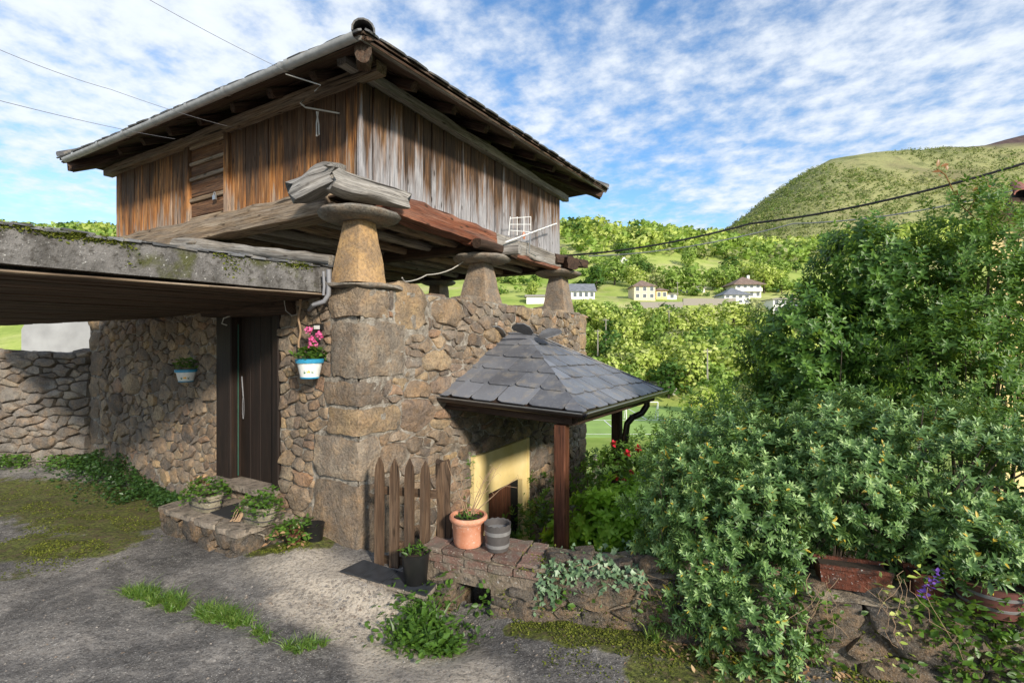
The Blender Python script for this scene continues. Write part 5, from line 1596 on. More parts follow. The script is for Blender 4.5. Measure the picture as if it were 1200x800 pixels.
mb = MB(); mb.tube([ya_(622, 270), ya_(620, 296), ya_(628, 300)], .010, 6); mb.tube([ya_(594, 288), ya_(610, 297, .15)], .010, 6); mb.build('mount', M['metal'], an, True)
mb = MB(); pts = [UP(590, 285, 7.1), UP(560, 292, 6.9), UP(530, 315, 6.6), UP(500, 322, 6.3), UP(475, 330, 5.9), UP(470, 322, 5.7)]
sm = []
for i in range(len(pts) - 1):
    for t in (0, .25, .5, .75): sm.append(pts[i].lerp(pts[i + 1], t) + UZ * (-.02 * math.sin(math.pi * t)))
mb.tube(sm, .008, 5); tag(mb.build('antenna_cable', M['cord'], None, True), 'pale cable sagging under the granary floor to the antenna', 'cable')
# overhead cables
def cable(name, pts, r, mat, label, sag=0):
    mb = MB(); P = []
    for i in range(len(pts) - 1):
        n = 14
        for k in range(n): t = k / n; P.append(pts[i].lerp(pts[i + 1], t) - UZ * sag * 4 * t * (1 - t))
    P.append(pts[-1]); mb.tube(P, r, 6); tag(mb.build(name, mat, None, True), label, 'cable')
cable('power_cable', [UP(650, 300, 9.2), UP(880, 262, 8.0), UP(1215, 187, 6.0), UP(2200, -60, 4.6)], .016, M['wire'], 'thick black cable running from the granary across the hillside', .10)
cable('power_cable', [UP(690, 300, 30), UP(930, 262, 24), UP(1230, 212, 18), UP(2400, 10, 14)], .03, M['wire_grey'], 'thinner second cable below the thick black one', .35)
cable('washing_line', [UP(-900, -10, 2.4), UP(-20, 113, 3.2), UP(205, 163, 5.4)], .002, M['wire_grey'], 'lowest thin line running from the left edge to the granary eave', .02)
cable('washing_line', [UP(-900, -260, 2.4), UP(-20, 50, 3.2), UP(130, 105, 4.1), UP(283, 152, 5.6)], .002, M['wire_grey'], 'middle thin line running to the top of the granary door', .02)
cable('washing_line', [UP(-700, -520, 2.2), UP(140, -20, 3.3), UP(345, 88, 4.7)], .002, M['wire_grey'], 'uppermost thin line crossing the sky to the gutter', .02)

# ------------------------------------------------------------ neighbouring house at the right edge
nb = thing('yellow_house', 'yellow rendered house with red tiled eave half hidden at the right edge', 'house', (6.6, 6.5, -1.9))
hx = UP(1163, 400, 5.6).x
mb = MB(); mb.prism([Vector((hx, 5.6, 3.2)), Vector((hx + 6, 5.6, 3.2)), Vector((hx + 9.5, 9.5, 3.2)), Vector((hx + 4.2, 9.5, 3.2))], UZ * -5.1); mb.build('wall', M['yellow'], nb)
ez = UP(1180, 232, 5.2).z
mb = MB(); P = [Vector((hx - .22, 5.2, ez)), Vector((hx + 5.3, 5.2, ez)), Vector((hx + 8.3, 8.2, ez + 1.1)), Vector((hx + 3.0, 8.2, ez + 1.1))]
mb.prism(P, -UZ * .05); mb.build('roof_deck', M['beam_dark'], nb)
for i in range(24):
    x = hx - .2 + i * .22
    for j in range(5):
        c = Vector((x + .06 + j * .45, 5.12 + j * .45, ez + .03 + (j * .45 - .08) * .367)); mb = MB(); vs = []; fs = []
        for s_ in (0, 1):
            for t in np.linspace(0, math.pi, 7): vs.append(c + Vector((math.cos(t) * (.11 - .015 * s_) + s_ * .5, s_ * .5, math.sin(t) * .07 + s_ * .5 * .367 + .01)))
            for t in np.linspace(math.pi, 0, 7): vs.append(c + Vector((math.cos(t) * (.095 - .015 * s_) + s_ * .5, s_ * .5, math.sin(t) * .055 + s_ * .5 * .367 + .01)))
        for k in range(14):
            k2 = (k + 1) % 14; fs.append((k, k2, 14 + k2, 14 + k))
        fs.append(tuple(range(14))); fs.append(tuple(range(27, 13, -1)))
        mb.add(vs, fs, None, .5); mb.build('roof_tile', M['tile_red'], nb, True)
    mb = MB(); mb.bbox(Vector((x + .7, 5.9, ez - .10 + .22)), Vector((.75, .75, .275)), Vector((.035, 0, 0)), UZ * .05, .005)
    if i % 3 == 0: mb.build('rafter_end', M['beam_dark'], nb)
# ------------------------------------------------------------ vegetation helpers
def leaf_geo(L=1.0, W=.40, fold=.10, curl=.12):
    """one leaf along +x, normal +z: 4 quads"""
    v = [(0, 0, 0), (.33, W * .5, fold * .6), (.70, W * .42, fold * .5 - curl * .4), (1, 0, -curl), (.33, -W * .5, fold * .6), (.70, -W * .42, fold * .5 - curl * .4), (.33, 0, 0), (.70, 0, -curl * .45)]
    f = [(0, 6, 1, 1), (6, 7, 2, 1), (7, 3, 2, 2), (0, 4, 6, 6), (6, 4, 5, 7), (7, 5, 3, 3)]
    f = [(0, 6, 1, 0)]
    V = np.array(v) * [L, L, L]
    F = np.array([(6, 7, 2, 1), (6, 4, 5, 7)]); T = np.array([(0, 6, 1), (7, 3, 2), (0, 4, 6), (7, 5, 3)])
    T2 = np.concatenate([T, F[:, [0, 1, 2]], F[:, [0, 2, 3]]])
    return V, T2
def leaf_simple(L=1.0, W=.42, fold=.12, curl=.1):
    V = np.array([(0, 0, 0), (.35, W * .5, fold * .5), (1, 0, -curl), (.35, -W * .5, fold * .5), (.72, W * .36, fold * .3 - curl * .4), (.72, -W * .36, fold * .3 - curl * .4)]) * L
    T = np.array([(0, 4, 1), (0, 2, 4), (0, 3, 5), (0, 5, 2)]); return V, T
def rotm(x, z):
    """rows of frames: x axis along x, z close to z; arrays (n,3)"""
    x = x / np.linalg.norm(x, axis=1, keepdims=True)
    y = np.cross(z, x); y /= np.maximum(1e-6, np.linalg.norm(y, axis=1, keepdims=True)); zz = np.cross(x, y)
    return np.stack([x, y, zz], axis=2)                      # columns are axes
def scatter(V, T, Rm, S, P):
    n = len(P); k = len(V)
    W = np.einsum('nij,kj->nki', Rm, V) * S[:, None, None] + P[:, None, :]
    F = (T[None] + (np.arange(n) * k)[:, None, None]).reshape(-1, T.shape[1])
    return W.reshape(-1, 3), F
def rvec(n, rs): 
    v = rs.normal(size=(n, 3)); return v / np.linalg.norm(v, axis=1, keepdims=True)
def sprig_geo(nl=12, L=.055, W=.38, stem=.10, up=.9, rs=None, dense=.5):
    """a shoot along +x with leaves whorled round it, thicker towards the tip"""
    rs = rs or np.random.RandomState(1); V0, T0 = leaf_simple(1, W)
    t = np.linspace(.15, 1, nl) ** dense; ang = np.arange(nl) * 2.4 + rs.uniform(0, .4, nl)
    P = np.stack([t * stem, np.zeros(nl), np.zeros(nl)], 1)
    rad = np.stack([np.zeros(nl), np.cos(ang), np.sin(ang)], 1)
    tilt = .25 + .75 * (t ** 2) * up
    X = rad + np.array([1, 0, 0])[None] * tilt[:, None]
    Z = np.array([1, 0, 0])[None] - rad * tilt[:, None]
    S = L * (1.05 - .45 * t ** 3) * rs.uniform(.8, 1.15, nl)
    return scatter(V0, T0, rotm(X, Z), S, P) + (t,)
class Foliage:
    def __init__(s): s.V = []; s.F = []; s.R = []; s.N = []; s.n = 0
    def add(s, V, F, R):
        s.V.append(V); s.F.append(F + s.n); s.R.append(R); s.n += len(V)
    def build(s, name, mat, parent=None, kind=None):
        if not s.n: return None
        return npmesh(name, np.concatenate(s.V), np.concatenate(s.F), mat, parent, rn=np.concatenate(s.R), smooth=False, kind=kind, normals=np.concatenate(s.N) if s.N else None)
def blob_points(blobs, n, rs, shell=(.75, 1.05), lump=.25, fr=2.6):
    """points near the skin of lumpy ellipsoids; returns points and outward directions"""
    w_ = np.array([b[3] * b[4] + b[4] * b[5] + b[3] * b[5] for b in blobs]); w_ = w_ / w_.sum(); P = []; D = []
    cnt = rs.multinomial(n, w_)
    for b, c in zip(blobs, cnt):
        d = rvec(c, rs); r = rs.uniform(shell[0], shell[1], c)
        l = np.array([1 + lump * noise.noise(Vector((x * fr + b[0] * 3, y * fr, z * fr + b[2]))) * 1.8 for x, y, z in d])
        p = np.array(b[:3]) + d * np.array(b[3:6]) * (r * l)[:, None]
        dn = d / np.array(b[3:6]); dn /= np.linalg.norm(dn, axis=1, keepdims=True)
        P.append(p); D.append(dn)
    P = np.concatenate(P); D = np.concatenate(D)
    keep = np.ones(len(P), bool)
    for b in blobs:                                            # drop shoots buried deep in a neighbour blob
        q = np.linalg.norm((P - np.array(b[:3])) / np.array(b[3:6]), axis=1); keep &= q > .62
    return P[keep], D[keep]
def shrub(name, label, cat, blobs, n, L, W, mat, seed, group=None, nl=12, stem=.1, up=.9, base=None, updir=.5, keepf=None, variants=4, singles=0, hollow=True, tipbright=.45, branches=14, loc=None, sag=0, lump=.25):
    rs = np.random.RandomState(seed); rr = random.Random(seed)
    base = base or (blobs[0][0], blobs[0][1], -1.9)
    t_ = thing(name, label, cat, loc or base, group)
    P, D = blob_points(blobs, n, rs, lump=lump)
    if keepf is not None:
        k = keepf(P); P, D = P[k], D[k]
    X = D + np.array([0, 0, updir]) + rs.normal(size=P.shape) * .35
    if sag: X[:, 2] -= sag
    Z = rvec(len(P), rs)
    fo = Foliage(); var = [sprig_geo(nl, L, W, stem, up, np.random.RandomState(seed + i)) for i in range(variants)]
    vi = rs.randint(0, variants, len(P)); sz = rs.uniform(.75, 1.2, len(P))
    for i in range(variants):
        m = vi == i; V, T, t = var[i]; k = len(V)
        if not m.any(): continue
        W_, F_ = scatter(V, T, rotm(X[m], Z[m]), sz[m], P[m] - X[m] / np.linalg.norm(X[m], axis=1, keepdims=True) * stem * .4)
        leaf_t = np.repeat(t ** 3, 6)
        R = np.clip(rs.uniform(.05, .55, m.sum())[:, None] + leaf_t[None] * tipbright + np.repeat(rs.uniform(-.12, .12, (m.sum(), nl)), 6, axis=1), 0, 1).ravel()
        R[(np.repeat(rs.uniform(0, 1, (m.sum(), nl)), 6, axis=1) > .985).ravel()] = 1.0
        fo.add(W_, F_, R)
    fo.build('foliage', M[mat], t_, kind='stuff')
    # inner branches
    mb = MB()
    for i in range(branches):
        k = rr.randrange(len(P)); q = Vector(P[k]); b0 = Vector(base) + Vector((rr.uniform(-.12, .12), rr.uniform(-.12, .12), 0))
        mid = b0.lerp(q, .5) + Vector((rr.uniform(-.1, .1), rr.uniform(-.1, .1), .15 + rr.uniform(-.05, .1)))
        mb.tube([b0, b0.lerp(mid, .5) + Vector((0, 0, .05)), mid, mid.lerp(q, .5), q], [.018, .014, .010, .006, .003], 5)
    mb.build('branches', M['bark'], t_, True, kind='stuff')
    if singles:
        V, T = leaf_geo(1, W * 1.1); base_me = None
        c = np.array([0, 0, EZ]); dist = np.linalg.norm(P - c, axis=1)
        vis = np.argsort(dist - 1.2 * (D @ np.array([0, -1, 0])))[:singles * 4]; idx = rs.choice(vis, singles, replace=False)
        Lc = rootloc(t_)
        for k in idx:
            s_ = L * rs.uniform(1.0, 1.35)
            x = D[k] * .6 + rs.normal(size=3) * .6; x[2] += .2; z = np.array([0, -.4, 1]) + rs.normal(size=3) * .35
            R = rotm(x[None], z[None])[0]
            if base_me is None or rr.random() < .03:
                o = npmesh('leaf', V + np.array(Lc), T, M[mat], t_, rn=[rr.uniform(.3, .9)] * len(V)); base_me = o.data
            else:
                o = bpy.data.objects.new('leaf', base_me); COL.objects.link(o); o.parent = t_
            m4 = Matrix([[R[i][j] * s_ for j in range(3)] + [0] for i in range(3)] + [[0, 0, 0, 1]])
            m4.translation = Vector(P[k] + D[k] * .03) - Lc
            o.matrix_local = m4
    return t_
def blades(name, pts, n, h, mat, parent, seed, spread=.5, wd=.004, group=None, kind='stuff'):
    """grass blades rooted at pts (list of (x, y, z, radius))"""
    rs = np.random.RandomState(seed); P = []; 
    pts = np.array(pts); c = pts[rs.randint(0, len(pts), n)]
    a = rs.uniform(0, 6.28, n); r = c[:, 3] * np.sqrt(rs.uniform(0, 1, n))
    x = c[:, 0] + r * np.cos(a); y = c[:, 1] + r * np.sin(a)
    z = c[:, 2]
    hh = h * rs.uniform(.5, 1.3, n); ln = rs.normal(size=(n, 2)) * spread
    side = rs.normal(size=(n, 2)); side /= np.linalg.norm(side, axis=1, keepdims=True)
    V = np.zeros((n, 5, 3)); w2 = wd * rs.uniform(.7, 1.4, n)
    b = np.stack([x, y, z - .01], 1)
    s3 = np.concatenate([side, np.zeros((n, 1))], 1) * w2[:, None]; l3 = np.concatenate([ln, np.zeros((n, 1))], 1) * hh[:, None]
    up = np.zeros((n, 3)); up[:, 2] = hh
    V[:, 0] = b - s3; V[:, 1] = b + s3
    V[:, 2] = b + up * .6 + l3 * .35 - s3 * .8; V[:, 3] = b + up * .6 + l3 * .35 + s3 * .8; V[:, 4] = b + up * .9 + l3
    T = np.array([(0, 1, 3), (0, 3, 2), (2, 3, 4)])
    F = (T[None] + (np.arange(n) * 5)[:, None, None]).reshape(-1, 3)
    return npmesh(name, V.reshape(-1, 3), F, mat, parent, rn=np.repeat(rs.uniform(0, 1, n), 5), kind=kind)
def leafpatch(name, P, L, W, mat, parent, seed, updir=1.0, kind='stuff', flat=.5, hi=1.0):
    rs = np.random.RandomState(seed); n = len(P)
    X = rs.normal(size=(n, 3)); X[:, 2] = X[:, 2] * .3 + .25
    Z = rs.normal(size=(n, 3)) * flat; Z[:, 2] += updir
    V, T = leaf_simple(1, W)
    Wv, F = scatter(V, T, rotm(X, Z), L * rs.uniform(.6, 1.25, n), np.asarray(P))
    return npmesh(name, Wv, F, mat, parent, rn=np.repeat(rs.uniform(0, hi, n), 6), kind=kind)

# ------------------------------------------------------------ big shrubs on the right
def wall_y(x):
    return np.interp(x, [p.x for p in WP], [p.y for p in WP])
A1 = [(1.40, 3.85, .30, .44, .42, .50), (1.8, 4.0, .66, .55, .45, .48), (1.42, 3.42, .02, .36, .32, .40), (1.55, 3.10, -.18, .28, .22, .30), (1.62, 3.45, .40, .45, .35, .38), (2.1, 3.75, .55, .45, .4, .45)]
shrub('grey_green_shrub', 'large grey green leafy shrub spilling over the low wall down to the ground', 'shrub', A1, 3300, .056, .36, 'leaf_bush', 3, base=(1.5, 4.1, -1.9), nl=13, stem=.11, singles=60, sag=.15, branches=30, lump=.35)
A2 = [(2.55, 3.6, .72, .55, .42, .42), (3.15, 3.45, .75, .60, .42, .48), (2.95, 3.1, .42, .45, .25, .25), (3.6, 3.3, .6, .5, .4, .5), (2.35, 3.35, .62, .3, .3, .28), (2.7, 3.9, .95, .45, .4, .3), (3.2, 2.85, .36, .34, .16, .2), (2.75, 2.88, .46, .25, .12, .14)]
shrub('grey_green_shrub', 'broad grey green shrub arching over the terracotta troughs at the right', 'shrub', A2, 3300, .058, .36, 'leaf_bush', 5, base=(2.9, 3.5, -.2), nl=13, stem=.11, singles=60, branches=34, lump=.35)
A3 = [(2.95, 4.9, 1.0, .38, .45, .45), (3.1, 5.1, 1.6, .56, .5, .55), (3.8, 5.0, 1.5, .6, .5, .7), (3.62, 5.0, 2.40, .42, .4, .45), (3.35, 5.3, .9, .55, .5, .5), (3.9, 4.8, 2.1, .45, .4, .45)]
shrub('camellia', 'tall dark glossy camellia like bush rising behind the grey green shrubs', 'shrub', A3, 4300, .078, .46, 'leaf_camellia', 7, base=(3.3, 5.2, -1.9), nl=9, stem=.16, up=.5, singles=90, branches=40, updir=.2, lump=.35)
A4 = [(4.25, 4.45, 1.9, .42, .4, .7), (4.55, 4.5, 2.45, .40, .4, .50), (4.05, 4.3, 1.25, .5, .4, .5), (4.6, 4.3, 1.5, .4, .4, .8), (4.15, 4.5, 2.75, .22, .25, .28), (3.75, 4.2, 1.45, .35, .3, .45), (4.75, 4.4, 2.1, .35, .3, .5)]
shrub('climbing_shrub', 'tall mid green climbing shrub with pink young tip against the yellow house', 'shrub', A4, 3400, .062, .40, 'leaf_rose', 9, base=(4.3, 4.5, -1.9), nl=10, stem=.18, up=.5, singles=60, branches=40, updir=.6, lump=.6)
# red young shoot at its top
rt = UP(1120, 232, 4.5); fo = Foliage()
tr_ = thing('young_shoot', 'reddish young shoot sticking up above the climbing shrub', 'shoot', rt)
mb = MB(); tip = [UP(1150, 262, 4.5), UP(1125, 240, 4.5), UP(1108, 205, 4.5), UP(1098, 198, 4.5)]; mb.tube(tip, .005, 5); mb.tube([UP(1133, 250, 4.5), UP(1150, 220, 4.5), UP(1158, 212, 4.5)], .004, 5); mb.build('stem', M['leaf_red'], tr_)
for k, (px, py) in enumerate([(1098, 196), (1110, 200), (1104, 208), (1116, 212), (1122, 222), (1128, 232), (1150, 218), (1158, 212), (1140, 236), (1112, 192), (1092, 202), (1160, 222)]):
    V_, T_ = leaf_geo(.075, .035 / .075); R = rotm(RS.normal(size=(1, 3)), np.array([[0, -1, .6]]))[0]
    c = np.array(UP(px, py, 4.5)); npmesh('leaf', V_ @ R.T + c, T_, M['leaf_red'], tr_, rn=[RND.random()] * 8)
shrub('loose_shrub', 'loose pale green shrub between the porch downpipe and the dark camellia', 'shrub', [(2.2, 6.3, -.05, .6, .5, .6), (2.9, 6.8, .25, .6, .5, .6), (2.35, 6.0, -.6, .8, .6, .6), (3.3, 6.8, .6, .5, .4, .5)], 1700, .07, .40, 'leaf_pale', 11, base=(2.5, 6.6, -1.9), nl=9, stem=.16, up=.5, branches=24, lump=.5)
shrub('bright_bush', 'bright lime green leafy bush at the foot of the porch posts', 'bush', [(.98, 5.3, -.40, .36, .34, .46), (1.25, 5.3, -.25, .30, .3, .40), (.70, 5.5, -.75, .3, .3, .4), (1.15, 5.1, -.7, .45, .3, .45)], 850, .115, .50, 'leaf_bright', 13, base=(1.1, 5.5, -1.9), nl=8, stem=.12, up=.4, singles=40, branches=12)
shrub('low_weeds', 'dark green weeds growing at the foot of the yellow doorway', 'weeds', [(.30, 6.6, -.9, .35, .4, .35), (.45, 7.6, -.8, .4, .5, .4)], 200, .09, .5, 'leaf_weed', 15, base=(.35, 6.8, -1.9), nl=8, stem=.12, branches=4)
shrub('rambling_bush', 'tangled green bush on the garden edge behind the red roses', 'bush', [(1.9, 9, -1.0, .9, .7, .55), (2.9, 9.5, -.8, 1.2, .7, .7), (4.2, 9, -.4, 1.0, .8, .9)], 900, .11, .45, 'leaf_pale', 17, base=(2.6, 9.3, -2.0), nl=9, stem=.2, branches=10)
# rose bush with red flowers
rb = shrub('rose_bush', 'leggy rose bush with four red blooms beside the porch downpipe', 'rose bush', [(1.22, 6.2, -.05, .28, .25, .36), (1.45, 6.3, .1, .25, .22, .3)], 150, .085, .5, 'leaf_weed', 19, base=(1.3, 6.3, -1.9), nl=7, stem=.12, up=.3, branches=12)
for (px, py) in ((719, 520), (735, 531), (740, 553), (722, 560), (731, 563), (748, 525)):
    c = UP(px, py, 5.95); fo = Foliage(); rs = np.random.RandomState(px)
    n = 22; d = rvec(n, rs); X = d + np.array([0, 0, .4]); V_, T_ = leaf_simple(1, .9, .1, -.3)
    W_, F_ = scatter(V_, T_, rotm(X, d), np.full(n, .045 if py < 540 else .03), np.array(c)[None] + d * .008)
    npmesh('bloom', W_, F_, M['petal_red'], rb, rn=np.repeat(rs.uniform(0, 1, n), 6))
# dry hanging stems below the troughs, with yellow leaves
hs_ = thing('trailing_stems', 'bare pale stems trailing down the dark wall below the terracotta troughs', 'stems', UP(1045, 700, 3.0))
rr = random.Random(5); mb = MB()
for k in range(13):
    px = rr.choice((960, 962, 1045, 1052, 1060, 980, 1085, 1000)) + rr.uniform(-14, 14); y_ = 2.92 - (px - 960) * .0011
    p = UP(px, rr.uniform(640, 690), y_); P = [p]
    dx_ = rr.uniform(-.02, .03)
    for j in range(rr.randint(5, 9)): p = p + Vector((dx_ + rr.uniform(-.035, .035), rr.uniform(-.015, .01), -rr.uniform(.02, .06))); P.append(p)
    mb.tube(P, .0014, 4)
mb.build('stems', M['rope'], hs_, kind='stuff')
P = []
for k in range(40): px = rr.uniform(1035, 1085); P.append(tuple(UP(px + rr.uniform(-10, 10), rr.uniform(655, 790), 2.86)))
leafpatch('yellow_leaves', P, .05, .45, M['tree_lime'], hs_, 5)
# purple flowers in the right trough
pf = thing('purple_flowers', 'small purple flowers in the right hand terracotta trough', 'flowers', UP(1095, 690, 2.9))
P = []
for (px, py) in ((1083, 697), (1093, 683), (1100, 670), (1088, 690), (1098, 676)):
    for k in range(9): P.append(tuple(UP(px + rr.uniform(-4, 4), py + rr.uniform(-4, 4), 2.84)))
leafpatch('petals', P, .025, .7, M['petal_purple'], pf, 6)
P = [tuple(UP(rr.uniform(1078, 1118), rr.uniform(668, 712), 2.86)) for k in range(40)]
leafpatch('leaves', P, .045, .45, M['leaf_weed'], pf, 7)
# ivy over the low wall, as one mass of leaves and stems
P = []
IV = [((700, 690), (770, 655), 34), ((625, 690), (720, 705), 26), ((660, 655), (740, 640), 16), ((560, 690), (575, 720), 12), ((780, 700), (840, 730), 30), ((1120, 740), (1200, 790), 45)]
rs = np.random.RandomState(4)
def on_wall(px, py, lift=.03):
    """point of the low wall's front seen at a pixel"""
    for Y in np.arange(2.0, 4.6, .01):
        p = UP(px, py, Y)
        if p.y > wall_y(p.x) - lift: return p
    return UP(px, py, 3.5)
ivy = thing('ivy', 'pale green ivy creeping over the top of the mossy low wall', 'ivy', UP(690, 680, 3.6))
mb = MB()
for k in range(520):
    t = rs.uniform(); 
    px = 625 + 135 * t; py = 692 - 22 * math.sin(t * 3.0) + rs.normal() * 11 - 26 * max(0, t - .6)
    if rs.uniform() < .35: px, py = rs.uniform(640, 790), rs.uniform(640, 668) + rs.normal() * 5
    p = on_wall(px, py)
    if p.z > .05: p = UZ_(px, py, .04) if py > 410 else p
    P.append((p.x + rs.normal() * .01, p.y - rs.uniform(0, .05), p.z + rs.uniform(-.01, .02)))
n = len(P); V_ = np.array([(0, 0, 0), (.30, .5, .05), (.55, .22, 0), (1, 0, -.08), (.55, -.22, 0), (.30, -.5, .05)]) ; T_ = np.array([(0, 2, 1), (0, 3, 2), (0, 4, 3), (0, 5, 4)])
X = rs.normal(size=(n, 3)); X[:, 2] -= .5; Z = rs.normal(size=(n, 3)) * .35 + np.array([0, -.9, .7])
W_, F_ = scatter(V_, T_, rotm(X, Z), .045 * rs.uniform(.6, 1.3, n), np.array(P))
npmesh('leaves', W_, F_, M['leaf_ivy'], ivy, rn=np.repeat(rs.uniform(0, 1, n), 6), kind='stuff')
for k in range(14):
    a = on_wall(640 + rs.uniform(0, 130), 660 + rs.uniform(0, 30), .012); q = [a]
    for j in range(5): a = a + Vector((rs.normal() * .04 + .03, -.002, rs.normal() * .03 - .02)); a = Vector((a.x, wall_y(a.x) - .03, a.z)); q.append(a)
    mb.tube(q, .003, 4)
mb.build('stems', M['rope'], ivy, kind='stuff')
# moss cushions on the low wall
rs = np.random.RandomState(9); P = []
for k in range(15000):
    u = rs.uniform(.7, 5.0); top = rs.uniform() < .35
    if nz(u * 2.2, k * 0 + (1 if top else 5), 3) + rs.normal() * .12 < (.03 if top else -.08): continue
    p = fW(u, wtop(u) + .012 if top else rs.uniform(-.5, wtop(u)), -rs.uniform(0, TH_) if top else rs.uniform(.0, .045))
    v_ = nz(p.x * 5, p.z * 7 + p.y, 8)
    if v_ < .0: continue
    P.append(tuple(p))
tag(leafpatch('moss', P, .022, .6, M['moss'], None, 3, .6, 'stuff', .9), 'green moss cushions clinging to the low wall', 'moss')
P = []
for k in range(9000):
    x, y = rs.uniform(.0, 3.2), 0; y = wall_y(x) - .02 - abs(rs.normal()) * .22
    if nz(x * 4, y * 4, 2) < -.1: continue
    P.append((x, y, gh(x, y) + .004))
for k in range(16000):
    c = RND.choice([(gpt(20, 600), .6), (gpt(110, 620), .5), (gpt(60, 648), .35), (gpt(345, 656), .14)]); x = c[0][0] + rs.normal() * c[1]; y = c[0][1] + rs.normal() * c[1] * .6
    if nz(x * 3, y * 3, 6) < .02: continue
    q = Vector((x, y, 0)) - C0
    if q.dot(DR) > -.02 or y > 7.4: continue
    P.append((x, y, gh(x, y) + .003))
tag(leafpatch('ground_moss', P, .016, .7, M['moss'], None, 4, 1, 'stuff', .5), 'thin moss growing over the damp courtyard concrete', 'moss')

# ------------------------------------------------------------ grass, weeds, fallen leaves on the courtyard
def gp3(px, py, r):
    x, y = gpt(px, py); return (x, y, gh(x, y), r)
gs_ = []
for (x, y, r_, reps) in ((150, 699, .04, 2), (160, 701, .06, 6), (172, 704, .07, 7), (180, 712, .04, 3), (196, 708, .05, 5), (206, 716, .07, 7), (212, 709, .03, 2), (240, 721, .06, 6), (252, 727, .08, 10), (266, 729, .07, 8), (277, 736, .05, 5), (290, 737, .03, 2), (302, 748, .03, 2), (312, 756, .03, 2), (338, 763, .025, 2), (350, 764, .035, 2), (364, 757, .04, 3), (378, 752, .02, 1)):
    gs_ += [gp3(x, y, r_)] * reps
t_g = blades('grass_strip', gs_, 2600, .085, M['grass'], None, 3, .75, .003)
tag(t_g, 'strip of grass tufts growing from a crack in the courtyard', 'grass')
P = []
for k in range(420):
    q = gs_[RND.randrange(len(gs_))]; a = RND.uniform(0, 6.28); r_ = q[3] * 1.3 * RND.random() ** .5; P.append((q[0] + r_ * math.cos(a), q[1] + r_ * math.sin(a), q[2] + RND.uniform(.005, .04)))
tag(leafpatch('crack_weeds', P, .035, .4, M['leaf_weed'], None, 77), 'small broad leaved weeds among the grass in the courtyard crack', 'weeds')
wd_ = thing('weed_clump', 'lush weed and grass clump at the drain hole of the low wall', 'weeds', gp3(520, 735, 0)[:3])
blades('blades', [gp3(x, y, .10) for x, y in ((470, 735), (487, 728), (500, 742), (516, 746))] + [gp3(505, 720, .07)], 230, .15, M['leaf_weed'], wd_, 5, .8, .007)
P = []
rs = np.random.RandomState(12)
for k in range(900):
    px, py = rs.normal(500, 26), rs.normal(735, 13); x, y = gpt(px, py); P.append((x, y, gh(x, y) + abs(rs.normal()) * .06 + .01))
for k in range(110):
    px, py = rs.normal(516, 9), rs.normal(702, 14); p = on_wall(px, py, .05); P.append(tuple(p + Vector((0, -.02, 0))))
leafpatch('leaves', P, .055, .5, M['leaf_weed'], wd_, 8)
for (c, m_, s_, lab, nm) in (((566, 708), 26, 9, 'small leafy plant rooted in the low wall above the drain hole', 'wall_plant'), ((668, 705), 24, 12, 'small weed at the mossy foot of the low wall under the ivy', 'wall_plant'), ((770, 715), 30, 12, 'seedling with heart shaped leaves by the low wall under the shrub', 'wall_plant')):
    P = [tuple(on_wall(rs.normal(c[0], s_ * .8), rs.normal(c[1], s_), .06)) for k in range(m_)]
    wp_ = thing(nm, lab, 'plant', P[0]); leafpatch('leaves', P, .05, .6, M['leaf_weed'], wp_, c[0], .4)
P = []
blades_pts = [gp3(px, 742 + rs.uniform(-8, 14), .05) for px in (735, 750, 765, 780)]
tag(blades('grass_tuft', blades_pts, 160, .14, M['grass'], None, 15, .6, .004), 'thin dark grass tuft at the foot of the low wall under the shrub', 'grass')
# leafy growth along the foot of the left walls
lw = thing('wall_foot_plants', 'dense dark clover like plants along the foot of the stone house wall', 'plants', Wd(-.2, 4.3, -.3))
P = []
for k in range(7000):
    b = rs.uniform(2.55, 5.9); a = -abs(rs.normal()) * .22 - .03
    if b < 3.6: a *= .55
    hgt = (.26 * math.exp(-((b - 4.9) / .8) ** 2) + .14) * max(0, 1 - abs(a) / .75)
    if nz(b * 3, a * 6, 2) < -.22: continue
    q = Wd(a, b, 0); P.append((q.x, q.y, gh(q.x, q.y) + rs.uniform(0, 1) ** .6 * hgt))
leafpatch('leaves', P, .045, .65, M['leaf_dark'], lw, 9, hi=.95)
lw2 = thing('wall_foot_plants', 'brighter green weeds along the foot of the dry stone wall', 'plants', (-7.5, 7.3, -.2))
P = []
for k in range(2600):
    x = rs.uniform(-9.2, -5.9); y = 7.42 - abs(rs.normal()) * .16
    if nz(x * 2.3, y * 3, 8) < -.12: continue
    P.append((x, y, gh(x, y) + rs.uniform(0, .17)))
leafpatch('leaves', P, .05, .6, M['leaf_weed'], lw2, 10)
P = []
for k in range(420):
    x = rs.uniform(1.0, 2.9); y = wall_y(x) - .05 - abs(rs.normal()) * .28; 
    if rs.uniform() < .12: y = rs.uniform(2.4, 3.2); x = rs.uniform(.4, 3)
    P.append((x, y, gh(x, y) + .008))
tag(leafpatch('fallen_leaves', P, .038, .5, M['leaf_dead'], None, 11, 1.6, 'stuff', .3), 'brown fallen leaves scattered on the ground under the shrub', 'leaves')
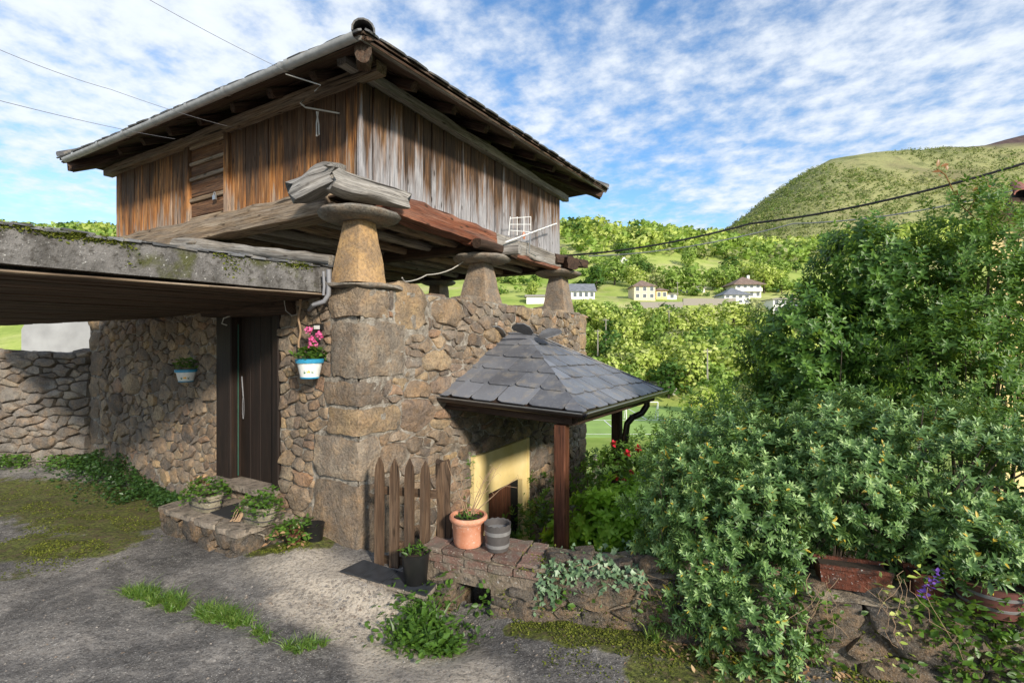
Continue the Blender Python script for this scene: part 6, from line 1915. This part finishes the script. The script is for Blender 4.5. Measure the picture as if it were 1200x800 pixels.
# pebbles and grit on the broken concrete
mb = MB(); rr = random.Random(15)
for k in range(1500):
    if k < 900:
        px, py = rr.gauss(420, 60), rr.gauss(688, 22)
    else: px, py = rr.uniform(0, 800), rr.uniform(640, 800)
    x, y = gpt(px, py); s_ = rr.uniform(.003, .011) * (1.5 if k < 900 else 1)
    q = Vector((x, y, 0)) - C0
    if q.dot(DR) > 0 or y > wall_y(x) - .02: continue
    o = rr.uniform(0, 6); c = Vector((x, y, gh(x, y)))
    vs = [c + Vector((math.cos(o + a) * s_ * rr.uniform(.7, 1.3), math.sin(o + a) * s_ * rr.uniform(.7, 1.3), 0)) for a in (0, 1.25, 2.5, 3.77, 5.0)] + [c + UZ * s_ * .7]
    mb.add(vs, [(i, (i + 1) % 5, 5) for i in range(5)], None, rr.random())
M['grit'] = m_stone('pale grit', [(0, (.20, .18, .16)), (.6, (.34, .31, .28)), (1, (.50, .47, .43))])
tag(mb.build('grit', M['grit'], None, kind='stuff'), 'pale grit and pebbles on the worn concrete', 'grit')

# ------------------------------------------------------------ plants in the pots
def potplant(parent, c, r, h, n, L, W, mat, seed, droop=0, name='leaves'):
    rs = np.random.RandomState(seed); a = rs.uniform(0, 6.28, n); q = np.sqrt(rs.uniform(0, 1, n)) * r
    z = rs.uniform(0, 1, n) ** .7 * h * (1 - .6 * (q / r) ** 2) - droop * np.maximum(0, q - r * .7)
    P = np.stack([c.x + q * np.cos(a), c.y + q * np.sin(a), c.z + z], 1)
    return leafpatch(name, P, L, W, mat, parent, seed)
potplant(plA, cA + UZ * .14, .24, .20, 420, .045, .6, M['leaf_weed'], 3, .9)
potplant(plA, cA + UZ * .24 + DL * .12, .08, .10, 50, .05, .6, M['leaf_dead'], 4)
potplant(plB, cB + UZ * .14, .22, .16, 260, .045, .55, M['leaf_weed'], 5, .8)
potplant(plB, cB + UZ * .10 - DL * .22 - DR * .05, .14, .30, 150, .05, .5, M['leaf_weed'], 6, .8)
mb = MB(); rr = random.Random(3)
for k in range(12):
    p = cB + UZ * .15 + DL * .12 + Vector((rr.uniform(-.05, .05), -.05, 0)); P = [p]
    for j in range(5): p = p + Vector((-.022 + rr.uniform(-.012, .012), -.012, [.01, -.02, -.04, -.05, -.03][j])); P.append(p)
    mb.tube(P, .005, 4)
mb.build('dried_roots', M['rope'], plB, True)
potplant(tD, cD + UZ * .12, .22, .16, 260, .055, .5, M['leaf_weed'], 7, .5)
potplant(tD, cD + UZ * .10, .26, .10, 90, .05, .5, M['leaf_dead'], 8, .5)
potplant(pot3, pk + UZ * .22, .11, .07, 60, .06, .3, M['leaf_weed'], 9)
potplant(pot, pc_ + UZ * .22, .11, .04, 60, .04, .5, M['leaf_weed'], 10)
mb = MB(); rr = random.Random(6)
for k in range(7):
    p = pc_ + UZ * .2 + Vector((rr.uniform(-.03, .03), rr.uniform(-.03, .03), 0)); P = [p]; d = Vector((rr.uniform(-.015, .05), rr.uniform(-.02, .02), .06))
    for j in range(7): p = p + d + Vector((rr.uniform(-.012, .012), 0, rr.uniform(-.01, .012))); d.x += rr.uniform(-.01, .012); P.append(p)
    mb.tube(P, [.005, .0045, .004, .0035, .003, .0025, .002, .0015], 5)
    for j in (3, 4, 5, 6):
        q = P[j]; mb.tube([q, q + Vector((rr.uniform(-.05, .08), 0, rr.uniform(.01, .05))), q + Vector((rr.uniform(-.08, .14), 0, rr.uniform(-.01, .08)))], .0015, 4)
mb.build('dry_twigs', M['rope'], pot)
P = []
for j in range(70): t = rr.uniform(0, 1); P.append((pc_.x - .02 + .05 * t + rr.uniform(-.02, .02), pc_.y - .01, pc_.z + .25 + .5 * t * 1.0))
leafpatch('stem_leaves', P, .035, .3, M['leaf_weed'], pot, 12)
# geranium
potplant(hpA, hA + UZ * .19, .15, .13, 170, .055, .8, M['leaf_weed'], 13, .3)
mb = MB(); cs = []
for (px, py, r) in ((367, 403, .055), (374, 393, .04), (362, 387, .028), (366, 397, .03)):
    c = UP(px, py, 4.72); cs.append((c, r)); mb.tube([hA + UZ * .2, (hA + c) / 2 + Vector((.01, 0, .12)), c], .003, 4)
mb.build('stems', M['leaf_weed'], hpA)
for c, r in cs:
    rs = np.random.RandomState(int(r * 999)); n = 40; d = rvec(n, rs); V_, T_ = leaf_simple(1, .9, .05, .1)
    W_, F_ = scatter(V_, T_, rotm(rvec(n, rs), d), np.full(n, .024), np.array(c)[None] + d * r * .8); npmesh('bloom', W_, F_, M['petal_pink'], hpA, rn=np.repeat(rs.uniform(0, 1, n), 6))
potplant(hpB, hB + UZ * .15, .13, .14, 130, .055, .5, M['leaf_weed'], 14, .3)
potplant(hpB, hB + UZ * .02 + DL * .13 - DR * .0, .06, .14, 45, .05, .4, M['leaf_dead'], 15, .3)
# moss and growth on the canopy edge
P = []
rs = np.random.RandomState(33)
for k in range(7000):
    t = rs.uniform(0, 2.5)
    if nz(t * 2.2, 4.4) + rs.normal() * .12 < .02: continue
    dz = abs(rs.normal()) * .06 * (1.5 if nz(t * 3, 8) > .1 else .4); p = A_ + uv * t - pv * .006
    P.append((p.x, p.y, 2.432 - min(.2, dz)))
leafpatch('moss', P, .022, .6, M['moss'], canopy, 20, .2, 'stuff', 1)

# ------------------------------------------------------------ trees of the valley
def tree_meshes(seed, h, cards, cs, mat, wide=.38):
    rs = np.random.RandomState(seed); rr = random.Random(seed)
    blobs = []
    for k in range(9):
        a = rr.uniform(0, 6.28); q = rr.uniform(0, wide * .62) * h; z = h * rr.uniform(.36, .80)
        r = h * rr.uniform(.15, .25) * (1.15 - .4 * abs(z / h - .55))
        blobs.append((q * math.cos(a), q * math.sin(a), z, r, r, r * .85))
    blobs.append((0, 0, h * .80, h * .18, h * .18, h * .18))
    P, D = blob_points(blobs, cards, rs, (.82, 1.08), .35, 2)
    X = rvec(len(P), rs); V_ = np.array([(-.5, -.28, 0), (.5, -.33, .06), (.55, .3, 0), (-.42, .36, .06)]); T_ = np.array([(0, 1, 2, 3)])
    Z = D * 1.3 + rvec(len(P), rs) * .7
    W_, F_ = scatter(V_, T_, rotm(X, Z), cs * rs.uniform(.6, 1.4, len(P)), P)
    zf = np.clip(.5 + rs.normal(size=len(P)) * .28, 0, 1)
    Nn = np.repeat(D + rvec(len(P), rs) * .35 + np.array([0, 0, .15]), 4, axis=0); Nn /= np.linalg.norm(Nn, axis=1, keepdims=True)
    return W_, F_, np.repeat(zf, 4), blobs, Nn
TREES = {}
def tree_proto(key, seed, mat, cards=800, cs=.075, wide=.38):
    h = 1.0; W_, F_, R, blobs, Nn = tree_meshes(seed, h, cards, cs, mat, wide)
    me_o = npmesh('crown', W_, F_, M[mat], None, rn=R, normals=Nn)
    mb = MB(); mb.tube([Vector((0, 0, -.05)), Vector((.01, 0, .2)), Vector((0, .01, .45)), Vector((.01, 0, .7))], [.030, .022, .016, .006], 7)
    for b in blobs[:6]: mb.tube([Vector((0, 0, .25 + .2 * RND.random())), Vector((b[0] * .5, b[1] * .5, b[2] * .8)), Vector(b[:3])], [.012, .008, .003], 5)
    tr = mb.build('trunk', M['bark'], None, True)
    TREES[key] = (me_o.data, tr.data)
    bpy.data.objects.remove(me_o); bpy.data.objects.remove(tr)
for k in range(3): tree_proto('lime%d' % k, 50 + k, 'tree_lime')
for k in range(3): tree_proto('green%d' % k, 60 + k, 'tree_green')
for k in range(2): tree_proto('dark%d' % k, 70 + k, 'tree_dark')
for k in range(2): tree_proto('grey%d' % k, 80 + k, 'tree_grey', 520, .06)
def put_tree(kind, x, y, h, label, group, zz=None, sx=1.0):
    z = th(x, y) if zz is None else zz
    t_ = thing('tree', label, 'tree', (x, y, z - .02 * h), group)
    cr, tk = TREES[kind]
    t_.scale = (h * sx, h * sx, h); t_.rotation_euler = (0, 0, RND.uniform(0, 6.28))
    for nm, me in (('crown', cr), ('trunk', tk)):
        o = bpy.data.objects.new(nm, me); COL.objects.link(o); o.parent = t_
    return t_
rr = random.Random(77)
def kindpick(w_):
    k = rr.choices(('lime', 'green', 'dark', 'grey'), w_)[0]; return k + str(rr.randrange({'lime': 3, 'green': 3, 'dark': 2, 'grey': 2}[k])), k
CT = {'lime': 'yellow green', 'green': 'fresh green', 'dark': 'dark green', 'grey': 'greyish budding'}
SH = {'in the wooded slope below the hillside houses': 'wooded slope', 'at the edge of the football field': 'edge of the field', 'scattered on the meadow above the houses': 'upper meadow', 'on the slope behind the stone house': 'slope beyond the stone house', 'behind the tall shrubs at the right': 'behind the tall shrubs'}
def band(n, px0, px1, y0, y1, h0, h1, w_, where, sxm=1.0):
    m = 0; pts = []
    tries = 0
    while m < n and tries < n * 30:
        tries += 1
        y = rr.uniform(y0, y1); x = rr.uniform(px0 - 600, px1 - 600) / FP * y
        if any((x - a) ** 2 + (y - b) ** 2 < 9 for a, b in pts): continue
        pts.append((x, y)); kd, k = kindpick(w_); h = rr.uniform(h0, h1)
        px_ = 600 + FP * x / y; q_ = (y - y0) / (y1 - y0)
        lm = ['left of the granary', 'behind the granary', 'right of the granary pillars', 'left of the cream house', 'by the cream house', 'by the grey shed', 'by the brown roofed house', 'beside the dark camellia', 'at the right edge'][int(np.digitize(px_, [300, 660, 705, 742, 795, 848, 895, 960]))]
        szn = ['small', 'mid sized', 'tall'][min(2, int(3 * (h - h0) / (h1 - h0)))]; row = ['near row', 'middle row', 'far row'][min(2, int(3 * q_))]
        put_tree(kd, x, y, h, '%s %s tree, %s, %s, %s' % (szn, CT[k], SH[where], lm, row), '%s trees %s' % (CT[k], where), None, rr.uniform(.95, 1.35) * sxm); m += 1
band(105, 640, 960, 92, 138, 6, 9.5, (5, 4, 1, 1), 'in the wooded slope below the hillside houses')
band(9, 800, 980, 60, 90, 4, 7, (6, 4, 0, 2), 'at the edge of the football field')
band(26, 650, 1000, 176, 240, 5, 11, (3, 5, 3, 2), 'scattered on the meadow above the houses')
band(20, -30, 700, 150, 280, 6, 12, (3, 5, 3, 2), 'on the slope behind the stone house')
band(12, 980, 1250, 80, 200, 7, 12, (4, 5, 1, 2), 'behind the tall shrubs at the right')
for (px, py, Y, h, kd, lab_) in ((728, 272, 250, 9, 'dark0', 'alone left of the white hut'), (755, 275, 215, 8, 'dark1', 'just right of the tiny white hut'), (806, 272, 205, 7, 'dark0', 'in the middle of the upper meadow'), (835, 275, 207, 6, 'green1', 'right of the middle of the meadow'), (865, 268, 300, 9, 'green1', 'on the skyline'), (720, 332, 196, 12, 'green0', 'left above the cream house'), (785, 325, 178, 11, 'green2', 'right behind the orange annex'), (812, 322, 180, 12, 'green1', 'behind the low grey shed'), (770, 327, 176, 8, 'grey0', 'between the annex and grey shed'), (853, 325, 185, 11, 'green0', 'above the white house'), (875, 322, 190, 11, 'lime1', 'above the brown roofed house'), (740, 318, 190, 9, 'lime2', 'above the cream house'), (905, 318, 190, 9, 'lime0', 'right of the brown roofed house'), (758, 335, 165, 6, 'green1', 'in front of the cream house')):
    x = (px - 600) / FP * Y; k = kd[:-1]
    put_tree(kd, x, Y, h, '%s round tree %s' % (CT[k], lab_), '%s hedge trees in the meadow' % CT[k], None, 1.3)
# far woods: one mass each
def woods(name, n, fpos, h0, h1, cards, mat, label, seed, crd=.16):
    rs = np.random.RandomState(seed); fo = Foliage();     var = [tree_meshes(seed + i, 1.0, cards, crd, mat, .4) for i in range(3)]
    for k in range(n):
        q = fpos(rs)
        if q is None: continue
        x, y, z = q; V_, F_, R_, _, N_ = var[k % 3]; h = rs.uniform(h0, h1); a = rs.uniform(0, 6.28); c, s_ = math.cos(a), math.sin(a)
        W_ = V_ * np.array([h * 1.2, h * 1.2, h]); W_ = np.stack([W_[:, 0] * c - W_[:, 1] * s_ + x, W_[:, 0] * s_ + W_[:, 1] * c + y, W_[:, 2] + z - h * .18], 1)
        fo.add(W_, F_, np.clip(R_ * .6 + rs.uniform(0, .5), 0, 1)); fo.N.append(np.stack([N_[:, 0] * c - N_[:, 1] * s_, N_[:, 0] * s_ + N_[:, 1] * c, N_[:, 2]], 1))
    o = fo.build(name, M[mat], None, 'stuff'); tag(o, label, 'wood'); return o
def hillpos(y0, y1, thr, a0=-1.15, a1=1.15, s=.02, seed=0):
    def f(rs):
        y = rs.uniform(y0, y1); a = rs.uniform(a0, a1); x = a * y
        if nz(x * s, y * s, seed) + rs.normal() * .08 < thr: return None
        return x, y, th(x, y)
    return f
woods('far_wood', 1700, hillpos(262, 430, -.14, seed=1), 6, 12, 70, 'tree_lime', 'yellow green woodland along the crest of the near hill', 91, .19)
woods('far_wood', 1700, hillpos(258, 430, -.10, seed=2), 6, 12, 70, 'tree_green', 'fresh green woodland along the crest of the near hill', 92, .19)
woods('far_wood', 420, hillpos(255, 430, .10, seed=3), 7, 13, 60, 'tree_dark', 'dark clumps in the woodland on the near hill', 93, .19)
woods('far_wood', 300, hillpos(240, 420, .05, seed=4), 6, 11, 50, 'tree_grey', 'greyish budding trees in the woodland on the near hill', 94, .17)
def hedgepos(rs):
    k = rs.randint(0, 6); y0_ = (180, 190, 204, 218, 234, 250)[k]; a = rs.uniform(-.1, .75); y = y0_ + 14 * math.sin(a * (7 + k) + k * 1.7) + rs.normal() * 1.2; x = a * y
    if nz(x * .03, k * 3.3, 2) < -.08: return None
    return x, y, th(x, y)
woods('hedgerow', 330, hedgepos, 2.2, 5.0, 60, 'tree_green', 'bushy hedgerows following the terraces of the open meadow', 101, .2)
woods('hedgerow', 130, hedgepos, 2.2, 4.5, 60, 'tree_dark', 'darker bushes dotted along the meadow hedgerows', 102, .2)
def mtpos(y0, y1, a0, a1, thr, s, seed):
    def f(rs):
        y = rs.uniform(y0, y1); a = rs.uniform(a0, a1); x = a * y; z = mh(a, y)
        if nz(x * s, y * s * .6, seed) + rs.normal() * .07 < thr: return None
        if z > 380 + 60 * nz(x * .01, y * .01): return None
        return x, y, z
    return f
M['tree_olive'] = m_leaf('olive scrub leaf', [(.16, .19, .08), (.22, .25, .10), (.29, .32, .13)], .3, .7, .2)
woods('mountain_wood', 9500, mtpos(500, 1130, .1, 1.25, -.22, .008, 1), 5, 9, 14, 'tree_olive', 'greyish green woodland covering the big hillside', 95, .24)
M['tree_mid'] = m_leaf('mid green scrub leaf', [(.12, .18, .05), (.16, .24, .06), (.21, .30, .08)], .3, .7, .2)
woods('mountain_wood', 3600, mtpos(500, 1000, .1, 1.25, .14, .005, 7), 5, 9, 14, 'tree_mid', 'bands of greener trees across the big hillside', 96, .24)
woods('mountain_wood', 900, mtpos(500, 1100, .1, 1.25, .16, .006, 4), 5, 9, 14, 'tree_dark', 'dark scrub patches on the big hillside', 97, .24)
M['tree_pale'] = m_leaf('pale spring leaf', [(.24, .26, .10), (.34, .35, .14), (.44, .43, .20)], .4, .6, .2)
woods('mountain_wood', 3000, mtpos(520, 1100, .1, 1.25, .12, .005, 11), 5, 9, 14, 'tree_pale', 'pale spring woodland patches on the big hillside', 98, .24)

# creepers over the dark wall at the lower right
cr_w = thing('creeper', 'green creeper with pointed leaves over the dark wall at lower right', 'creeper', (2.6, 2.8, -.3))
P = []
rs = np.random.RandomState(61)
for k in range(620):
    px, py = rs.uniform(1060, 1215), rs.uniform(700, 812)
    if nz(px * .02, py * .03, 4) < -.12 and px < 1150: continue
    p = on_wall(px, py, .05 + abs(rs.normal()) * .04); P.append(tuple(p))
for k in range(160):
    px, py = rs.normal(950, 22), rs.uniform(690, 800); p = on_wall(px, py, .05 + abs(rs.normal()) * .04); P.append(tuple(p))
leafpatch('leaves', P, .055, .55, M['leaf_weed'], cr_w, 62, .5)

# ------------------------------------------------------------ houses across the valley
def march(px, py, Y):
    for y in np.arange(max(89, Y * .75), Y * 1.5, .5):
        p = UP(px, py, y)
        if th(p.x, p.y) >= p.z: return float(y)
    return Y
def far_house(name, label, px0, px1, pyt, pyb, Y, dep, wall, roof, floors, nwin, rise=.28, rot=0.0, over=.5, chim=False, cat='house', roofname='roof', gable=False):
    Y = march((px0 + px1) / 2, pyb, Y); a, b = UP(px0, pyb, Y), UP(px1, pyb, Y); zt_ = UP(px0, pyt, Y).z; zb = a.z; W_ = (b.x - a.x)
    c = Vector(((a.x + b.x) / 2, Y + dep / 2, zb)); t_ = thing(name, label, cat, c)
    ax = Vector((math.cos(rot), math.sin(rot), 0)); ay = Vector((-ax.y, ax.x, 0)); H = zt_ - zb
    mb = MB(); mb.box(c + UZ * (H / 2 - 1.5), ax * W_ / 2, ay * dep / 2, UZ * (H / 2 + 1.5)); mb.build('wall', M[wall], t_)
    hw, hd = W_ / 2 + over, dep / 2 + over; rz_ = min(hw, hd) * rise * 2
    E4 = [c + ax * sx * hw + ay * sy * hd + UZ * H for sx, sy in ((-1, -1), (1, -1), (1, 1), (-1, 1))]
    rl = max(.0, hw - hd) if not gable else hw
    R2 = [c - ax * rl + UZ * (H + rz_), c + ax * rl + UZ * (H + rz_)]
    lo = [e_ - UZ * .18 for e_ in E4]
    vs = E4 + R2 + lo; mb = MB()
    mb.add(vs, [(0, 1, 5, 4), (1, 2, 5), (2, 3, 4, 5), (3, 0, 4), (6, 7, 1, 0), (7, 8, 2, 1), (8, 9, 3, 2), (9, 6, 0, 3), (9, 8, 7, 6)]); rf = mb.build('roof', M[roof], t_)
    if chim:
        mb = MB(); mb.box(c + ax * hw * .4 + ay * .5 + UZ * (H + rz_ * .9), ax * .4, ay * .4, UZ * .9); mb.build('chimney', M['plaster_white'], rf)
    for f in range(floors):
        for k in range(nwin):
            x = (-.5 + (k + .5) / nwin) * W_; z = H * (f + .55) / floors
            p = c + ax * x - ay * (dep / 2 + .03) + UZ * z; w2, h2 = min(.55, W_ / nwin * .28), min(.7, H / floors * .28)
            mb = MB(); mb.box(p, ax * (w2 + .12), ay * .03, UZ * (h2 + .12)); wn = mb.build('window', M['white_paint'], t_)
            mb = MB(); mb.box(p - ay * .035, ax * w2, ay * .012, UZ * h2); mb.build('pane', M['glass'], wn)
    return t_, c, ax, ay, H
fh, c, ax, ay, H = far_house('village_house', 'cream two storey house with hipped roof among the trees on the hillside', 743, 768, 335, 351, 165, 8, 'plaster_cream', 'roof_brown', 2, 3, .3)
far_house('village_house', 'small orange annex joined to the right side of the cream house', 769, 782, 340, 351, 166, 6, 'yellow', 'roof_brown', 1, 2, .25)
far_house('garage', 'low white garage just right of the orange annex', 782, 793, 344, 351, 164, 5, 'plaster_white', 'plaster_grey', 1, 1, .1)
fh, c, ax, ay, H = far_house('village_house', 'largest white house with broad brown roof and balcony on the hillside', 862, 892, 333, 349, 168, 9, 'plaster_white', 'roof_brown', 2, 4, .28, .0, 1.2, True)
mb = MB(); mb.box(c - ay * 5.0 + UZ * H * .48, ax * 4.4, ay * .6, UZ * .12); mb.box(c - ay * 5.55 + UZ * H * .6, ax * 4.4, ay * .04, UZ * .5); mb.build('balcony', M['plaster_white'], fh)
far_house('village_house', 'white house with grey hipped roof just below the brown roofed one', 849, 879, 345, 356, 158, 8, 'plaster_white', 'roof_slate', 2, 4, .28)
far_house('village_house', 'pale flat roofed house right of the grey roofed one, by the shrub', 906, 930, 350, 368, 150, 7, 'plaster_white', 'plaster_grey', 2, 3, .08)
far_house('village_house', 'white house partly hidden by the tall shrub at the right', 925, 940, 358, 372, 146, 7, 'plaster_white', 'roof_slate', 1, 2, .2)
far_house('village_house', 'long white house with slate roof right beside the granary pillars', 664, 697, 341, 350, 165, 7, 'plaster_white', 'roof_slate', 1, 5, .35, gable=True)
far_house('barn', 'small plain white shed seen between two granary pillars', 617, 640, 347, 356, 160, 5, 'plaster_white', 'plaster_grey', 1, 0, .12, cat='shed', gable=True)
far_house('barn', 'low grey shed between the cream house and the brown roofed house', 801, 826, 337, 343, 175, 5, 'plaster_white', 'plaster_grey', 1, 0, .12, cat='shed', gable=True)
far_house('hut', 'tiny white hut alone on the upper meadow', 728, 736, 305, 310, 225, 3.5, 'plaster_white', 'plaster_white', 1, 0, .5, cat='hut', over=.2)
far_house('changing_room', 'white flat roofed shed with bluish windows by the football field', 763, 793, 449, 463, 93, 4.5, 'plaster_white', 'plaster_grey', 1, 2, .05, cat='shed', over=.3)
far_house('village_house', 'small white building low among the trees left of the field', 700, 712, 392, 400, 118, 4, 'plaster_white', 'plaster_white', 1, 0, .1, over=.2)
M['plaster_old'] = m_plain('old white plaster', (.33, .33, .33), .9, var=.18, scale=1.5)
t_ = thing('white_building', 'old whitewashed building with sloping top behind the dry stone wall', 'building', (-15.2, 16, -1.9))
mb = MB(); q0, q1 = UP(25, 416, 15), UP(34, 371, 15); r0, r1 = UP(140, 416, 15), UP(140, 340, 15); ml = UP(25, 386, 15)
mb.prism([Vector((q0.x, 15, -2.5)), ml, q1, r1, Vector((r0.x, 15, -2.5))], Vector((0, 4, 0))); mb.build('wall', M['plaster_old'], t_)
# retaining wall along the road under the houses
t_ = thing('retaining_wall', 'long grey retaining wall under the hillside houses', 'wall', UP(800, 354, 155))
mb = MB()
for (x0, x1, ya, yb) in ((745, 800, 352, 361), (800, 862, 348, 357)):
    Yw = march((x0 + x1) / 2, yb, 152); p, q = UP(x0, yb, Yw), UP(x1, yb, Yw); h = (yb - ya) / FP * Yw * .8
    mb.box((p + q) / 2 + UZ * (h / 2 - 1), Vector(((q.x - p.x) / 2 - .05, 0, 0)), Vector((0, .4, 0)), UZ * (h / 2 + 1))
mb.build('wall_panel', M['plaster_grey'], t_)
# poles
for (px, pt, pb_, Y, lab) in ((700.5, 386, 405, 110, 'thin concrete pole among the trees left of the valley'), (784, 363, 385, 125, 'pale utility pole in the middle of the valley trees'), (829, 408, 440, 85, 'pale pole standing behind the football field trees'), (710, 373, 398, 115, 'wooden pole just right of the granary wall'), (794, 330, 352, 170, 'tall pole beside the white garage')):
    mb = MB(); p, q = UP(px, pb_ + 12, Y), UP(px, pt, Y); mb.tube([p, q], [.16, .10], 7); mb.box(q - UZ * .4, Vector((.7, 0, 0)), Vector((0, .06, 0)), UZ * .06); tag(mb.build('utility_pole', M['plaster_grey'], None, True), lab, 'pole')
# football field
V_ = []; x0, x1 = UP(640, 0, 62).x, UP(850, 0, 85).x
mb = MB(); mb.prism([Vector((x0, 59, -9.93)), Vector((x1, 59, -9.93)), Vector((x1, 87, -9.93)), Vector((x0, 87, -9.93))][::-1], UZ * -.05); o = mb.build('football_pitch', M['pitch']); o['kind'] = 'structure'
mb = MB()
for (a, b, c_, d_) in ((x0, x1, 71.8, 72.0), (x0, x1, 61, 61.14), (13.5, 13.64, 61.15, 71.7), (20, 20.15, 72.05, 85)): mb.box(((a + b) / 2, (c_ + d_) / 2, -9.905), Vector(((b - a) / 2, 0, 0)), Vector((0, (d_ - c_) / 2, 0)), UZ * .006)
o = mb.build('pitch_lines', M['white_paint']); o['kind'] = 'structure'
g_a, g_b = UP(734, 494, 72.5), UP(771, 494, 72.5); zg = -9.93; gh_ = 2.6
t_ = thing('football_goal', 'white football goal frame on the green field below the porch', 'goal', (g_a.x, 72.5, zg))
for p, q, nm in (((g_a.x, 72.5, zg), (g_a.x, 72.5, zg + gh_), 'goal_post'), ((g_b.x, 72.5, zg), (g_b.x, 72.5, zg + gh_), 'goal_post'), ((g_a.x, 72.5, zg + gh_), (g_b.x, 72.5, zg + gh_), 'crossbar'), ((g_a.x, 74, zg), (g_a.x, 72.5, zg + gh_), 'stay'), ((g_b.x, 74, zg), (g_b.x, 72.5, zg + gh_), 'stay')):
    mb = MB(); mb.tube([Vector(p), Vector(q)], .07, 6); mb.build(nm, M['white_paint'], t_, True)
# rustic fence beyond the porch
t_ = thing('rustic_fence', 'grey rustic wooden fence beyond the porch above the field', 'fence', UP(720, 560, 11))
for px in (697, 704, 738, 770, 800):
    mb = MB(); p = UP(px, 533, 11); mb.beam(Vector((p.x, p.y, -2.6)), p, .11, .10, up=Vector((0, 1, 0)), n=6, rough=.02, round_=.7); mb.build('fence_post', M['beam_grey'], t_, True)
for (a, b) in (((685, 545), (815, 541)), ((685, 562), (815, 557)), ((698, 560), (712, 542))):
    mb = MB(); mb.beam(UP(*a, 10.9), UP(*b, 10.9), .07, .07, n=8, rough=.015, round_=.7); mb.build('fence_rail', M['beam_grey'], t_, True)
# garden rubble edge beyond the porch
t_ = thing('garden_wall', 'low pale rubble edging behind the bright bush and porch post', 'wall', (1.2, 8.4, -1.9))
rr = random.Random(19)
for k in range(46):
    px = rr.uniform(672, 745); Y = 8.3 + rr.uniform(-.3, .3); lay = rr.choice((0, 1, 2)); c = Vector(((px - 600) / FP * Y, Y, -1.85 + lay * .2)); s_ = rr.uniform(.10, .2)
    rock_box('stone', t_, M['drystone'], lambda x, y, z: Vector((x, y, z)), (c.x - s_, c.y - s_ * .8, c.z - .05), (c.x + s_, c.y + s_ * .8, c.z + s_ * 1.1), .05, k, rr.random(), 3, .3)
